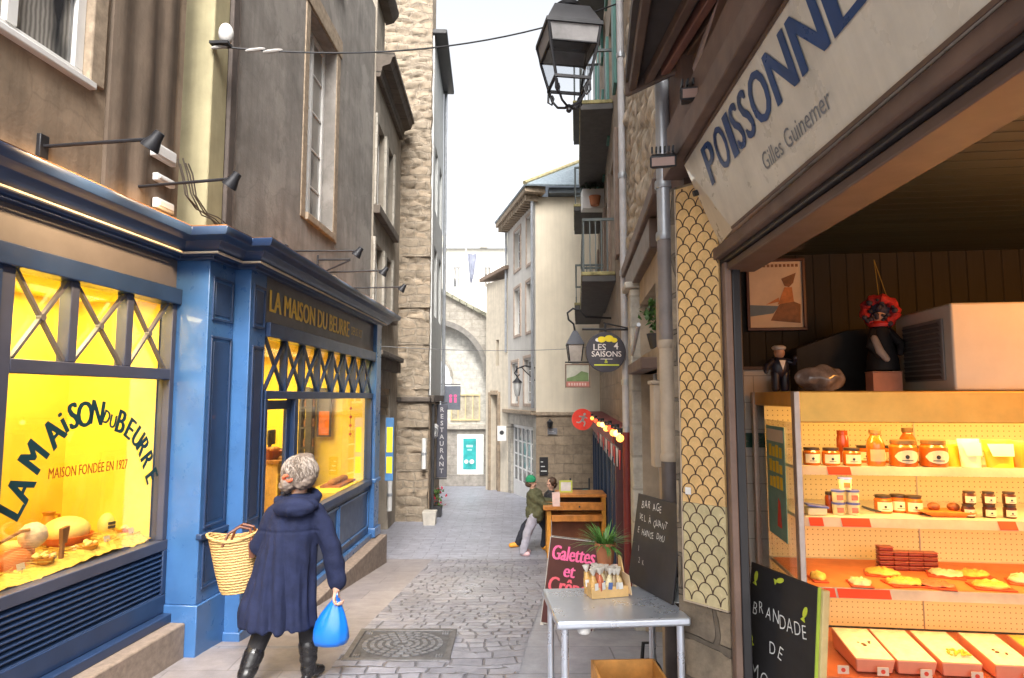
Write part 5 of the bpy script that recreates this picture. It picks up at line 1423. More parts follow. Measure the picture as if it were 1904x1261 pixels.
def balcony_things():
    a = at(1083, 388, 13.6); b = at(1130, 342, 13.6); w = b.x - a.x; h = b.z - a.z
    r = T('planter_box', 'white planter box with dark plants and a terracotta pot on the second balcony', 'planter', Matrix.Translation(a))
    MB().box(0, w, -.02, .3, 0, h * .8).build('box_body', WHITE, r, bevel=.01)
    MB().lathe([(.09, 0), (.13, .2), (.12, .2), (.08, .02)], (w * .45, -.16, .02), 12).build('terracotta_pot', TERRA, r)
    mb = MB(); rnd = random.Random(12)
    for i in range(160):
        c = Vector((rnd.uniform(0, w), rnd.uniform(-.05, .3), h * .8 + abs(rnd.gauss(0, .12))))
        mb.add([(-.03, 0, 0), (0, -.05, .01), (.03, 0, 0), (0, .05, .01)], [(0, 1, 2, 3)], Matrix.Translation(c) @ Matrix.Rotation(rnd.uniform(0, 6), 4, 'Z') @ Matrix.Rotation(rnd.uniform(-1.4, 1.4), 4, 'X'))
    mb.build('foliage', mat('dark_leaf', (.03, .05, .03), .6, var=.4), r, smooth=0)
balcony_things()
def right_pipes():
    r = T('thin_downpipe', 'long thin pale grey downpipe on the stone house from eaves to red post', 'downpipe', FC.sub(cs(7.0), -.07, 0))
    z0 = at(1160, 802, 7).z
    MB().tube([(0, 0, z0), (0, 0, 9)], .04, 12).build('pipe', PVC, r)
    MB().tube([(0, 0, g(7)), (0, 0, z0)], .045, 12).build('lower_pipe', mat('dark_red_paint', (.16, .02, .02)), r)
    for z in (z0 + .02, 2.2, 3.4, 4.5, 5.9): MB().lathe([(.048, -.03), (.05, 0), (.048, .03)], (0, 0, z), 12).build('pipe_clip', ZINC, r)
    p = at(1240, 600, 3.96)
    r = T('large_downpipe', 'thick grey zinc downpipe with a brown cast iron lower half beside the fish scale tiles', 'downpipe', Matrix.Translation((p.x, p.y, 0)))
    zt, z1, z2, z3 = at(1240, 130, 3.96).z, at(1240, 440, 3.96).z, at(1240, 640, 3.96).z, at(1240, 850, 3.96).z
    MB().tube([(0, 0, z1), (0, 0, zt)], .046, 16).build('zinc_pipe', mat('pale_zinc', (.47, .49, .53), .35, metal=.5, var=.12, vs=5, grime=.25), r)
    MB().tube([(0, 0, z2), (0, 0, z1)], .05, 16).build('brown_pipe', mat('grey_brown_pipe', (.22, .19, .18), .45, var=.15, grime=.3), r)
    MB().tube([(0, 0, z3), (0, 0, z2)], .052, 16).build('beige_pipe', BEIGEPIPE, r)
    MB().tube([(0, 0, .0), (0, 0, z3)], .052, 16).build('lower_pipe', DKPIPE, r)
    for z in (zt - .05, z1, z1 + .33, z2, z3): MB().lathe([(.054, -.025), (.058, -.015), (.058, .015), (.054, .025)], (0, 0, z), 16).build('collar', ZINC if z > z1 - .1 else BEIGEPIPE, r)
    p = at(1212, 760, 4.45)
    r = T('boxed_pipe', 'peeling beige boxed pipe cover beside the dark doorway', 'pipe cover', Matrix.Translation((p.x, p.y, 0)))
    MB().box(-.0, .075, -.06, .06, at(1212, 868, 4.45).z, at(1212, 715, 4.45).z).build('cover', BEIGEPIPE, r, bevel=.006)
    MB().box(-.012, .082, -.07, .07, at(1212, 715, 4.45).z + .001, at(1212, 708, 4.45).z).build('cover_cap', BEIGEPIPE, r, bevel=.004)
right_pipes()

# ---------------------------------------------------------------- right: fishmonger's corner
RB = Vector((at(1347, 800, 3.3).x, 3.3)); LBp = Vector((at(1264, 800, 3.5).x, 3.5))
dd_ = RB - LBp
FP = Fr(LBp, math.atan2(dd_.y, dd_.x)); PW = dd_.length
def fish_house():
    r = T('fish_shop', 'fishmonger shop corner with fish scale tiled pier, brown shutter beams and panelled interior', 'shop', FP.M)
    MB().slab([(-.03, 0), (PW, 0), (PW + .02, .16), (-.03 + .0, .5)], -.3, 3.2).build('pier', DARKSTONE3, r)
    zb0, zb1 = FP.px(1300, 1122, -.02)[1], FP.px(1300, 340, -.02)[1]; zm = FP.px(1300, 937, -.02)[1]
    x0, x1 = FP.px(1266, 800, -.02)[0], FP.px(1344, 800, -.02)[0]
    MB().box(x0, x1, -.018, -.001, zm + .001, zb1).build('upper_tile_panel', mat('warm_lit_glaze', (.68, .44, .19), .25, var=.12, vs=18, coat=.3), r)  # upper tiles tinted amber for the warm shop light falling on them
    MB().box(x0, x1, -.018, -.001, zb0, zm).build('lower_tile_panel', mat('lower_tile_glaze', (.52, .44, .25), .25, var=.12, vs=18, coat=.3), r)
    mb = MB(); W = .083; Hh = .049; j = 0; z = zb0 + .01
    while z < zb1:
        off = (j % 2) * W / 2
        for i in range(-1, 5):
            cx = x0 + off + i * W
            P = [(cx + W / 2 * math.cos(t) * .99, z + .052 * math.sin(t)) for t in [math.pi * k / 10 for k in range(11)]]
            for (p, q) in zip(P, P[1:]):
                if min(p[0], q[0]) < x0 or max(p[0], q[0]) > x1 or max(p[1], q[1]) > zb1: continue
                mb.bar((p[0], -.0215, p[1]), (q[0], -.0215, q[1]), .0040, .004)
        z += Hh; j += 1
    mb.build('scale_outlines', mat('dark_brown_line', (.07, .035, .02), .5), r)
    mb = MB(); mb.box(x0 - .008, x0 - .001, -.02, 0, zb0, zb1); mb.box(x0 - .008, x1, -.02, 0, zb0 - .008, zb0 - .001); mb.build('panel_trim', BEIGEPIPE, r)
    mb = MB(); mb.box(x0 + .02, x0 + .055, -.0235, -.0225, FP.px(1280, 918)[1], FP.px(1280, 905)[1]); mb.build('white_sticker', WHITE, r)
    return r
DARKSTONE3 = stone('worn_brown_pier_stone', (.30, .235, .165), (.21, .165, .12), (.15, .12, .09), .34, .2, .016, .06, 1.0, var=.7)
FSH = fish_house()
dS = Vector((.043, 1, 0)).normalized()
def along(x, Y0, Y1, z0, z1, wx, name, m, parent, bevel=.006, extra=None):
    """a beam running along the shop front: cross-section x..x+wx, z0..z1"""
    mb = MB()
    A = Vector((x, 3.3, 0)) + dS * (Y0 - 3.3); B = Vector((x, 3.3, 0)) + dS * (Y1 - 3.3)
    mb.loft([[(P.x, P.y, z0), (P.x + wx, P.y, z0), (P.x + wx, P.y, z1), (P.x, P.y, z1)] for P in (A, B)])
    return mb.build(name, m, parent, M=FSH.matrix_world.inverted() if parent else None, bevel=bevel)
def shop_front():
    FSH_I = FP.M.inverted()
    along(1.085, 3.24, 3.36, -.1, 2.74, .035, 'shutter_post', mat('brown_post_paint', (.20, .13, .10), .5, var=.2, grime=.3), FSH)
    along(1.121, 3.24, 3.36, -.1, 2.74, .045, 'shutter_rail', mat('black_rail', (.02, .018, .02), .4), FSH)
    BL = at(1322, 462, 3.3)
    z = BL.z
    along(BL.x + .012, 3.34, -2.5, z - .062, z - .004, .06, 'shutter_beam', BROWNLITE, FSH)
    along(BL.x + .045, 3.34, -2.5, z - .085, z - .064, .2, 'shutter_slot', mat('black_rail', (.02, .018, .02), .4), FSH)
    p = at(1349, 506, 3.3)
    along(p.x - .008, 3.3, -2.5, p.z, z - .087, .16, 'shutter_housing', mat('brown_steel', (.105, .062, .046), .4, var=.15, vs=3), FSH)
    TL = at(1270, 303, 3.3)
    along(TL.x - .05, 3.6, -2.5, TL.z + .006, TL.z + .13, .3, 'fascia_beam', BROWNLITE, FSH)
    along(TL.x - .01, 3.65, -2.5, TL.z + .132, TL.z + .34, .3, 'fascia_board', mat('old_brown_board', (.12, .07, .052), .6, var=.3, vs=4, grime=.4), FSH)
    # front wall above, up to the jetty
    along(TL.x + .12, 3.9, -3, TL.z + .34, 3.97, .3, 'upper_front_wall', BROWNPAINT, FSH)
    # jettied upper floor with its boarded soffit and joists
    c0 = at(1163, 155, 4.0); zj = c0.z
    poly = [(c0.x, 4.0), (1.03, 3.63), (1.6, 3.2), (1.9, -3), (.05, -3), (c0.x - .11, 3.17)]
    MB().slab(poly, zj, zj + .1).build('soffit', SOFFIT, FSH, M=FSH_I)
    MB().slab([(1.05, 3.66), (1.62, 3.24), (1.9, -2.9), (2.6, -2.9), (2.6, 4.0), (1.05, 4.0)], zj + .102, 12).build('upper_storey', BROWNPAINT, FSH, M=FSH_I)
    MB().slab([(1.0, 4.04), (.97, 3.55), (1.3, 3.38), (1.6, 3.38), (1.6, 4.04)], 3.0, zj - .002).build('corner_wall', mat('old_brown_board', (.17, .10, .075)), FSH, M=FSH_I)
    for k in range(5):
        t = k / 4
        A = Vector((c0.x + .015, 3.97, 0)).lerp(Vector((1.06, 3.56, 0)), t); B = A + Vector((.02 + .12 * t, -1, 0)).normalized() * 5
        if k == 0: B = Vector((c0.x - .30, 1.2, 0))
        w = .05; mb = MB()
        mb.loft([[(P.x, P.y, zj - .07), (P.x + w, P.y, zj - .07), (P.x + w, P.y, zj - .002), (P.x, P.y, zj - .002)] for P in (A, B)])
        mb.build('joist', [BROWNPAINT, BROWNLITE, mat('reddish_brown_joist', (.20, .085, .06), .5, var=.2), BROWNPAINT, BROWNLITE][k], FSH, M=FSH_I, bevel=.006)
    mb = MB(); A, B = Vector((c0.x - .005, 4.005, 0)), Vector((1.03, 3.635, 0)); d = (B - A).normalized(); nrm = Vector((-d.y, d.x, 0)) * .03
    mb.slab([(A.x, A.y), (B.x, B.y), (B.x + nrm.x, B.y + nrm.y), (A.x + nrm.x, A.y + nrm.y)], zj - .085, zj + .11); mb.build('eaves_board', mat('dusty_brown_board', (.12, .085, .07), .6, var=.3, grime=.3), FSH, M=FSH_I, bevel=.008)
    # pipes hidden up under the soffit
    q = at(1302, 118, 3.45)
    MB().tube([(q.x, q.y, q.z - .03), (q.x + .0, q.y - .2, q.z + .03), (q.x + .0, q.y - .5, q.z + .08), (q.x - .02, q.y - 1.2, q.z + .1)], .045, 12).build('soffit_pipe', mat('grey_pink_pipe', (.34, .27, .26), .4, var=.2), FSH, M=FSH_I)
    q = at(1262, 108, 4.0); mb = MB(); mb.tube([(at(1240, 130, 3.96).x, 3.96, at(1240, 132, 3.96).z), (q.x - .02, 3.97, q.z + .01), (q.x + .1, 4.0, q.z + .03), (q.x + .3, 4.05, q.z)], .05, 12)
    mb.build('pipe_elbow', mat('grey_pink_pipe', (.34, .27, .26), .4), FSH, M=FSH_I)
shop_front()

# sign board
def sign():
    TL, BL = at(1270, 304, 3.3), at(1322, 460, 3.3)
    X = -dS; Z = (TL - BL); Hs = Z.length; Z.normalize(); Y = Z.cross(X).normalized()
    M = Matrix(((X.x, Y.x, Z.x, BL.x), (X.y, Y.y, Z.y, BL.y), (X.z, Y.z, Z.z, BL.z), (0, 0, 0, 1)))
    root = T('shop_sign', 'long weathered cream shop sign board with blue POISSONNERIE lettering', 'sign', M)
    L = 4.6
    SM = mat('cream_enamel', (.62, .56, .46), .3, var=.1, vs=2, grime=.35, coat=.3, streak=.25)
    fx = plane_px(M, 1362, 424)[0]
    mb = MB()
    mb.v = [(0, .0, Hs), (fx, 0, 0), (L, 0, 0), (L, 0, Hs), (-.01, .05, 0), (0, .07, Hs), (fx, .07, 0), (L, .07, 0), (L, .07, Hs), (-.01, .07, 0)]
    mb.f = [(0, 1, 2, 3), (0, 4, 1), (0, 3, 8, 5), (4, 0, 5, 9), (1, 4, 9, 6), (2, 1, 6, 7), (3, 2, 7, 8), (5, 8, 7, 6, 9)]
    mb.build('board', SM, root, smooth=0)
    mb = MB(); mb.box(fx, L, -.006, .0, 0, .012); mb.box(0, L, -.006, 0, Hs - .012, Hs); mb.build('edge_trim', BROWNPAINT, root)
    a = plane_px(M, 1327, 342); b = plane_px(M, 1562, 84)
    capt = plane_px(M, 1478, 22)
    cap = capt[1] - (a[1] + b[1]) / 2
    mb = MB()
    lefts = [plane_px(M, *p)[0] for p in ((1325, 345), (1346, 325), (1369, 300), (1380, 289), (1397, 270), (1415, 249), (1452, 209), (1499, 156), (1560, 86))]
    st_ = (lefts[8] - lefts[6]) / 2
    lefts += [lefts[8] + st_ * .95, lefts[8] + st_ * 2, lefts[8] + st_ * 2.5, lefts[8] + st_ * 3.4]
    for i, ch in enumerate('POISSONNERIE'):
        k = MB(); put_text(k, ch, 1, bold=.035)
        xa, xb = min(v[0] for v in k.v), max(v[0] for v in k.v); za, zb = min(v[2] for v in k.v), max(v[2] for v in k.v)
        wd = (lefts[i + 1] - lefts[i]) * .90; x0 = lefts[i]
        mb.add([(x0 + (x - xa) / (xb - xa) * wd, -.003 + y, a[1] + (z - za) / (zb - za) * cap) for x, y, z in k.v], k.f)
    mb.build('blue_lettering', mat('faded_blue_lettering', (.012, .045, .14), .3, var=.35, vs=3), root)
    c = plane_px(M, 1424, 316); e = plane_px(M, 1552, 200)
    mb = MB(); put_text(mb, 'Gilles Guinemer', .1, align='LEFT')
    w = max(v[0] for v in mb.v)
    mb.v = [(c[0] + x / w * (e[0] - c[0]), -.003, c[1] + z * .95) for x, y, z in mb.v]
    mb.build('owner_lettering', mat('grey_lettering_paint', (.16, .16, .17), .5), root)
    s = plane_px(M, 1305, 362)
    MB().disc(.03, Hs * .62, .016, -.01, .02, 12).build('dark_bolt', IRON, root)
sign()
def floodlight(label, px, py, Y, tgt, w=.16):
    p = at(px, py, Y)
    r = T('floodlight', label, 'floodlight', Matrix.Translation(p) @ Matrix.Rotation(R(-12), 4, 'Z'), 'black floodlights lighting the fish shop sign')
    d = .13
    k = Matrix.Rotation(R(18), 4, 'X')
    MB().loft([[(-w / 2, -d, -.02), (w / 2, -d, -.02), (w / 2, -d, .035), (-w / 2, -d, .035)], [(-w * .42, d * .6, -.02), (w * .42, d * .6, -.02), (w * .42, d * .6, .055), (-w * .42, d * .6, .055)]], M=k).build('housing', IRON, r, bevel=.006)
    MB().box(-w * .42, w * .42, -d - .004, -d + .002, -.012, .028, k).build('lens', mat('pinkish_flood_glass', (.36, .24, .2), .15, var=.1), r)
    mb = MB()
    for i in range(6): x = -w * .4 + w * .8 * i / 5; mb.box(x - .004, x + .004, -d * .5, d * .5, .056, .085, k)
    mb.build('cooling_fins', IRON, r)
    q = Vector(tgt) - p; q = Matrix.Rotation(R(12), 3, 'Z') @ q
    MB().tube([(w * .3, 0, .02), q * .6 + Vector((0, 0, .03)), q], .014, 8).build('bracket_arm', IRON, r)
floodlight('upper black floodlight on an arm at the left top of the sign board', 1293, 182, 3.05, (at(1345, 160, 2.75).x + .02, 2.75, at(1345, 160, 2.75).z))
floodlight('lower black floodlight clamped to the thick downpipe', 1232, 305, 3.22, (at(1268, 290, 3.36).x, 3.36, at(1268, 290, 3.36).z), .13)

# ---------------------------------------------------------------- right: inside the fish shop
q0 = at(1500, 1240, 3.8)
FI = Fr((q0.x, q0.y), R(-7))
FD = 1.02                                         # depth of the chiller
def interior():
    r = T('shop_interior', 'dim fishmonger interior with panelled back wall, white tiled dado and board ceiling', 'interior', FI.M)
    B = FD + .06
    zd = FI.px(1400, 685, B)[1]; zc = FI.px(1650, 470, B)[1]
    g0, g1 = FI.px(1390, 832, B)[1], FI.px(1390, 805, B)[1]
    x0 = FI.loc((1.25, 3.45, 0)).x - .1; x0 = -.55; x1 = 3.2
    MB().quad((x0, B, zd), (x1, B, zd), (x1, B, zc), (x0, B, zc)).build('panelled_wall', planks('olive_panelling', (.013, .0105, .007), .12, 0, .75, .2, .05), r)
    mb = MB(); mb.quad((x0, B, 0), (x1, B, 0), (x1, B, g0), (x0, B, g0)); mb.quad((x0, B, g1), (x1, B, g1), (x1, B, zd), (x0, B, zd)); mb.build('tiled_dado', TILEW, r, smooth=0)
    MB().quad((x0, B - .004, g0), (x1, B - .004, g0), (x1, B - .004, g1), (x0, B - .004, g1)).build('green_tile_band', mat('green_tile', (.03, .09, .065), .25, var=.15), r)
    MB().box(x0, x1, B - .03, B - .002, zd - .012, zd + .012).build('dado_rail', BROWNPAINT, r)
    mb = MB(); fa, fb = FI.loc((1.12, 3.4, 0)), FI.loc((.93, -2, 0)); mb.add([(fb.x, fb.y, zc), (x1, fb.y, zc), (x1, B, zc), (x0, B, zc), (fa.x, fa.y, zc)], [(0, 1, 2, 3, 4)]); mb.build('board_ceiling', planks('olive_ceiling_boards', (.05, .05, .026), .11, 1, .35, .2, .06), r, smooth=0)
    mb = MB(); mb.quad((x1, -3.5, 0), (x1, B, 0), (x1, B, zc), (x1, -3.5, zc)); mb.build('side_wall', TILEW, r, smooth=0)
    p = FI.loc((1.18, 3.4, 0))
    mb = MB(); mb.quad((p.x, p.y, 0), (x0 + .03, B, 0), (x0 + .03, B, zc), (p.x, p.y, zc)); mb.build('side_wall', TILEW, r, smooth=0)
    MB().quad((x0, -3.5, .012), (x1, -3.5, .012), (x1, B, .012), (x0, B, .012)).build('shop_floor', mat('grey_floor_tiles', (.22, .2, .18), .4, var=.2), r)
    l = bpy.data.lights.new('shop_ceiling_lamp', 'AREA'); l.shape = 'RECTANGLE'; l.size, l.size_y, l.energy, l.color = 1.4, .25, 17, (1, .36, .055)
    o = bpy.data.objects.new('shop_ceiling_lamp', l); COL.objects.link(o)
    o.matrix_world = FI.sub(2.0, -1.2, zc - .09) @ Matrix.Rotation(R(40), 4, 'X')
    t = T('tube_lamp', 'fluorescent tube lamp fixed under the shop ceiling', 'lamp', FI.sub(2.0, -1.2, zc - .07))
    MB().box(-.7, .7, -.06, .06, .02, .065).build('lamp_housing', WHITE, t, bevel=.008)
    MB().tube([(-.66, 0, 0), (.66, 0, 0)], .014, 10).build('tube', mat('warm_tube', (.9, .7, .4), .4, emit=(1, .66, .28), es=5), t)
    return zc
ZC = interior()
def SH(py, n=.10): return FI.px(1500, py, n)[1]
Z1, Z2, Z3, Z4 = SH(868), SH(961), SH(1087), SH(1236)
ZT = FI.px(1500, 727, 0)[1]; ZH = FI.px(1500, 786, .0)[1]
CW = 2.3
def chiller():
    r = T('display_chiller', 'open stainless display chiller with lit shelves of fish products', 'chiller', FI.M)
    MB().box(0, CW, .0, .07, ZH, ZT - .001).box(0, CW, .071, FD, ZH + .09, ZT).build('header', mat('amber_lit_steel', (.78, .47, .11), .42, metal=.5, var=.12), r, bevel=.008)  # steel coloured amber to stand for the warm light it reflects
    mb = MB(); mb.box(-.018, .018, -.012, .05, .0, ZT - .001); mb.build('front_post', mat('pinkish_steel', (.5, .42, .38), .35, metal=.6), r, bevel=.005)
    MB().box(-.018, .018, FD - .05, FD, 0, ZT - .001).build('back_post', mat('pinkish_steel', (.5, .42, .38), .35, metal=.6), r, bevel=.005)
    MB().box(-.003, .003, .051, FD - .051, Z4 - .2, ZH - .002).build('side_glass', CLEAR, r)
    m, t, p = newmat('perforated_steel_panel'); c = coords(t); s = t.nodes.new('ShaderNodeSeparateXYZ'); t.links.new(c, s.inputs[0])
    def dot(o, per):
        a = t.nodes.new('ShaderNodeMath'); a.operation = 'MULTIPLY'; t.links.new(s.outputs[o], a.inputs[0]); a.inputs[1].default_value = 2 * math.pi / per
        b = t.nodes.new('ShaderNodeMath'); b.operation = 'SINE'; t.links.new(a.outputs[0], b.inputs[0]); return b.outputs[0]
    a = t.nodes.new('ShaderNodeMath'); a.operation = 'MINIMUM'; t.links.new(dot(0, .034), a.inputs[0]); t.links.new(dot(2, .034), a.inputs[1])
    t.links.new(mixc(t, ramp(t, a.outputs[0], [(.70, (0,)), (.85, (1,))]), (.76, .62, .36), (.28, .18, .08)), p.inputs['Base Color']); p.inputs['Roughness'].default_value = .45
    nb = .80
    MB().quad((.02, nb, Z4), (CW - .02, nb, Z4), (CW - .02, nb, ZH + .087), (.02, nb, ZH + .087)).build('perforated_back', m, r, smooth=0)
    MB().box(1.0, 1.006, nb - .006, nb - .001, Z4, ZH).build('back_seam', mat('pinkish_steel', (.5, .42, .38)), r)
    MB().quad((.02, .071, ZH + .088), (CW, .071, ZH + .088), (CW, nb, ZH + .088), (.02, nb, ZH + .088)).build('canopy_lining', FRIDGEW, r, smooth=0)
    for z, f in ((Z1, .10), (Z2, .06), (Z3, .02)):
        sh = MB().box(.022, CW - .02, f + .02, nb - .002, z - .02, z).build('shelf', FRIDGEW, r)
        MB().add([(.022, f - .01, z - .045), (CW - .02, f - .01, z - .045), (CW - .02, f + .018, z + .004), (.022, f + .018, z + .004), (.022, f + .018, z - .045), (CW - .02, f + .018, z - .045)],
                 [(0, 1, 2, 3), (0, 4, 5, 1), (0, 3, 4), (1, 5, 2), (3, 2, 5, 4)]).build('price_rail', mat('pale_price_rail', (.5, .42, .36), .4), sh)
        strips = {Z1: ((1540, 1583),), Z2: ((1502, 1528), (1562, 1615), (1852, 1886)), Z3: ((1504, 1545), (1549, 1646))}[z]
        mb = MB()
        for a, b in strips:
            xa, xb = FI.px(a, 900, f)[0], FI.px(b, 900, f)[0]
            mb.add([(xa, f - .0125, z - .042), (xb, f - .0125, z - .042), (xb, f + .0135, z + .002), (xa, f + .0135, z + .002)], [(0, 1, 2, 3)])
        mb.build('red_price_strips', PRICE, sh)
    MB().box(.022, CW - .02, -.02, nb, Z4 - .06, Z4 - .012).build('deck', mat('red_deck_liner', (.58, .17, .08), .5, var=.15), r)
    MB().box(-.0, CW, -.05, -.021, Z4 - .16, Z4 - .02).build('bumper', mat('amber_lit_steel', (.6, .55, .48)), r, bevel=.01)
    MB().box(.0, CW, -.045, FD, .02, Z4 - .161).build('base', mat('base_panel', (.5, .44, .36), .5), r, bevel=.008)
    for z, n, e in ((ZH + .04, .10, 9), (Z1 - .034, .145, 5), (Z2 - .034, .105, 5), (Z3 - .034, .065, 5.5)):
        MB().tube([(.06, n, z), (CW - .06, n, z)], .010, 8).build('light_tube', mat('shelf_tube', (.9, .7, .4), .4, emit=(1, .5, .12), es=1.2), r)
        l = bpy.data.lights.new('shelf_lamp', 'AREA'); l.shape = 'RECTANGLE'; l.size, l.size_y, l.energy, l.color = CW - .2, .03, e * .8, (1, .56, .14)
        o = bpy.data.objects.new('shelf_lamp', l); COL.objects.link(o); o.parent = r; o.matrix_local = Matrix.Translation((CW / 2, n, z - .014)) @ Matrix.Rotation(R(28), 4, 'X')
    # poster stuck on the side glass
    F2 = FI.M @ Matrix.Rotation(R(-90), 4, 'Z')
    def sp(px, py): return plane_px(FI.M @ Matrix.Rotation(R(90), 4, 'Z'), px, py)
    MS = FI.M @ Matrix.Rotation(R(90), 4, 'Z')
    a = sp(1427, 790); b = sp(1468, 1012)
    n0, n1 = sorted((a[0], b[0]))
    p = T('side_poster', 'turquoise and yellow poster stuck on the side glass of the chiller', 'poster', FI.sub(-.008, 0, 0))
    za, zb = a[1], b[1]
    MB().box(-.002, .002, n0, n1, zb, za).build('sheet', mat('turquoise_print', (.16, .36, .38), .5, var=.15), p)
    mb = MB(); w = n1 - n0; h = za - zb
    mb.box(-.004, -.0025, n0 + .02, n1 - .02, zb + h * .86, zb + h * .97); mb.build('white_band', WHITE, p)
    mb = MB(); rnd = random.Random(6)
    for j in range(3):
        for i in range(4):
            y0 = n0 + w * (.14 + .19 * i); z0 = zb + h * (.44 + .14 * j)
            mb.box(-.004, -.0025, y0, y0 + w * .14, z0, z0 + h * rnd.uniform(.08, .12))
    mb.build('yellow_print_blocks', YLABEL, p)
    mb = MB(); mb.add([(-.0035, n0 + w * .25, zb + h * .1), (-.0035, n0 + w * .5, zb + h * .1), (-.0035, n0 + w * .42, zb + h * .36), (-.0035, n0 + w * .3, zb + h * .33)], [(0, 1, 2, 3)]); mb.build('red_figure', PRICE, p)
chiller()

# goods: one builder per kind, copies in loops
def jar_proto(name, label, group, body, lid, lab, rad, h, M, round_label=True, neck=.85):
    r = T(name, label, 'jar', M, group)
    MB().lathe([(rad * .9, 0), (rad, .006), (rad, h * .74), (rad * neck, h * .84), (rad * neck, h * .86)], n=18).build('glass_body', body, r)
    MB().lathe([(rad * neck * 1.04, h * .86), (rad * neck * 1.06, h * .87), (rad * neck * 1.06, h), (rad * neck, h)], n=18).build('lid', lid, r)
    if lab is not None:
        mb = MB(); n = 8; z0, z1 = h * .14, h * .64
        for i in range(n):
            a0 = math.pi * (1.18 + .64 * i / n); a1 = math.pi * (1.18 + .64 * (i + 1) / n); q = rad * 1.02
            if round_label:
                f0, f1 = math.sin(math.pi * (i + .02) / n) ** .5, math.sin(math.pi * min(.999, (i + 1) / n)) ** .5
            else: f0 = f1 = 1
            zm, hh = (z0 + z1) / 2, (z1 - z0) / 2
            mb.add([(q * math.cos(a0), q * math.sin(a0), zm - hh * f0), (q * math.cos(a1), q * math.sin(a1), zm - hh * f1), (q * math.cos(a1), q * math.sin(a1), zm + hh * f1), (q * math.cos(a0), q * math.sin(a0), zm + hh * f0)], [(0, 1, 2, 3)])
        mb.build('paper_label', lab, r, smooth=80)
        a0 = 1.5 * math.pi; e = Matrix.Rotation(-.12, 4, 'Z')
        MB().prism([(rad * .16 * math.cos(t), (z0 + z1) / 2 + rad * .16 * math.sin(t)) for t in [i * math.pi / 5 for i in range(10)]], -rad * 1.05, -rad * 1.03, e).box(-rad * .4, rad * .4, -rad * 1.05, -rad * 1.03, z0 + (z1 - z0) * .2, z0 + (z1 - z0) * .26, e).build('label_print', DKGREY, r)
    return r
def on_shelf(px, n, z): return FI.sub(FI.px(px, 900, n)[0], n, z + .001)
def goods():
    SOUP = mat('orange_soup_glass', (.52, .13, .015), .15, var=.15, coat=.4)
    DSOUP = mat('brown_soup_glass', (.30, .05, .01), .15, var=.15, coat=.4)
    LIDD = mat('dark_lid', (.05, .03, .02), .4); LIDG = mat('brown_gold_lid', (.26, .15, .06), .35, metal=.4)
    PAPER = mat('cream_paper_label', (.82, .72, .52), .6, var=.06)
    G1 = 'small lidded jars at the left of the top shelf'
    s = jar_proto('sauce_jar', 'leftmost small jar with white label on the top shelf', G1, SOUP, LIDD, PAPER, .05, .105, on_shelf(1511, .22, Z1), False)
    for px, n, lab in ((1547, .2, 'second small white labelled jar from the chiller post on the top shelf'), (1586, .2, 'third small white labelled jar, beside the soup bottle on the top shelf')):
        copy_thing(s, on_shelf(px, n, Z1), lab)
    jar_proto('tall_jar', 'tall brown jar standing behind the three small jars', 'soup bottles and jars', DSOUP, DSOUP, None, .036, .20, on_shelf(1570, .42, Z1))
    def bottle(px, n, lab):
        r = T('soup_bottle', lab, 'bottle', on_shelf(px, n, Z1), 'soup bottles and jars')
        MB().lathe([(.047, 0), (.05, .008), (.05, .125), (.045, .15), (.029, .178), (.029, .19)], n=18).build('glass_body', SOUP, r)
        MB().lathe([(.033, .19), (.034, .195), (.034, .215), (.032, .216)], n=16).build('lid', LIDG, r)
        mb = MB()
        for i in range(8):
            a0 = math.pi * (1.2 + .6 * i / 8); a1 = math.pi * (1.2 + .6 * (i + 1) / 8); q = .0515
            mb.add([(q * math.cos(a0), q * math.sin(a0), .03), (q * math.cos(a1), q * math.sin(a1), .03), (q * math.cos(a1), q * math.sin(a1), .1), (q * math.cos(a0), q * math.sin(a0), .1)], [(0, 1, 2, 3)])
        mb.build('paper_label', mat('beige_label', (.6, .4, .25), .6), r)
        return r
    b = bottle(1631, .2, 'soup bottle with a beige label on the top shelf')
    copy_thing(b, on_shelf(1692, .44, Z1), 'soup bottle half hidden behind the big round labelled jars')
    j = jar_proto('soup_jar', 'left big soup jar with a round white label on the top shelf', 'soup bottles and jars', SOUP, LIDG, PAPER, .075, .155, on_shelf(1682, .2, Z1))
    copy_thing(j, on_shelf(1739, .2, Z1), 'right big soup jar with a round white label, beside the yellow pouches')
    # pouches
    def pouch(name, px, n, w, h, body, lab, z=Z1, label=None):
        r = T(name, label, 'pouch', on_shelf(px, n, z), 'stand up pouches on the top shelf')
        rings = []
        for k in range(9):
            u = k / 8; d = .035 * (1 - u) ** .8 + .003; ww = w / 2 * (.86 + .14 * u)
            rings.append([(ww * math.cos(t) * (1 if abs(math.cos(t)) < .99 else 1), d * math.sin(t) + .02 * u, h * u) for t in [2 * math.pi * i / 16 for i in range(16)]])
        MB().loft(rings).build('pouch_body', body, r, smooth=60)
        if lab:
            mb = MB()
            mb.add([(-w * .34, -.040, h * .42), (w * .34, -.040, h * .42), (w * .42, -.014, h * .86), (-w * .42, -.014, h * .86)], [(0, 1, 2, 3)])
            mb.build('pouch_label', lab, r)
        return r
    YP = mat('yellow_pouch', (.75, .48, .03), .35, var=.1); WP = mat('white_pouch', (.82, .76, .6), .35, var=.05)
    pouch('food_pouch', 1776, .24, .10, .15, YP, None, label='plain yellow pouch between the soup jar and the white pouch')
    pouch('food_pouch', 1808, .19, .125, .165, WP, WP, label='white topped pouch on the top shelf')
    pouch('food_pouch', 1862, .19, .17, .16, YP, WP, label='wide yellow pouch with a pale label at the right of the top shelf')
    pouch('food_pouch', 1902, .21, .12, .155, mat('orange_pouch', (.62, .22, .02), .35), None, label='orange pouch cut by the right edge of the picture')
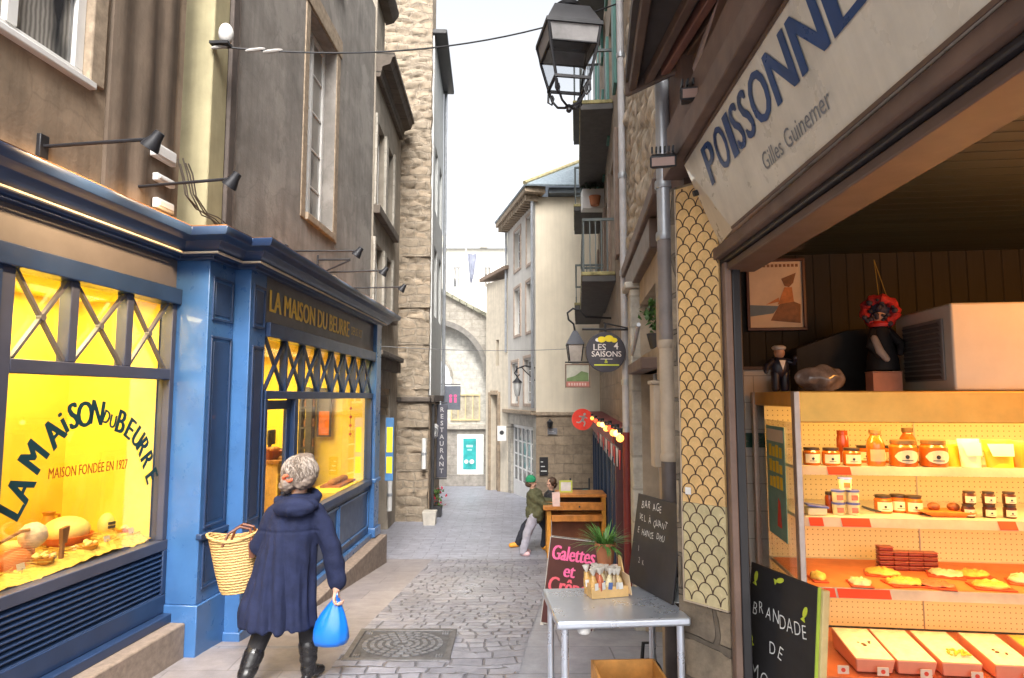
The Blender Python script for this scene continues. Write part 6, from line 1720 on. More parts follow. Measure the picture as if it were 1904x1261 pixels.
    # second shelf: small white tins with blue lids stacked 2 high and one on top
    BLUEL = mat('blue_lid', (.10, .12, .42), .4); WT = mat('cream_tub', (.80, .68, .42), .4, var=.05)
    def tub(M, label):
        r = T('cream_tub', label, 'tub', M, 'white and blue tubs stacked on the second shelf')
        MB().lathe([(.032, 0), (.036, .06), (.036, .062)], n=16).build('tub_body', WT, r); MB().lathe([(.039, .062), (.039, .072), (.035, .073)], n=16).build('lid', BLUEL, r)
        MB().box(-.018, .018, -.037, -.033, .015, .045).build('paper_label', SOUP, r); return r
    t0 = tub(on_shelf(1557, .2, Z2), 'lower left tub of the blue lidded stack on the second shelf')
    for px, z, n, lab in ((1584, 0, .2, 'lower right tub of the blue lidded stack on the second shelf'), (1557, .074, .2, 'upper left tub of the blue lidded stack'), (1584, .074, .2, 'upper right tub of the blue lidded stack'), (1571, .148, .2, 'single tub crowning the blue lidded stack')):
        copy_thing(t0, on_shelf(px, n, Z2 + z), lab)
    r = T('flat_tin', 'tilted flat tin with a blue lid beside the chiller post', 'tin', on_shelf(1516, .18, Z2), None)
    MB().box(-.06, .05, -.04, .04, 0, .045).build('tin_body', WT, r, bevel=.006); MB().box(-.065, .055, -.045, .045, .047, .058, Matrix.Rotation(R(6), 4, 'Y')).build('lid', BLUEL, r, bevel=.004)
    jar_proto('sauce_jar', 'narrow red jar between the flat tin and the tub stack', None, DSOUP, LIDD, None, .026, .125, on_shelf(1541, .26, Z2))
    r = T('knife', 'dark curved blade lying on the second shelf right of the tubs', 'knife', on_shelf(1620, .25, Z2 + .012))
    MB().tube([(-.06, 0, .03), (-.01, 0, .012), (.05, 0, .0)], [.006, .008, .004], 6).build('blade', DKGREY, r)
    r = T('roe_tray', 'shallow orange tray with two dark lumps on the second shelf', 'tray', on_shelf(1750, .25, Z2))
    MB().loft([[(-.09, -.07, 0), (.09, -.07, 0), (.09, .07, 0), (-.09, .07, 0)], [(-.15, -.09, .03), (.15, -.09, .03), (.15, .09, .03), (-.15, .09, .03)]]).build('tray', mat('orange_tray', (.70, .20, .03), .5), r, bevel=.004)
    for x in (-.05, .06): MB().ball((x, 0, .05), (.035, .03, .025), 12, 8).build('roe_lump', mat('dark_roe', (.22, .07, .02), .5, var=.4, vs=40), r)
    dj = jar_proto('dark_jar', 'lower left jar of the dark jar stack on the second shelf', 'six dark jars stacked on the second shelf', mat('dark_relish', (.10, .03, .015), .2, coat=.3), LIDD, PAPER, .034, .075, on_shelf(1797, .2, Z2), False)
    for px, z, lab in ((1836, 0, 'lower middle jar of the dark jar stack'), (1874, 0, 'lower right jar of the dark jar stack'), (1800, .076, 'upper left jar of the dark jar stack'), (1836, .076, 'upper middle jar of the dark jar stack'), (1874, .076, 'upper right jar of the dark jar stack')):
        copy_thing(dj, on_shelf(px, .2, Z2 + z), lab)
    # more goods behind: rows of jars in the shadow of the front ones
    for k, (px, n, z, lab) in enumerate(((1640, .3, Z2, 'rear amber jar right of the blade on the second shelf'), (1668, .34, Z2, 'second rear amber jar from the blade on the second shelf'), (1696, .3, Z2, 'third rear amber jar, left of the roe tray'), (1716, .42, Z1, 'amber jar half hidden between the two big round labelled jars'), (1655, .42, Z1, 'amber jar half hidden behind the front soup bottle'), (1610, .42, Z1, 'amber jar half hidden right of the third small jar'))):
        copy_thing(s, on_shelf(px, n, z), lab)
    # third shelf: stack of dark red tins, flat packs
    DR = mat('dark_red_tin', (.16, .015, .012), .35, var=.2); LR = mat('pale_red_rim', (.45, .12, .09), .3, metal=.3)
    first = None; names = ['leftmost', 'second', 'third', 'rightmost']
    for c in range(4):
        for k in range(4 if c else 5):
            lab = f"dark red tin in the {names[c]} column of the tin stack, {['lowest', 'second from bottom', 'third from bottom', 'fourth from bottom', 'topmost'][k]}"
            M = on_shelf(1638 + 27 * c, .5, Z3 + .03 * k)
            if first is None:
                first = T('fish_tin', lab, 'tin', M, 'dark red tins stacked on the third shelf')
                MB().box(-.044, .044, -.03, .03, .0, .023).build('tin_body', DR, first, bevel=.008); MB().box(-.046, .046, -.032, .032, .0235, .0285).build('rim', LR, first, bevel=.003)
            else: copy_thing(first, M, lab)
    PK = mat('smoked_fish_pack', (.78, .55, .12), .3, var=.3, vs=14, coat=.3)
    packs = [(1590, .12, .10, .05, WT, 'pale flat pack at the front left of the third shelf'), (1632, .36, .16, .06, PK, 'yellow fish pack in front of the red tins'), (1672, .16, .17, .06, PK, 'front yellow fish pack under the tin stack'), (1748, .38, .16, .05, WT, 'pale fish pack right of the tin stack'), (1800, .4, .15, .05, PK, 'rear yellow pack right of the pale pack'), (1830, .15, .17, .06, PK, 'front yellow pack near the right edge on the third shelf'), (1895, .26, .15, .09, WT, 'pale mound pack cut by the right picture edge'), (1513, .2, .07, .08, PK, 'small yellow pack at the chiller post on the third shelf'), (1725, .14, .18, .04, mat('salmon_pack', (.72, .20, .10), .3, var=.2, coat=.4), 'salmon pink pack between the yellow packs')]
    for px, n, w, h, m, lab in packs:
        r = T('fish_pack', lab, 'pack', on_shelf(px, n, Z3 + .004) @ Matrix.Rotation(random.uniform(-.4, .4), 4, 'Z'), 'flat fish packs on the third shelf')
        w *= 1.22
        MB().box(-w / 2, w / 2, -.075, .075, 0, .008).build('pack_card', mat('red_card', (.60, .09, .03), .5), r, bevel=.003)
        mb = MB(); mb.ball((0, 0, .012), (w * .46, .066, h * .45), 24, 12); mb.v = [(x * (1 + .3 * noise.noise((x * 30 + px, y * 30, 0))), y * (1 + .3 * noise.noise((x * 25, y * 25 + px, 4))), max(.009, z + .02 * noise.noise((x * 45 + px, y * 60, 2)))) for x, y, z in mb.v]; mb.build('fish_slices', m, r, smooth=60)
    MB_ = T('paper_liner', 'orange red paper liner covering the third shelf', 'paper', FI.sub(.03, .06, Z3 + .0012))
    MB().box(0, CW - .1, 0, .68, 0, .002).build('paper_sheet', mat('orange_red_paper', (.70, .24, .08), .6, var=.15), MB_)
    # bottom deck: trays
    labs = ['leftmost white dish in the pink trays of the bottom deck', 'second white dish on the bottom deck from the post', 'white dish with yellow topping on the bottom deck', 'white dish with a dark garnish on the bottom deck', 'yellow dish at the right end of the bottom deck']
    for i, px in enumerate((1588, 1660, 1738, 1830, 1925)):
        M = on_shelf(px, .2, Z4)
        r = T('fish_tray', labs[i], 'tray', M, 'salad trays on the bottom deck')
        w, d = .105, .19
        MB().loft([[(-w * .9, -d * .9, 0), (w * .9, -d * .9, 0), (w * .9, d, 0), (-w * .9, d, 0)], [(-w, -d, .078), (w, -d, .078), (w, d, .12), (-w, d, .12)]]).build('tray', mat('pink_red_tray', (.72, .27, .18), .35, var=.08), r, bevel=.006)
        mb = MB(); nx, ny = 10, 14
        for a in range(ny + 1):
            for b_ in range(nx + 1):
                x = -w * .96 + w * 1.92 * b_ / nx; y = -d * .96 + d * 1.92 * a / ny; sl = .0235 + .042 * a / ny; e = min(1, 6 * min(b_ / nx, 1 - b_ / nx), 6 * min(a / ny, 1 - a / ny))
                mb.v.append((x, y, sl + .056 + e * (.012 + .010 * noise.noise((x * 30 + i, y * 30, 1)))))
        for a in range(ny):
            for b_ in range(nx): k = a * (nx + 1) + b_; mb.f.append((k, k + 1, k + nx + 2, k + nx + 1))
        mb.build('creamy_filling', PK if i == 4 else mat('cream_filling', (.84, .78, .66), .5, var=.16, vs=22), r, smooth=80)
        mb = MB(); rnd = random.Random(i)
        if i in (0, 2, 3):
            for k in range({0: 5, 2: 26, 3: 3}[i]):
                mb.ball((rnd.uniform(-.06, .05) + (.02 if i == 2 else 0), rnd.uniform(-.15, -.06) if i == 2 else rnd.uniform(-.1, .0), .108), (rnd.uniform(.006, .013), rnd.uniform(.006, .013), .006), 8, 6)
            mb.build('topping', mat('yellow_topping', (.62, .40, .04), .5) if i == 2 else mat('dark_garnish', (.12, .05, .02), .5), r)
        c = T('price_card', 'small price card clipped to the front of ' + ['the first', 'the second', 'the third', 'the fourth', 'the last'][i] + ' bottom tray', 'price card', FI.sub(FI.px(px - 36, 900, .0)[0], -.005, Z4 + .0), 'price cards on the bottom deck')
        MB().box(-.03, .03, -.002, .002, .0, .045).build('card', mat('pale_price_card', (.7, .55, .45), .5), c); MB().disc(.0, .022, .012, -.004, -.0025, 12).build('red_dot', PRICE, c)
goods()
def on_top():
    zt = ZT + .001
    n = .06
    xa, _ = FI.px(1775, 700, n); z1 = FI.px(1775, 563, n)[1]
    nb = min([.3 + .02 * i for i in range(60)], key=lambda q: abs(FI.px(1670, 700, q)[0] - xa)); nb = min(nb, FD - .02)
    r = T('cooling_unit', 'big white cooling unit with a louvred side standing on the chiller', 'cooling unit', FI.sub(xa, n, zt))
    D = nb - n; H = z1 - zt
    MB().box(0, CW - xa, 0, D, 0, H).build('casing', mat('cream_casing', (.72, .64, .52), .45, var=.05), r, bevel=.012)
    MB().box(-.012, -.001, D * .12, D * .82, H * .12, H * .84).build('louvre_frame', mat('grey_louvre', (.30, .27, .25), .5), r, bevel=.004)
    mb = MB(); k = 11
    for i in range(k):
        z = H * .14 + H * .68 * i / k
        mb.add([(-.014, D * .15, z), (-.014, D * .79, z), (-.026, D * .79, z + H * .04), (-.026, D * .15, z + H * .04)], [(0, 1, 2, 3)])
    mb.build('louvre_slats', mat('dark_louvre', (.10, .085, .08), .5), r, smooth=0)
    def top(px, n): return FI.sub(FI.px(px, 700, n)[0], n, zt)
    # sailor figurine
    r = T('sailor_figurine', 'small painted sailor figurine standing at the left end of the chiller top', 'figurine', top(1450, .5) @ Matrix.Rotation(R(10), 4, 'Z'))
    NV = mat('navy_figurine_paint', (.012, .014, .03), .4)
    body = MB()
    body.limb([(-.03, 0, .02), (-.03, 0, .12)], [.027, .03]); body.limb([(.03, 0, .02), (.03, 0, .12)], [.027, .03])
    body.ball((0, 0, .16), (.062, .045, .075)); body.limb([(-.05, 0, .2), (-.1, -.02, .16), (-.11, -.04, .13)], [.022, .02, .016]); body.limb([(.05, 0, .2), (.09, -.02, .19), (.085, -.05, .22)], [.022, .02, .016])
    body.build('figure', NV, r)
    MB().ball((0, -.005, .255), (.034, .034, .038)).build('head', mat('figurine_skin', (.5, .28, .18), .5), r)
    MB().add([(-.022, -.047, .205), (.022, -.047, .205), (0, -.05, .14)], [(0, 1, 2)]).build('white_shirt', WHITE, r)
    MB().lathe([(.036, .275), (.045, .285), (.045, .295), (.03, .305), (.001, .307)], n=14).build('white_cap', mat('grey_white_cap', (.5, .48, .46), .5), r)
    # wrapped bundle
    r = T('wrapped_bundle', 'crumpled plastic wrapped bundle lying on the chiller top', 'bundle', top(1524, .45))
    mb = MB(); mb.ball((0, 0, .085), (.16, .09, .085), 36, 22); mb.v = [tuple(Vector(v) * 1 + Vector((noise.noise(Vector(v) * 16), noise.noise(Vector(v) * 16 + Vector((5, 0, 0))), noise.noise(Vector(v) * 16 + Vector((0, 7, 0))))) * .022) for v in mb.v]
    mb.v = [(x, y, max(0, z)) for x, y, z in mb.v]
    mb.build('plastic_wrap', mat('grey_plastic_wrap', (.20, .18, .18), .18, var=.5, vs=14, coat=.6), r, smooth=50)
    r = T('pink_box', 'small salmon pink carton beside the cooling unit', 'box', top(1643, .5))
    MB().box(-.09, .09, -.06, .06, 0, .12).build('carton', mat('salmon_carton', (.66, .30, .20), .6), r, bevel=.004); MB().box(-.092, .092, -.062, .062, .1205, .128).build('carton_lid', mat('salmon_carton_lid', (.7, .36, .25), .6), r, bevel=.003)
    # dark sloping shape added in place of a shadow on the wall behind
    x0, z0 = FI.px(1482, 690, FD - .2); x1, z1 = FI.px(1660, 690, FD - .2); _, zh = FI.px(1640, 608, FD - .2); _, zl = FI.px(1490, 648, FD - .2)
    r = T('shadow_shape', 'black slope topped shape added for the shadow behind the bundle on the chiller', 'case', FI.sub(x0, FD - .2, zt))
    MB().prism([(0, 0), (x1 - x0, 0), (x1 - x0, zh - zt), ((x1 - x0) * .55, zh - zt - .02), (0, zl - zt)], 0, .17).build('shadow_shape_body', mat('shadow_black', (.012, .011, .011), .7), r, bevel=.006)
    MB().box(.02, x1 - x0 - .02, -.004, -.001, .012, .022).build('shadow_shape_seam', mat('black_rail', (.02, .018, .02)), r)
    # doll with red flowered hat
    c = top(1640, .62)
    r = T('witch_doll', 'hanging doll in a red flowered hat and black dress above the pink carton', 'doll', c @ Matrix.Translation((0, -.02, .16)))
    b = MB(); b.lathe([(.10, -.02), (.095, .05), (.06, .2), (.05, .26), (.03, .29)], n=16); b.limb([(-.05, 0, .24), (-.09, -.05, .14), (-.05, -.09, .07)], [.028, .028, .022]); b.limb([(.05, 0, .24), (.1, -.05, .15), (.07, -.1, .09)], [.028, .026, .02])
    b.build('black_dress', mat('black_dress', (.015, .014, .016), .7), r)
    MB().limb([(-.07, -.06, .19), (-.055, -.1, .1), (-.02, -.11, .05)], [.022, .026, .02]).build('pale_sleeve', mat('pale_sleeve', (.5, .42, .36), .7), r)
    MB().ball((0, 0, .35), (.06, .058, .066)).build('head', mat('figurine_skin', (.5, .28, .18)), r)
    k = Matrix.Translation((-.01, -.02, .375)) @ Matrix.Rotation(R(-28), 4, 'Z') @ Matrix.Rotation(R(14), 4, 'X') @ Matrix.Rotation(R(12), 4, 'Y')
    mb = MB(); mb.tube([(.088 * math.cos(t), .01 * math.sin(3 * t), .082 * math.sin(t)) for t in [2 * math.pi * i / 28 for i in range(29)]], [.034 + .008 * math.sin(i * 2.1) for i in range(29)], 10, M=k)
    mb.build('hat', mat('red_hat', (.40, .02, .02), .7, var=.5, vs=40), r)
    mb = MB(); rnd = random.Random(3); mb.ball((0, .01, 0), (.075, .045, .07), 16, 12, k)
    for i in range(26): a = rnd.uniform(0, 6.28); q = rnd.uniform(.02, .10); mb.ball((q * math.cos(a), -.03 - rnd.uniform(0, .012), q * math.sin(a)), rnd.uniform(.010, .02), 8, 6, k)
    mb.build('hat_flowers', mat('dark_flowers', (.035, .03, .05), .7, var=.8, vs=40), r)
    MB().lathe([(.07, .27), (.075, .29), (.05, .31)], n=14).build('red_scarf', RED, r)
    mb = MB(); mb.tube([(.0, 0, .45), (.02, .1, .75)], .003, 5); mb.tube([(.06, 0, .43), (.02, .1, .75)], .003, 5); mb.build('hanging_strings', mat('ochre_string', (.3, .22, .05), .8), r)
    # framed poster on the back wall
    B = FD + .055
    x0, zb = FI.px(1389, 616, B); x1, zt_ = FI.px(1494, 481, B)
    r = T('framed_poster', 'framed vintage style seaside poster on the dark panelled wall', 'poster', FI.sub((x0 + x1) / 2, B, zb))
    w = (x1 - x0) / 2; h = zt_ - zb
    MB().frame(-w, w, 0, h, .022, -.03, 0).build('frame', mat('red_brown_frame', (.07, .02, .015), .4), r, bevel=.003)
    MB().box(-w + .021, w - .021, -.012, -.002, .021, h - .021).build('print_sheet', mat('aged_print', (.72, .58, .42), .5, var=.1), r)
    mb = MB(); mb.prism([(-w * .88, h * .2), (-w * .1, h * .24), (w * .1, h * .34), (-w * .88, h * .36)], -.0135, -.0125); mb.build('sea_patch', mat('sea_print', (.12, .19, .26), .5), r)
    mb = MB(); mb.prism([(-w * .2, h * .14), (w * .8, h * .1), (w * .82, h * .36), (w * .5, h * .42), (w * .1, h * .36)], -.0145, -.0136); mb.prism([(w * .2, h * .72), (w * .7, h * .8), (w * .6, h * .66), (w * .45, h * .6), (w * .3, h * .62)], -.0145, -.0136); mb.build('brown_shapes', mat('brown_print', (.22, .09, .035), .5, var=.4, vs=20), r)
    mb = MB(); mb.prism([(w * .05, h * .36), (w * .6, h * .4), (w * .55, h * .6), (w * .3, h * .6)], -.0155, -.0147); mb.prism([(-w * .35, h * .36), (w * .1, h * .4), (w * .1, h * .46)], -.0155, -.0147); mb.build('orange_shapes', mat('orange_figure_print', (.55, .20, .06), .5, var=.3, vs=20), r)
    mb = MB()
    for i in range(12): mb.box(-w * .82 + w * .137 * i, -w * .82 + w * .137 * i + w * .09, -.0135, -.0125, h * .885, h * .925)
    mb.build('title_marks', mat('brown_print', (.22, .09, .035)), r)
on_top()
# ---------------------------------------------------------------- lanterns and hanging signs
def big_lantern():
    Y = 5.2; c = at(1057, 100, Y)
    zz = lambda y: at(1057, y, Y).z - zb
    zb = at(1057, 208, Y).z
    r = T('street_lantern', 'large black four sided street lantern hanging high at the right of the sky', 'lantern', Matrix.Translation((c.x, c.y, zb)) @ Matrix.Rotation(R(9), 4, 'Z'))
    def sq(h, z): return [(-h, -h, z), (h, -h, z), (h, h, z), (-h, h, z)]
    z1, z2, z3, z4, z5 = zz(158), zz(104), zz(64), zz(28), zz(10)
    mb = MB(); mb.loft([sq(.225, z3), sq(.215, z3 + .03), sq(.15, z4), sq(.12, z4 + .02)]); mb.build('roof', IRON, r, bevel=.004)
    MB().lathe([(.05, z4 + .02), (.10, z4 + .05), (.11, z4 + .075), (.07, z4 + .10), (.03, z4 + .12), (.035, z4 + .16), (.02, z4 + .2), (.012, z4 + .5)], n=16).build('finial', IRON, r)
    mb = MB()
    for k in range(4):
        M = Matrix.Rotation(k * math.pi / 2, 4, 'Z')
        mb.add([(-.235, -.235, z3 + .005), (.235, -.235, z3 + .005), (.222, -.222, z3 - .0), (-.222, -.222, z3 - .0), (-.225, -.225, z2 + .04), (.225, -.225, z2 + .04), (.205, -.205, z2 + .02), (-.205, -.205, z2 + .02)], [(0, 1, 5, 4)], M) if 0 else None
        mb.box(-.232, .232, -.236, -.218, z3 - .03, z3 + .004, M)
        mb.add([(-.23, -.234, z3 - .03), (-.205, -.23, z3 - .03), (-.175, -.195, z2), (-.2, -.2, z2)], [(0, 1, 2, 3)], M)
        mb.tube([(-.218, -.218, z3 - .02), (-.195, -.195, z2), (-.14, -.14, z1)], .013, 6, M=M)
        mb.box(-.15, .15, -.155, -.135, z1 - .012, z1 + .012, M)
        mb.tube([(-.198, -.198, z2 + .02), (.198, -.198, z2 + .02)], .009, 6, M=M)
    mb.build('cage', IRON, r)
    mb = MB()
    for k in range(4):
        M = Matrix.Rotation(k * math.pi / 2, 4, 'Z')
        mb.add([(-.185, -.19, z2 + .01), (.185, -.19, z2 + .01), (.135, -.14, z1 + .01), (-.135, -.14, z1 + .01)], [(0, 1, 2, 3)], M)
    mb.build('glass_panes', LAMPGLASS, r, smooth=0)
    mb = MB()
    for k in range(4):
        M = Matrix.Rotation(k * math.pi / 2, 4, 'Z')
        mb.add([(-.21, -.22, z3 - .03), (.21, -.22, z3 - .03), (.188, -.196, z2 + .02), (-.188, -.196, z2 + .02)], [(0, 1, 2, 3)], M)
    mb.build('upper_panes', mat('grey_reflector', (.24, .23, .23), .4, var=.3), r, smooth=0)
    mb = MB(); z0 = 0
    for k in range(4):
        M = Matrix.Rotation(k * math.pi / 2 + math.pi / 4, 4, 'Z')
        mb.tube([(.2, 0, z1 - .01), (.205, 0, z1 - .1), (.17, 0, z1 - .13), (.15, 0, z1 - .08), (.165, 0, z1 - .05)], .010, 6, M=M)
        mb.tube([(.19, 0, z1 - .02), (.165, 0, z1 - .1), (.11, 0, z1 - .17), (.04, 0, z1 - .19), (0, 0, z1 - .19)], .011, 6, M=M)
    mb.lathe([(.012, z1 - .24), (.025, z1 - .225), (.02, z1 - .205), (.035, z1 - .19), (.012, z1 - .17)], n=10)
    mb.build('scroll_feet', IRON, r)
    MB().tube([(0, 0, z4 + .45), (.1, -.01, z4 + .62), (.4, -.03, z4 + .68), (.62, -.06, z4 + .6)], .02, 8).build('wall_arm', IRON, r)
big_lantern()
def small_lantern():
    Y = 11.5; c = at(1069, 640, Y); zb = at(1069, 678, Y).z; H = at(1069, 615, Y).z - zb
    r = T('wall_lantern', 'small black lantern on a curled iron bracket beside the round dark sign', 'lantern', Matrix.Translation((c.x, c.y, zb)))
    def sq(h, z): return [(-h, -h, z), (h, -h, z), (h, h, z), (-h, h, z)]
    MB().loft([sq(.155, H * .58), sq(.15, H * .62), sq(.05, H * .95), sq(.03, H)]).build('cap', mat('slate_blue_iron', (.06, .065, .085), .5), r)
    MB().loft([sq(.135, H * .575), sq(.10, H * .1), sq(.05, .0)]).build('glass_body', mat('frosted_lantern_glass', (.55, .50, .45), .3), r)
    mb = MB()
    for sx in (-1, 1):
        for sy in (-1, 1): mb.tube([(sx * .138, sy * .138, H * .58), (sx * .103, sy * .103, H * .1)], .012, 6)
    mb.build('cage', IRON, r)
    w = FC.M @ Vector((cs(Y), 0, 0))
    mb = MB(); mb.tube([(0, 0, H), (-.02, 0, H + .12), (-.11, 0, H + .2), (-.13, 0, H + .32), (-.03, 0, H + .4), (.1, 0, H + .36), (.2, 0, H + .25), (w.x - c.x + .1, .0, H + .22)], .018, 8); mb.build('curled_bracket', IRON, r)
    a, b = at(1051, 721, 11.3), at(1097, 677, 11.3)
    p = T('picture_sign', 'square hanging picture sign of a green hill with a red band under the small lantern', 'sign', Matrix.Translation(((a.x + b.x) / 2, 11.3, a.z))); w2 = (b.x - a.x) / 2; h = b.z - a.z
    MB().frame(-w2, w2, 0, h, .02, -.02, .02).build('sign_frame', mat('wood_brown_frame', (.2, .13, .09), .6), p)
    MB().box(-w2 + .019, w2 - .019, -.012, .012, h * .26, h - .019).build('sky_print', mat('misty_sky_print', (.45, .45, .38), .6), p)
    MB().prism([(-w2 + .03, h * .27), (w2 - .03, h * .27), (w2 - .03, h * .62), (w2 * .3, h * .7), (-w2 * .2, h * .5), (-w2 + .03, h * .4)], -.016, -.0125).build('green_hill', mat('hill_print', (.16, .24, .10), .6, var=.3), p)
    MB().box(-w2 + .019, w2 - .019, -.014, .012, .019, h * .258).build('red_band', mat('faded_red_print', (.50, .18, .15), .6), p)
    mb = MB()
    for i in range(7): mb.box(-w2 * .75 + i * w2 * .215, -w2 * .75 + i * w2 * .215 + w2 * .13, -.0165, -.0142, h * .09, h * .2)
    mb.build('pale_letters', mat('pale_letter', (.7, .5, .45), .6), p)
    MB().tube([(-w2, 0, h + .03), (.9, 0, h + .03)], .012, 6).build('hanger', IRON, p)
small_lantern()
def round_signs():
    Y = 6.9; c = at(1126, 655, Y); rad = .216
    r = T('round_sign', 'round dark shop sign with yellow lemons and LES 4 SAISONS lettering', 'sign', Matrix.Translation(c) @ Matrix.Rotation(R(4), 4, 'Z'))
    MB().disc(0, 0, rad, -.02, .02, 48).build('board', mat('slate_sign', (.05, .045, .055), .5, var=.2), r, bevel=.004)
    mb = MB(); L = mat('cream_sign_lettering', (.72, .66, .62), .5)
    put_text(mb, 'LES', .095, Matrix.Translation((-.07, 0, .02)), sx=1.05, y=-.023, offset=.006); put_text(mb, '4', .105, Matrix.Translation((.11, 0, .03)), y=-.023, offset=.006); put_text(mb, 'SAISONS', .082, Matrix.Translation((0.005, 0, -.048)), sx=1.02, y=-.023, offset=.008)
    mb.build('name_lettering', L, r)
    mb = MB(); mb.box(-.06, .07, -.0235, -.0205, -.078, -.072); mb.build('thin_rule', L, r)
    mb = MB(); mb.box(-.13, .14, -.0235, -.0205, -.145, -.132); put_text(mb, '&', .06, Matrix.Translation((.0, 0, -.118)), y=-.023); mb.build('green_yellow_line', mat('lime_print', (.55, .6, .05), .5), r)
    mb = MB()
    for x, z, w in ((-.045, .135, .045), (.035, .145, .05), (.09, .128, .035)): mb.prism([(x + w * math.cos(t), z + w * .72 * math.sin(t)) for t in [i * math.pi / 8 for i in range(16)]], -.024, -.0205)
    mb.build('lemons', YLABEL, r)
    mb = MB(); mb.prism([(-.085 + .03 * math.cos(t), .13 + .02 * math.sin(t)) for t in [i * math.pi / 6 for i in range(12)]], -.0235, -.0205); mb.build('white_blossom', WHITE, r)
    w = FC.M @ Vector((cs(Y), -.0, 0)); e = w.x - c.x
    mb = MB(); mb.tube([(-.25, 0, rad + .03), (e + .03, 0, rad + .03)], .012, 8); mb.tube([(.0, 0, rad + .1), (0, 0, rad - .02)], .012, 8); mb.tube([(-.02, 0, rad + .1), (e + .03, 0, rad + .03)], .008, 6); mb.build('bracket', IRON, r)
    Y = 12.5; c = at(1083, 780, Y); rad = .205
    r = T('red_round_sign', 'round red hanging sign with a white running figure at the end of the light string', 'sign', Matrix.Translation(c))
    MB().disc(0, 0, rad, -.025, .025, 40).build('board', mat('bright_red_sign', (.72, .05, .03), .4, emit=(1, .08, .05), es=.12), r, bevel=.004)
    mb = MB(); y = -.030
    mb.disc(.04, .10, .026, y, -.0255, 14)
    for a, b, w in (((.03, .07), (-.01, -.02), .05), ((.02, .05), (-.07, .06), .026), ((.03, .055), (.09, .02), .024), ((-.01, -.01), (.05, -.06), .032), ((.05, -.06), (.02, -.13), .026), ((-.01, -.015), (-.06, -.06), .03), ((-.06, -.06), (-.12, -.05), .024)):
        mb.bar((a[0], y, a[1]), (b[0], y, b[1]), w, .0045)
    mb.build('white_running_figure', WHITE, r)
    MB().tube([(rad * .9, 0, .02), (.75, .0, .02)], .014, 6).build('bracket', IRON, r)
round_signs()
def garland():
    P = [(1101, 778), (1108, 783), (1114, 789), (1120, 790), (1127, 797), (1134, 797), (1140, 805), (1147, 806), (1153, 815)]
    n = -.22
    o = FBS.px(*P[0], n)
    r = T('string_lights', 'string of glowing warm bulbs along the red shop fascia', 'string lights', FBS.sub(o[0], n, o[1]))
    V = [Vector((FBS.px(*p, n)[0] - o[0], 0, FBS.px(*p, n)[1] - o[1])) for p in P]
    MB().tube([v + Vector((0, 0, .05)) for v in V], .008, 6).build('cable', IRON, r)
    BM = mat('lit_bulb', (.9, .6, .2), .3, emit=(1, .36, .045), es=1.6)
    BR_ = mat('red_lit_bulb', (.6, .05, .02), .3, emit=(1, .06, .02), es=1.3); BY_ = mat('yellow_lit_bulb', (.9, .7, .3), .3, emit=(1, .6, .18), es=1.5)
    for i, v in enumerate(V):
        b = MB().ball(tuple(v), .03, 12, 8).build('bulb', [BM, BR_, BM, BY_][i % 4], r); MB().lathe([(.02, .04), (.022, .075)], tuple(v), 8).build('socket', IRON, b)
    # bunting under it
    o = FBS.px(1112, 800, -.2); V = [FBS.px(1112 + 5 * i, 803 + 4.2 * i, -.2) for i in range(9)]
    r = T('bunting', 'short red and white bunting hanging under the glowing bulbs', 'bunting', FBS.sub(o[0], -.2, o[1]))
    for k, m in ((0, RED), (1, WHITE)):
        mb = MB()
        for i, v in enumerate(V):
            if i % 2 == k:
                x, z = v[0] - o[0], v[1] - o[1]; mb.prism([(x - .08, z), (x + .08, z), (x, z - .16)], -.003, .003)
        mb.build(['red_flags', 'white_flags'][k], m, r)
    MB().tube([(v[0] - o[0], 0, v[1] - o[1] + .004) for v in V], .006, 5).build('cord', IRON, r)
garland()

# ---------------------------------------------------------------- the steel table and what stands on it
TZ = .92
TM = Matrix.Translation((.545, 3.655, 0)) @ Matrix.Rotation(R(5), 4, 'Z')
def table():
    r = T('steel_table', 'stainless steel work table standing in front of the fish scale pier', 'table', TM @ Matrix.Translation((0, 0, .02)))
    z = TZ - .02; w, d = .345, .285
    MB().box(-w, w, -d, d, z - .042, z).build('table_top', STEEL, r, bevel=.012, seg=3)
    for sx in (-1, 1):
        for sy in (-1, 1):
            l = MB().tube([(sx * (w - .045), sy * (d - .04), 0), (sx * (w - .045), sy * (d - .04), z - .043)], .019, 14).build('leg', STEEL, r)
            MB().lathe([(.024, 0), (.024, .05), (.02, .055)], (sx * (w - .045), sy * (d - .04), 0), 12).build('foot', DKGREY, l)
    MB().box(-w + .03, w - .03, -d + .03, d - .03, .33, .35).build('lower_shelf', GALV, r, bevel=.004)
    mb = MB(); mb.lathe([(.03, -.03), (.035, -.02), (.035, 0)], (-.2, -d + .05, z - .044), 12); mb.build('hanging_bracket', WHITE, r)
table()
def on_table(px, py):
    # where the view of that pixel meets the table top
    d = ray(px, py); t = (TZ - CAMZ) / d.z; p = CAM + d * t; return p
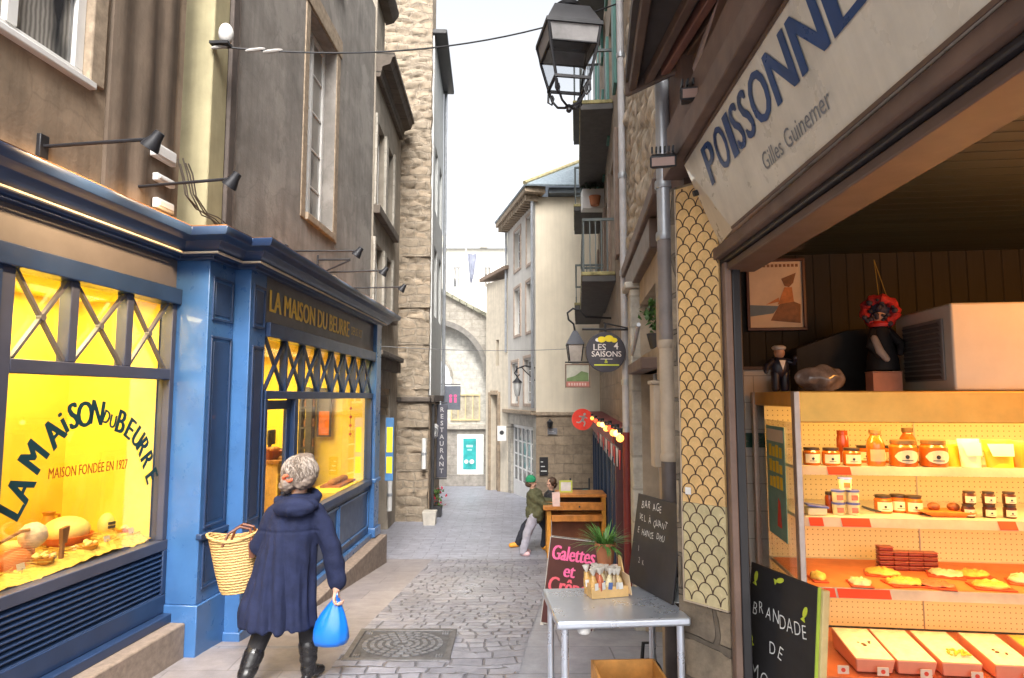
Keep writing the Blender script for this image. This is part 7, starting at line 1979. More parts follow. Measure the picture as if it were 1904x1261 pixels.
def table_things():
    # chalkboard leaning against the pier
    BLc, BR = on_table(1167, 1081), on_table(1249, 1126)
    X = (BR - BLc); W = X.length; X.normalize()
    H = .53
    nrm = Vector((X.y, -X.x, 0)); 
    if nrm.dot(CAM - BLc) < 0: nrm = -nrm
    Z = (Vector((0, 0, 1)) - nrm * .16).normalized(); Yv = Z.cross(X).normalized()
    M = Matrix(((X.x, Yv.x, Z.x, BLc.x), (X.y, Yv.y, Z.y, BLc.y), (X.z, Yv.z, Z.z, TZ + .002), (0, 0, 0, 1)))
    r = T('leaning_chalkboard', 'black chalkboard with white handwriting leaning on the steel table against the pier', 'chalkboard', M)
    MB().box(0, W, 0, .014, 0, H).build('board', mat('slate_grey_chalkboard', (.035, .032, .034), .6, var=.25, vs=4), r, bevel=.003)
    mb = MB(); rnd = random.Random(21)
    for txt, sz, x, z in (('BAR AGE', .062, .06, .455), ('VEL À QUANT', .052, .05, .375), ('E HANCE DMU', .05, .05, .30), ('1', .05, .08, .20), ('2 K', .045, .10, .13)): scrawl(mb, txt, sz, x, z, y=-.003, sx=.75, adv=.58, jit=.22, rnd=rnd)
    mb.build('chalk_writing', CHALK, r)
    # clear plastic stand beside it
    p = on_table(1262, 1124)
    a = T('leaflet_holder', 'clear plastic leaflet holder with a pale card at the right end of the steel table', 'holder', Matrix.Translation((p.x - .0, p.y + .03, TZ + .001)) @ Matrix.Rotation(R(-30), 4, 'Z'))
    MB().box(-.05, .05, -.004, .0, 0, .15, Matrix.Rotation(R(-12), 4, 'X')).build('clear_sheet', LAMPGLASS, a); MB().box(-.045, .045, .002, .004, .005, .13, Matrix.Rotation(R(-12), 4, 'X')).build('card', mat('grey_card', (.35, .34, .32), .5), a); MB().box(-.05, .05, -.01, .05, 0, .004).build('base', WHITE, a)
    # wooden display with sachets
    p = on_table(1128, 1108)
    D = Matrix.Translation((p.x, p.y + .02, TZ + .001)) @ Matrix.Rotation(R(14), 4, 'Z')
    r = T('wooden_display', 'little pale wooden display rack holding clear sachets on the steel table', 'display rack', D)
    w = .11
    mb = MB(); mb.box(-w, w, -.065, -.055, 0, .06); mb.box(-w, w, .055, .065, 0, .12); mb.box(-w, w, -.055, .055, 0, .008); mb.box(-w, -w + .008, -.055, .055, .008, .07); mb.build('tray', PALEWOOD, r, bevel=.002)
    MB().add([(w - .008, -.065, 0), (w - .008, .065, 0), (w - .008, .065, .2), (w - .008, .03, .2), (w, -.065, 0), (w, .065, 0), (w, .065, .2), (w, .03, .2)], [(3, 2, 1, 0), (4, 5, 6, 7), (0, 1, 5, 4), (1, 2, 6, 5), (2, 3, 7, 6), (3, 0, 4, 7)]).build('side_board', PALEWOOD, r, bevel=.002)
    MB().box(w + .002, w + .006, -.1, .0, 0, .11, Matrix.Rotation(R(-8), 4, 'Y')).build('tilted_card', mat('pale_wood_card', (.7, .52, .32), .6), r)
    rnd = random.Random(33)
    cols = [(.55, .32, .10), (.48, .12, .05), (.62, .52, .30), (.30, .20, .10), (.58, .42, .20)]
    first = []
    k = 0
    for j in range(3):
        for i in range(5):
            x = -.09 + .04 * i + rnd.uniform(-.008, .008); y = -.045 + .04 * j
            h = .145 + .04 * j + rnd.uniform(-.01, .015)
            M = D @ Matrix.Translation((x, y, .010)) @ Matrix.Rotation(rnd.uniform(-.5, .5), 4, 'Z') @ Matrix.Rotation(rnd.uniform(-.12, .12), 4, 'Y')
            if k < 5:
                s = T('spice_sachet', 'clear sachet of seasoning with a gathered top in the wooden display', 'sachet', M, 'spice sachets in the wooden display')
                rings = []
                for q in range(8):
                    u = q / 7; rr = [.019, .023, .024, .021, .015, .006, .014, .02][q]; zz_ = h * [0, .1, .3, .5, .65, .75, .88, 1][q]
                    rings.append([(rr * math.cos(t) * (1 + .25 * math.sin(5 * t) * (q > 5)), rr * .8 * math.sin(t), zz_) for t in [2 * math.pi * a_ / 14 for a_ in range(14)]])
                MB().loft(rings[:6]).build('filled_bag', mat('sachet_fill_%s' % 'abcde'[k], cols[k], .3, var=.45, vs=90, coat=.5), s, smooth=60)
                MB().loft(rings[5:]).build('gathered_top', mat('cloudy_film', (.66, .62, .56), .25, coat=.5), s, smooth=60)
                MB().box(-.012, .012, -.026, -.0245, h * .25, h * .5).build('tag', WHITE if k != 2 else mat('blue_tag', (.08, .14, .35), .5), s)
                first.append(s)
            else: copy_thing(first[k % 5], M)
            k += 1
    # terracotta pot with a spiky plant on an upturned pot
    p = on_table(1126, 1084)
    base = Vector((p.x, p.y, TZ + .001))
    s = MB().lathe([(.055, 0), (.05, .085), (.048, .09), (.001, .091)], n=18).build('pot_stand', TERRA, M=Matrix.Translation(base)); tag(s, 'low upturned terracotta pot carrying the spiky plant at the back of the steel table', 'pot')
    r = T('potted_plant', 'spiky green plant in a terracotta pot at the back of the steel table', 'plant', Matrix.Translation(base + Vector((0, 0, .092))) @ Matrix.Scale(1.15, 4))
    MB().lathe([(.038, 0), (.05, .10), (.056, .102), (.057, .128), (.05, .128), (.046, .11), (.001, .108)], n=20).build('pot', TERRA, r)
    mb = MB(); rnd = random.Random(5)
    for i in range(170):
        a = rnd.uniform(0, 6.283); L = rnd.uniform(.10, .2); e = rnd.uniform(.3, 1.15); q = rnd.uniform(0, .03)
        d = Vector((math.cos(a) * math.cos(e), math.sin(a) * math.cos(e), math.sin(e))); sd = Vector((-math.sin(a), math.cos(a), 0)) * .0042
        b0 = Vector((math.cos(a) * q, math.sin(a) * q, .108)); pts = [b0 + d * L * t - Vector((0, 0, .09 * t * t * math.cos(e) * L / .2)) for t in (0, .35, .7, 1)]
        V = []
        for t, pnt in zip((.8, 1, .7, .08), pts): V += [pnt - sd * t, pnt + sd * t]
        mb.add(V, [(0, 1, 3, 2), (2, 3, 5, 4), (4, 5, 7, 6)])
    mb.build('spiky_leaves', mat('bright_green_leaf', (.085, .20, .04), .5, var=.45, vs=25), r, smooth=0)
    # crate on the lower shelf
    c = TM @ Vector((.06, -.10, 0))
    r = T('wooden_crate', 'open orange wood crate on the lower shelf of the steel table', 'crate', Matrix.Translation((c.x, c.y, .372)) @ Matrix.Rotation(R(3), 4, 'Z'))
    w, d, h, t = .175, .13, .235, .012
    for nm, b in (('front_board', (-w, w, -d, -d + t)), ('back_board', (-w, w, d - t, d)), ('side_board', (-w, -w + t, -d + t, d - t)), ('side_board', (w - t, w, -d + t, d - t))): MB().box(*b, 0, h).build(nm, PALEWOOD if nm == 'front_board' else mat('orange_crate_wood', (.60, .28, .07), .55, var=.25, vs=9), r, bevel=.002)
    MB().box(-w + t, w - t, -d + t, d - t, 0, .01).build('floor_board', mat('orange_crate_wood', (.60, .28, .07), .55), r)
    # black bag behind the table legs
    p = at(1205, 1190, 4.15)
    r = T('black_bag', 'black bag with a small orange patch slumped in the doorway behind the table', 'bag', Matrix.Translation((p.x, p.y, g(4.2) + .004)))
    mb = MB(); mb.ball((0, 0, .2), (.10, .12, .21), 20, 14); mb.v = [tuple(Vector(v) + Vector((noise.noise(Vector(v) * 8), noise.noise(Vector(v) * 8 + Vector((3, 0, 0))), 0)) * .03) for v in mb.v]; mb.build('bag_body', mat('black_nylon', (.015, .015, .017), .6), r, smooth=60)
    MB().tube([(-.04, 0, .39), (-.03, 0, .5), (.03, 0, .5), (.04, 0, .39)], .012, 8).build('strap', mat('black_nylon', (.015, .015, .017)), r); MB().box(-.09, -.02, -.118, -.108, .16, .24).build('orange_patch', mat('orange_patch', (.6, .25, .1), .6), r)
table_things()

# ---------------------------------------------------------------- boards standing on the street
def a_board(name, label, M, w, h, face, tilt, edge):
    r = T(name, label, 'sandwich board', M)
    out = []
    for s, nm in ((1, 'front_panel'), (-1, 'back_panel')):
        K = Matrix.Translation((0, s * -.0, 0)) @ Matrix.Rotation(math.pi if s < 0 else 0, 4, 'Z') @ Matrix.Translation((0, -h * math.sin(tilt) - .012, 0)) @ Matrix.Rotation(-tilt, 4, 'X')
        p = MB().box(-w / 2 + .012, w / 2 - .012, -.008, .008, .04, h - .012).build(nm, face, r, M=K)
        mb = MB(); mb.frame(-w / 2 + .005, w / 2 - .005, .028, h - .005, .0068, -.0095, .0095); mb.box(-w / 2, -w / 2 + .04, -.011, .011, 0, .0278); mb.box(w / 2 - .04, w / 2, -.011, .011, 0, .0278); mb.build('panel_edge', edge, p, bevel=.002)
        out.append(p)
    MB().tube([(-w / 2 + .03, 0, h * math.cos(tilt) - .01), (w / 2 - .03, 0, h * math.cos(tilt) - .01)], .01, 8).build('hinge', IRON, r)
    return r, out[0]
def boards():
    c = at(1072, 1100, 6.35); c.z = g(6.45) + .005
    r, p = a_board('sandwich_board', 'maroon sandwich board with pink Galettes et Crêpes lettering behind the steel table', Matrix.Translation(c) @ Matrix.Rotation(R(-30), 4, 'Z'), .54, .82, mat('maroon_board', (.055, .012, .012), .5, var=.2), R(16), mat('pale_grey_edge', (.42, .40, .38), .6))
    mb = MB()
    put_text(mb, 'Galettes', .19, Matrix.Translation((-.005, 0, .61)), sx=.70, y=-.011, bold=.03, shear=.12); put_text(mb, 'et', .17, Matrix.Translation((-.03, 0, .465)), sx=.85, y=-.011, bold=.03, shear=.12)
    mb.build('pink_lettering', PINK, p)
    mb = MB(); put_text(mb, 'Crêpes', .20, Matrix.Translation((-.0, 0, .315)), sx=.8, y=-.011, bold=.03, shear=.12); mb.build('red_pink_lettering', mat('red_pink_paint', (.65, .10, .14), .7), p)
    # big chalkboard in the shop opening
    TLc, TRc = at(1397, 1050, 3.42), at(1521, 1098, 2.97)
    X = TRc - TLc; X.z = 0; W = X.length; X.normalize(); zt = (TLc.z + TRc.z) / 2
    nrm = Vector((X.y, -X.x, 0)); Z = (Vector((0, 0, 1)) - nrm * .1).normalized(); Yv = Z.cross(X).normalized()
    Hh = zt / Z.z; o = TLc - Z * Hh; o.z = .014
    M = Matrix(((X.x, Yv.x, Z.x, o.x), (X.y, Yv.y, Z.y, o.y), (X.z, Yv.z, Z.z, o.z), (0, 0, 0, 1)))
    r = T('standing_chalkboard', 'tall black chalkboard reading BRANDADE DE MORUE with yellow fish, standing in the shop opening', 'chalkboard', M)
    MB().box(0, W, 0, .012, .02, Hh).build('board', CHALKBOARD, r, bevel=.003)
    MB().box(W - .03, W + .02, .014, .05, 0, Hh - .01).build('side_batten', mat('pale_yellow_batten', (.62, .48, .22), .6), r, bevel=.004); MB().box(.0, .05, .014, .05, 0, Hh - .01).build('side_batten', mat('pale_yellow_batten', (.62, .48, .22), .6), r, bevel=.004)
    MB().box(W + .001, W + .006, -.001, .013, .02, Hh).build('lime_edge', mat('lime_edge', (.42, .55, .06), .5), r)
    mb = MB(); rnd = random.Random(14)
    scrawl(mb, 'BRANDADE', .085, .03, Hh - .235, y=-.003, sx=.74, adv=.60, slope=-.05, jit=.26, rnd=rnd); scrawl(mb, 'DE', .09, .17, Hh - .38, jit=.25, y=-.003, sx=.8, adv=.62, rnd=rnd); scrawl(mb, 'MORUE', .105, .04, Hh - .56, jit=.25, y=-.003, sx=.8, adv=.68, slope=-.03, rnd=rnd)
    mb.build('chalk_writing', CHALK, r)
    mb = MB()
    for x, z, q in ((W * .85, Hh - .13, .3), (W * .06, Hh - .36, -.4), (W * .82, Hh - .5, .2), (W * .1, Hh - .06, .2), (W * .48, Hh - .035, 1.2)):
        K = Matrix.Translation((x, 0, z)) @ Matrix.Rotation(q, 4, 'Y')
        mb.prism([(.012 * math.cos(t), .026 * math.sin(t)) for t in [i * math.pi / 7 for i in range(14)]], -.004, -.001, K); mb.prism([(0, -.02), (.014, -.042), (-.014, -.042)], -.004, -.001, K)
    mb.build('yellow_fish', mat('lime_yellow_paint', (.55, .62, .05), .6), r)
boards()

# ---------------------------------------------------------------- wooden stall with the children
SY = 10.9
def stall():
    x0, x1 = at(1017, 960, SY).x, at(1127, 960, SY).x; zt = at(1080, 919, SY).z; gz = g(SY)
    r = T('wooden_stall', 'orange varnished wooden street stall with open shelves', 'stall', Matrix.Translation((x0, SY, gz)))
    W = x1 - x0; H = zt - gz; D = .5
    Z = lambda y: at(1080, y, SY).z - gz
    W0 = .21
    MB().box(W0 - .04, W + .01, -.02, D, H - .05, H).build('top_board', ORANGEWOOD, r, bevel=.006)
    MB().box(W0, W - .04, -.012, .02, Z(949), Z(934)).build('drawer_front', ORANGEWOOD, r, bevel=.006)
    MB().ball((W * .55, -.025, Z(942)), .016, 10, 8).build('drawer_knob', DKGREY, r)
    MB().box(-.06, W0 + .05, -.06, D, Z(948), Z(941)).build('side_leaf', ORANGEWOOD, r, bevel=.005)
    MB().box(.08, W - .06, -.01, D, Z(970), Z(958)).build('middle_shelf', ORANGEWOOD, r, bevel=.006)
    MB().box(.10, W - .08, .3, .32, .1, Z(971)).build('back_panel', mat('red_brown_panel', (.22, .08, .04), .6, var=.2), r)
    MB().box(.1, W - .08, .0, D - .02, .08, .11).build('bottom_shelf', ORANGEWOOD, r, bevel=.005)
    MB().box(W0, W - .05, .34, .36, Z(958) + .002, H - .052).build('upper_back_panel', mat('dark_stall_back', (.06, .03, .02), .7), r)
    for x, y in ((.0, 0), (W - .07, 0), (.0, D - .07), (W - .07, D - .07)):
        h = Z(950) if x == 0 else H - .052
        MB().box(x, x + .07, y + .002, y + .072, 0, h).build('post', mat('bright_orange_wood', (.62, .27, .04), .4, var=.25, vs=9), r, bevel=.005)
    # menu frame and pamphlets on top
    a, b = at(1040, 919, SY + .2), at(1064, 897, SY + .2)
    m = T('table_menu', 'yellow framed menu card standing on the wooden stall', 'menu', Matrix.Translation(((a.x + b.x) / 2, SY + .2, zt + .001))); w = (b.x - a.x) / 2; h = b.z - a.z
    MB().frame(-w, w, 0, h, .025, -.012, .012).build('frame', mat('lime_yellow_frame', (.5, .55, .1), .5), m); MB().box(-w + .024, w - .024, -.006, .006, .024, h - .024).build('sheet', mat('menu_sheet', (.62, .6, .62), .5), m)
    c = at(1034, 930, SY); q = T('paper_bag', 'pale pink paper leaning on the side leaf of the stall', 'paper', Matrix.Translation((c.x, SY - .02, Z(941) + gz + .001)))
    MB().loft([[(-.06, -.03, 0), (.06, -.03, 0), (.06, .03, 0), (-.06, .03, 0)], [(-.07, -.01, .22), (.06, -.01, .24), (.06, .01, .24), (-.07, .01, .22)]]).build('bag_body', mat('pink_paper', (.7, .5, .46), .8), q, bevel=.004)
    # dark chair with teal and pink cloth behind
    c = at(1080, 915, 13); gz2 = g(13)
    ch = T('street_chair', 'dark slatted chair with a teal and pink cloth behind the stall', 'chair', Matrix.Translation((c.x, 13, gz2)))
    zc = at(1080, 882, 13).z - gz2
    MB().box(-.2, .2, -.2, .2, .44, .47).build('seat', DKGREY, ch, bevel=.006)
    for x in (-.19, .19):
        for y in (-.19, .19): MB().box(x - .016, x + .016, y - .016, y + .016, 0, .438 if y < 0 else zc - .1).build('leg', DKGREY, ch)
    mb = MB()
    for z in (.6, .72, .84): mb.box(-.173, .173, .18, .2, z, z + .06)
    mb.build('backrest', DKGREY, ch)
    t = T('draped_cloth', 'teal and pink cloth bundle heaped on the dark chair', 'cloth', Matrix.Translation((c.x + .06, 12.95, gz2 + .472)))
    mb = MB(); mb.ball((0, 0, .16), (.15, .12, .17), 20, 14); mb.v = [tuple(Vector(v) + Vector((noise.noise(Vector(v) * 9), noise.noise(Vector(v) * 9 + Vector((3, 0, 0))), 0)) * .04) for v in mb.v]; mb.build('pink_cloth', mat('dusty_red_cloth', (.30, .09, .09), .9, var=.3), t, smooth=70)
    MB().ball((.02, -.02, .35), (.13, .11, .09), 18, 12).build('teal_cloth', mat('teal_cloth', (.02, .24, .26), .9, var=.2), t)
stall()
# ---------------------------------------------------------------- people
def fused(mb, name, m, voxel, parent=None, M=None, smooth=6, warp=None):
    """one continuous skin over overlapping shapes"""
    me = bpy.data.meshes.new(name); me.from_pydata(mb.v, [], mb.f)
    bm = bmesh.new(); bm.from_mesh(me); bmesh.ops.recalc_face_normals(bm, faces=bm.faces); bm.to_mesh(me); bm.free()
    o = bpy.data.objects.new(name, me); COL.objects.link(o)
    q = o.modifiers.new('skin', 'REMESH'); q.mode = 'VOXEL'; q.voxel_size = voxel; q.use_smooth_shade = True
    s = o.modifiers.new('relax', 'SMOOTH'); s.factor, s.iterations = .5, smooth
    dg = bpy.context.evaluated_depsgraph_get(); dg.update()
    me2 = bpy.data.meshes.new_from_object(o.evaluated_get(dg))
    bpy.data.objects.remove(o); bpy.data.meshes.remove(me)
    me2.name = name
    if warp:
        N = [v.normal.copy() for v in me2.vertices]
        for v, nn in zip(me2.vertices, N): v.co = warp(v.co.copy(), nn)
    me2.materials.clear(); me2.materials.append(m)
    me2.polygons.foreach_set('use_smooth', [True] * len(me2.polygons))
    o = bpy.data.objects.new(name, me2); COL.objects.link(o)
    if parent is not None: o.parent = parent
    if M is not None: o.matrix_local = M
    return o
def hand(mb, wrist, dirv, side, curl=1.0, s=1.0, down=Vector((0, 0, -1))):
    """palm, four unequal bent fingers and a thumb from the side of the palm"""
    d = Vector(dirv).normalized(); sd = Vector(side).normalized(); nn = d.cross(sd).normalized()
    w = Vector(wrist)
    for k in range(4):
        o = (k - 1.5) * .019 * s
        mb.limb([w + d * .01 + sd * o * .6, w + d * .075 * s + sd * o], [.014 * s, .012 * s], 8)
        L = [.062, .075, .07, .055][k] * s; b = w + d * .08 * s + sd * o; a = .55 * curl
        p1 = b + (d * math.cos(a) + nn * math.sin(a)) * L * .45; p2 = p1 + (d * math.cos(2.2 * a) + nn * math.sin(2.2 * a)) * L * .35; p3 = p2 + (d * math.cos(3.2 * a) + nn * math.sin(3.2 * a)) * L * .25
        mb.limb([b, p1, p2, p3], [.0098 * s, .0092 * s, .0085 * s, .0075 * s], 8)
    t0 = w + d * .03 * s - sd * .026 * s; t1 = t0 + (d * .7 - sd * .6 + nn * .3).normalized() * .035 * s; t2 = t1 + (d * .9 + nn * .5).normalized() * .028 * s
    mb.limb([t0, t1, t2], [.0125 * s, .011 * s, .0095 * s], 8)
def head(mb, c, s, fwd, tilt=0):
    """skull, jaw, brow, nose, lips, chin and ears; fwd is the way the face looks"""
    f = Vector(fwd).normalized(); up = (Vector((0, 0, 1)) - f * f.z).normalized(); rt = f.cross(up)
    M = Matrix(((rt.x, f.x, up.x, c[0]), (rt.y, f.y, up.y, c[1]), (rt.z, f.z, up.z, c[2]), (0, 0, 0, 1)))
    B = lambda x, y, z, r_: mb.ball((x * s, y * s, z * s), tuple(q * s for q in r_), 16, 12, M)
    B(0, -.012, .03, (.078, .095, .092)); B(0, .02, -.045, (.06, .068, .07)); B(0, .06, -.085, (.03, .03, .024))
    B(0, .096, -.018, (.014, .022, .016)); B(0, .088, .005, (.010, .014, .028)); B(0, .076, .03, (.055, .018, .012)); B(0, .083, -.055, (.024, .012, .010))
    B(.04, .068, -.02, (.024, .02, .02)); B(-.04, .068, -.02, (.024, .02, .02))
    for x in (-1, 1): B(x * .078, -.012, -.005, (.012, .022, .033))
    return M
def eyes(parent, M, s):
    for x in (-.032, .032): MB().ball((x * s, .078 * s, .008 * s), (.012 * s, .009 * s, .008 * s), 10, 8, M).build('eye', mat('dark_eye', (.03, .02, .015), .2), parent)
SKIN = mat('skin', (.55, .32, .23), .55, var=.08, vs=20, sss=.1)

def woman():
    Y = 4.7; k = Y / FPX; X0 = -1.60
    base = Matrix.Translation((X0, Y, g(Y) + .004))
    mb = MB()
    hc = Vector((.085, .03, 1.475)); fw = Vector((.42, .9, -.02))
    HM = head(mb, hc, 1.0, fw)
    mb.limb([(.07, .0, 1.28), (.08, .015, 1.40)], [.055, .052])
    mb.ball((.055, 0, 1.10), (.14, .09, .15)); mb.ball((.03, 0, .93), (.15, .105, .18)); mb.ball((.0, 0, .80), (.165, .115, .12))
    mb.limb([(-.03, 0, 1.2), (.16, 0, 1.2)], [.045, .045])
    mb.limb([(.175, 0, 1.18), (.255, -.01, 1.08), (.33, -.02, .92), (.362, -.01, .67)], [.036, .036, .036, .028]); hand(mb, (.362, -.01, .665), (0, .12, -1), (.35, .93, 0), 1.7)
    mb.limb([(-.065, 0, 1.18), (-.135, .0, 1.08), (-.212, .02, .95), (-.30, .20, .96)], [.036, .036, .036, .028]); hand(mb, (-.30, .205, .96), (-.35, .9, -.1), (-.9, -.35, .0), 1.7)
    mb.limb([(-.075, 0, .78), (-.14, .02, .42), (-.215, -.16, .09)], [.088, .058, .04]); mb.limb([(-.215, -.16, .06), (-.235, -.03, .045)], [.042, .036])
    mb.limb([(.085, .0, .78), (.13, .10, .43), (.145, .10, .09)], [.088, .058, .04]); mb.limb([(.145, .10, .06), (.19, .23, .04)], [.042, .034])
    body = fused(mb, 'person', SKIN, .0075, M=base, smooth=3)
    tag(body, 'grey haired person in long navy hooded coat walking with basket and blue bag', 'person')
    eyes(body, HM, 1.0)
    CO = mat('navy_coat_cloth', (.012, .0165, .046), .9, var=.3, vs=9, bump=.45, bs=34, spec=.25)
    # coat
    c = MB()
    rings = []
    prof = [(.44, -.065, -.0, .268, .22), (.50, -.062, -.0, .264, .215), (.66, -.045, .0, .240, .195), (.82, -.015, .0, .212, .172), (.95, .012, .0, .195, .155), (1.08, .036, .0, .19, .142), (1.18, .054, .0, .188, .13), (1.245, .063, .0, .165, .115), (1.29, .07, .0, .11, .092), (1.335, .075, .008, .08, .076)]
    for z, cx, cy, rx, ry in prof:
        rings.append([(cx + rx * math.cos(t), cy + ry * math.sin(t), z + (.03 * math.cos(t) if z < .55 else 0) * -1) for t in [2 * math.pi * i / 40 for i in range(40)]])
    c.loft(rings)
    c.limb([(.185, 0, 1.205), (.255, -.01, 1.10), (.33, -.02, .92), (.36, -.012, .72)], [.072, .073, .066, .054], 16)
    c.limb([(-.075, 0, 1.20), (-.135, .0, 1.10), (-.21, .02, .95), (-.275, .15, .955)], [.072, .072, .066, .054], 16)
    def folds(v, n):
        # gathered cloth: long soft folds that spread from the shoulders down, creases at the elbows
        t = math.atan2(v.y, v.x + .02); z = v.z
        a = max(0, min(1, (1.22 - z) / .7))
        d = .038 * a * noise.noise(Vector((t * 3.6 + z * 1.2, z * .55, 2))) + .012 * a * noise.noise(Vector((t * 8 - z * 2, z * 1.2, 7))) + .008 * noise.noise(Vector((v.x * 5 + z * 6, v.y * 5, z * 5))) + .006 * noise.noise(Vector((v.x * 14, v.y * 14, z * 8 + v.x * 12)))
        # seam across the back and diagonal drape
        d += .016 * a * math.sin(14 * (v.x * .9 + z * .55)) * max(0, noise.noise(Vector((v.x * 3, z * 3, 9))) + .3)
        d -= .006 * math.exp(-((v.x - .03 - .1 * (1.0 - z)) / .006) ** 2) * (v.y < 0) + .007 * math.exp(-((z - 1.085 - .02 * v.x) / .007) ** 2) * (v.y < 0 and v.x < .24)
        if v.x > .24: d += .006 * math.sin(z * 46 + v.y * 10) * max(0, noise.noise(Vector((z * 6, v.x * 9, 1))) + .35)
        return v + n * d
    fused(c, 'coat', CO, .009, body, smooth=5, warp=folds)
    h = MB()
    # hood lying on the back and round the neck
    P = [Vector((.07 + .105 * math.sin(t) * (1 + .15 * math.sin(t)), .02 - .115 * math.cos(t), 1.305 - .035 * math.cos(t))) for t in [2 * math.pi * i / 18 for i in range(19)]]
    h.tube(P, [.04 + .012 * math.cos(2 * math.pi * i / 18) for i in range(19)], 12)
    h.ball((.085, -.135, 1.255), (.155, .055, .065)); h.limb([(-.04, -.075, 1.29), (.06, -.155, 1.235), (.2, -.075, 1.27)], [.04, .048, .04])
    fused(h, 'hood', CO, .008, body, smooth=5, warp=lambda v, n: v + n * (.010 * noise.noise(v * 14) + .006 * noise.noise(Vector((v.x * 8, v.y * 22, v.z * 30)))))
    for z, x in ((.0, 0),): 
        mb = MB(); mb.tube([(.07 - .005 * i, -.168 - .004 * math.sin(i) - .03 * (i / 12), 1.1 - .06 * i) for i in range(12)], .003, 5)
    # boots and trousers
    TR = mat('black_trousers', (.012, .011, .013), .85)
    BT = mat('black_leather', (.012, .011, .012), .28, var=.3, vs=9, bump=.25, bs=20)
    t = MB(); t.limb([(-.10, .01, .64), (-.14, .02, .42), (-.185, -.085, .24)], [.085, .072, .06]); t.limb([(.10, .05, .64), (.13, .10, .43), (.14, .10, .24)], [.085, .072, .06]); t.ball((0, 0, .72), (.15, .12, .13))
    fused(t, 'trousers', TR, .009, body, smooth=3)
    for P, toe, hl in ((((-.178, -.07, .26), (-.2, -.115, .17), (-.215, -.16, .07)), (-.235, -.02, .035), (-.213, -.185, .03)), (((.14, .10, .26), (.145, .10, .17), (.145, .10, .07)), (.195, .235, .035), (.138, .075, .03))):
        b = MB(); b.limb(list(P), [.07, .062, .05], 16); b.limb([P[2], tuple((Vector(P[2]) + Vector(toe)) / 2), toe], [.048, .043, .034], 14); b.ball(hl, (.036, .042, .03))
        b.v = [(x, y, max(.0, z)) for x, y, z in b.v]
        fused(b, 'boot', BT, .006, body, smooth=3, warp=lambda v, n: v + n * .003 * math.sin(v.z * 90) * (1 if .08 < v.z < .2 else 0))
    # hair: a loose rounded bob with a gathered knot
    HR = mat('grey_blond_hair', (.17, .13, .105), .55, var=.5, vs=34)
    hb = MB()
    for x, y, z, r_ in ((.085, .0, 1.505, (.118, .118, .105)), (.10, -.045, 1.45, (.10, .085, .085)), (.03, -.03, 1.445, (.075, .085, .085)), (.015, -.075, 1.405, (.058, .06, .055)), (.145, -.02, 1.46, (.06, .08, .085)), (.09, .02, 1.555, (.09, .09, .06))): hb.ball((x, y, z), r_, 20, 14)
    fused(hb, 'hair', HR, .006, body, smooth=4, warp=lambda v, n: v + n * (.012 * noise.noise(v * 17) + .007 * noise.noise(Vector((v.x * 30, v.y * 30, v.z * 60)))))
    rnd = random.Random(17); lots = [MB(), MB()]
    for i in range(900):
        a = rnd.uniform(0, 6.283); e0 = rnd.uniform(-.1, 1.5); ln = rnd.uniform(.5, 1.15); wv = rnd.uniform(-.25, .25); ph = rnd.uniform(0, 6)
        n0 = Vector((math.cos(a) * math.cos(e0), math.sin(a) * math.cos(e0), math.sin(e0)))
        if n0.dot(fw.normalized()) > .5 and n0.z < .6: continue
        P = []
        for u in (0, .25, .5, .75, 1):
            e = e0 - ln * u; b = a + wv * u + .10 * math.sin(ph + u * 6)
            q = 1.03 + .05 * math.sin(ph * 2 + u * 5) + .06 * u + .02 * rnd.random()
            P.append(Vector((.083 + .116 * q * math.cos(b) * math.cos(e), -.012 + .114 * q * math.sin(b) * math.cos(e), 1.488 + .108 * q * math.sin(e))))
        lots[i % 2].tube(P, [.0015, .0034, .0036, .003, .0006], 4)
    lots[0].build('hair_strands', mat('dark_grey_hair', (.15, .115, .09), .5, var=.4, vs=30), body, smooth=80)
    mb = lots[1]
    mb.build('hair_strands', mat('silver_hair', (.33, .275, .235), .5, var=.45, vs=40), body, smooth=80)
    mb = MB(); mb.tube([(.035 + .032 * math.cos(t), -.118 + .01 * math.sin(t * 2), 1.455 + .02 * math.sin(t)) for t in [2 * math.pi * i / 14 for i in range(15)]], .012, 8); mb.build('hair_tie', mat('orange_red_cloth', (.6, .12, .05), .8), body)
    # straw basket carried on the left arm
    bk = T('straw_basket', 'woven straw shopping basket hanging in front of the left side of the navy coat', 'basket', base @ Matrix.Translation((-.40, .16, .60)) @ Matrix.Rotation(R(8), 4, 'Z') @ Matrix.Rotation(R(-5), 4, 'Y'))
    m, t_, p = newmat('woven_straw'); cc = coords(t_)
    w1 = nd(t_, 'ShaderNodeTexWave', Scale=16, Distortion=3); w1.bands_direction = 'Z'; t_.links.new(cc, w1.inputs['Vector']); w1.inputs['Detail Scale'].default_value = 3
    t_.links.new(mixc(t_, w1.outputs['Fac'], (.42, .25, .085), (.66, .43, .18)), p.inputs['Base Color']); p.inputs['Roughness'].default_value = .7; bumpn(t_, p, w1.outputs['Fac'], .6, .01)
    mb = MB()
    pr = [(.02, .0), (.115, .004), (.128, .03), (.15, .14), (.172, .28), (.188, .375), (.193, .385), (.183, .388), (.16, .27), (.13, .1), (.10, .02)]
    mb.lathe(pr, n=36, sx=1.0, sy=.62)
    mb.v = [(x, y, z + .05 * (x / .19) ** 2 * (z / .385)) for x, y, z in mb.v]
    mb.build('basket_body', m, bk, smooth=60)
    MB().tube([(.192 * math.cos(t), .62 * .192 * math.sin(t), .388 + .05 * math.cos(t) ** 2) for t in [2 * math.pi * i / 36 for i in range(37)]], .011, 8).build('rim_braid', m, bk)
    LE = mat('brown_leather', (.14, .045, .02), .5, var=.2)
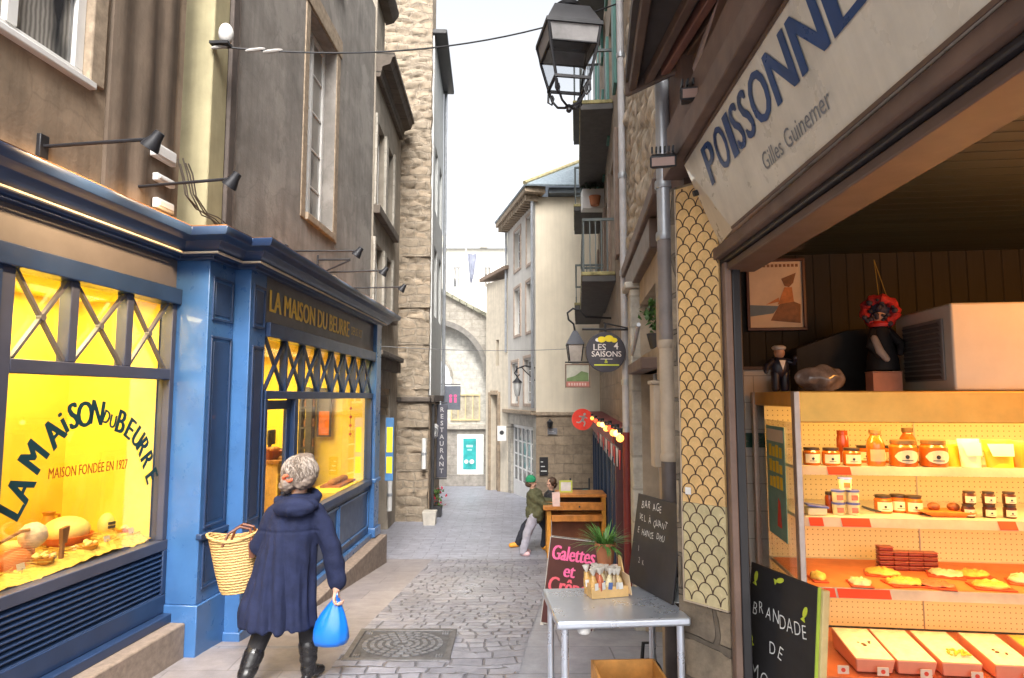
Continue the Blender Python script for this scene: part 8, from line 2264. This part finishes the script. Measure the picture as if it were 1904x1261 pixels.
    for y in (-.11, .11):
        hd = MB().tube([(-.06, y, .36), (-.02, y * .9, .44), (.05, y * .5, .475), (.12, y * .4, .45), (.14, y, .36)], .010, 8).build('handle', LE, bk)
        MB().box(.12, .16, y * 1.06 - .008, y * 1.06 + .008, .26, .37).build('handle_patch', LE, hd)
    # thin blue plastic bag in the right hand
    bg_ = T('plastic_bag', 'bright blue plastic carrier bag hanging from the right hand of the person in navy', 'bag', base @ Matrix.Translation((.335, .0, .29)))
    BM, t_, p = newmat('blue_plastic_film'); p.inputs['Base Color'].default_value = (.008, .15, .60, 1); p.inputs['Roughness'].default_value = .28; p.inputs['Coat Weight'].default_value = .3; p.inputs['Subsurface Weight'].default_value = .25; p.inputs['Subsurface Radius'].default_value = (.02, .05, .1)
    rings = []
    for z, cx, rx, ry in ((k_[0] * .78, *k_[1:]) for k_ in ((.0, -.01, .07, .05), (.012, -.012, .11, .075), (.06, -.012, .125, .09), (.14, -.012, .122, .085), (.21, -.008, .105, .07), (.28, .004, .078, .05), (.34, .016, .05, .034), (.385, .024, .03, .02), (.41, .027, .02, .016))):
        ring = []
        for i in range(44):
            t = 2 * math.pi * i / 44; q = 1 + (.10 + .10 * (z > .2)) * noise.noise(Vector((math.cos(t) * 2.2 + 3, math.sin(t) * 2.2, z * 5))) + .045 * math.sin(t * 9 + z * 14) * (z > .15) + .05 * noise.noise(Vector((math.cos(t) * 6, math.sin(t) * 6, z * 18)))
            ring.append((cx + rx * q * math.cos(t), ry * q * math.sin(t), z))
        rings.append(ring)
    MB().loft(rings).build('bag_body', BM, bg_, smooth=70)
    mb = MB(); mb.tube([(.02, .015, .31), (.028, .03, .355), (.03, .03, .38)], .009, 6, flat=.5); mb.tube([(.035, -.02, .31), (.036, -.03, .345), (.03, -.005, .38)], .009, 6, flat=.5); mb.build('bag_handles', BM, bg_)
woman()

def child(label, J, s, cols, hat, fwd, hairc, shoes, coat_rx=.14):
    X0, Y0 = J['at']
    base = Matrix.Translation((X0, Y0, g(Y0) + .008))
    mb = MB(); V = Vector
    HM = head(mb, J['head'], s, fwd)
    mb.limb([J['chest'], V(J['head']) - V((0, 0, .06))], [.05, .042])
    mb.limb([J['pelvis'], J['belly'], J['chest']], [.10, .10, .095])
    for sd in 'LR':
        mb.limb([J['sh' + sd], J['el' + sd], J['wr' + sd]], [.042, .034, .024]); d = V(J['wr' + sd]) - V(J['el' + sd]); hand(mb, J['wr' + sd], d, d.cross(V((0, 0, 1))), .6, .8)
        mb.limb([J['hip' + sd], J['kn' + sd], J['an' + sd]], [.075, .05, .034]); mb.limb([J['an' + sd], J['to' + sd]], [.035, .03])
    body = fused(mb, 'person', SKIN, .008, M=base, smooth=3)
    tag(body, label, 'person', None)
    eyes(body, HM, s)
    c = MB(); c.limb([V(J['pelvis']) - V((0, 0, .02)), J['belly'], J['chest']], [coat_rx, coat_rx * .98, coat_rx * .85], 20); c.limb([J['shL'], J['shR']], [.075, .075])
    for sd in 'LR': c.limb([J['sh' + sd], J['el' + sd], V(J['el' + sd]).lerp(V(J['wr' + sd]), .85)], [.07, .058, .045], 14)
    c.limb([J['chest'], V(J['chest']) + V((0, 0, .08))], [.085, .07])
    fused(c, 'jacket', cols[0], .01, body, smooth=4, warp=lambda v, n: v + n * (.016 * noise.noise(v * 11) + .008 * noise.noise(v * 26)))
    t = MB(); t.limb([V(J['hipL']) + V((0, 0, .04)), V(J['hipR']) + V((0, 0, .04))], [.10, .10])
    for sd in 'LR': t.limb([J['hip' + sd], J['kn' + sd], V(J['kn' + sd]).lerp(V(J['an' + sd]), .92)], [.092, .074, .062], 14)
    fused(t, 'trousers', cols[1], .01, body, smooth=4, warp=lambda v, n: v + n * .009 * noise.noise(v * 16))
    for sd in 'LR':
        b = MB(); b.limb([J['an' + sd], V(J['an' + sd]).lerp(V(J['to' + sd]), .6), J['to' + sd]], [.046, .048, .042]); b.v = [(x, y, max(0, z)) for x, y, z in b.v]
        fused(b, 'shoe', shoes, .008, body, smooth=3)
    hc = V(J['head']); hb = MB(); f = V(fwd).normalized()
    hb.ball(hc + V((0, 0, .035)) * s - f * .018 * s, (.098 * s, .105 * s, .098 * s), 20, 14); hb.ball(hc - f * .05 * s - V((0, 0, .03)) * s, (.088 * s, .07 * s, .085 * s), 16, 12)
    if hat:
        hk = MB(); hk.ball(hc + V((0, 0, .045)) * s - f * .02 * s, (.105 * s, .11 * s, .10 * s), 22, 16)
        hk.v = [(x, y, max(z, hc.z + .012 * s)) for x, y, z in hk.v]
        hk.build('beanie', hat, body, smooth=60)
        hb2 = MB(); hb2.ball(hc - f * .05 * s - V((0, 0, .045)) * s, (.085 * s, .06 * s, .06 * s), 16, 12); hb2.build('hair', hairc, body)
    else:
        fused(hb, 'hair', hairc, .008, body, smooth=3, warp=lambda v, n: v + n * .01 * noise.noise(v * 30))
    return body
def children():
    Y = 11.2; k = Y / FPX
    GB = mat('green_beanie_knit', (.015, .22, .10), .9, var=.2, vs=40, bump=.3, bs=90)
    OL = mat('olive_jacket', (.085, .085, .04), .8, var=.3, vs=8, bump=.2, bs=60)
    GY = mat('pale_grey_trousers', (.36, .35, .42), .85, var=.2, vs=8)
    BK = mat('black_jacket', (.016, .016, .02), .7, var=.3, vs=8)
    BR = mat('brown_hair', (.07, .035, .018), .6, var=.4, vs=40)
    px = lambda x: (x - CX) * k
    x0 = px(976)
    def P(x, y, dy): return (px(x) - px(980), dy, 2.04 + (738 - y) * k - g(Y) - .008)
    J = dict(at=(x0, Y), head=P(992, 893, -.02), chest=P(997, 917, 0), belly=P(1000, 932, .0), pelvis=P(998, 948, .0), shL=P(990, 917, .13), shR=P(994, 917, -.13), elL=P(1012, 928, .17), elR=P(1014, 932, -.15), wrL=P(1032, 930, .14), wrR=P(1034, 934, -.1),
             hipL=P(995, 955, .07), hipR=P(995, 955, -.07), knL=P(987, 980, .08), knR=P(984, 982, -.08), anL=(P(976, 1000, 0)[0], .10, .045), anR=(P(970, 1000, 0)[0] + .05, -.08, .045), toL=(P(983, 1000, 0)[0] + .03, .10, .035), toR=(P(978, 1000, 0)[0] + .06, -.10, .035))
    child('child in a green beanie, olive jacket and pale grey trousers leaning on the wooden stall', J, .86, (OL, GY), GB, (1, .15, -.15), BR, mat('pink_white_shoes', (.65, .42, .45), .6), .17)
    Y2 = 11.75; k2 = Y2 / FPX
    px2 = lambda x: (x - CX) * k2
    x1 = px2(990)
    def Q(x, y, dy): return (px2(x) - x1, dy, 2.04 + (738 - y) * k2 - g(Y2) - .008)
    J = dict(at=(x1, Y2), head=Q(1024, 896, 0), chest=Q(1022, 920, 0), belly=Q(1017, 934, 0), pelvis=Q(1008, 947, 0), shL=Q(1018, 919, .13), shR=Q(1024, 920, -.13), elL=Q(1030, 930, .15), elR=Q(1032, 933, -.14), wrL=Q(1042, 924, .1), wrR=Q(1044, 926, -.1),
             hipL=Q(998, 953, .07), hipR=Q(1003, 953, -.07), knL=Q(975, 975, .09), knR=Q(1014, 976, -.06), anL=(Q(962, 1000, 0)[0], .10, .045), anR=(Q(1009, 1000, 0)[0], -.10, .045), toL=(Q(952, 1000, 0)[0] - .02, .08, .035), toR=(Q(1019, 1000, 0)[0], -.16, .035))
    child('dark haired child in black jacket and orange shoes leaning over the wooden stall', J, .88, (BK, mat('navy_black_trousers', (.02, .022, .035), .8)), None, (-.75, -.6, -.25), BR, mat('orange_shoes', (.72, .30, .03), .6), .13)
children()
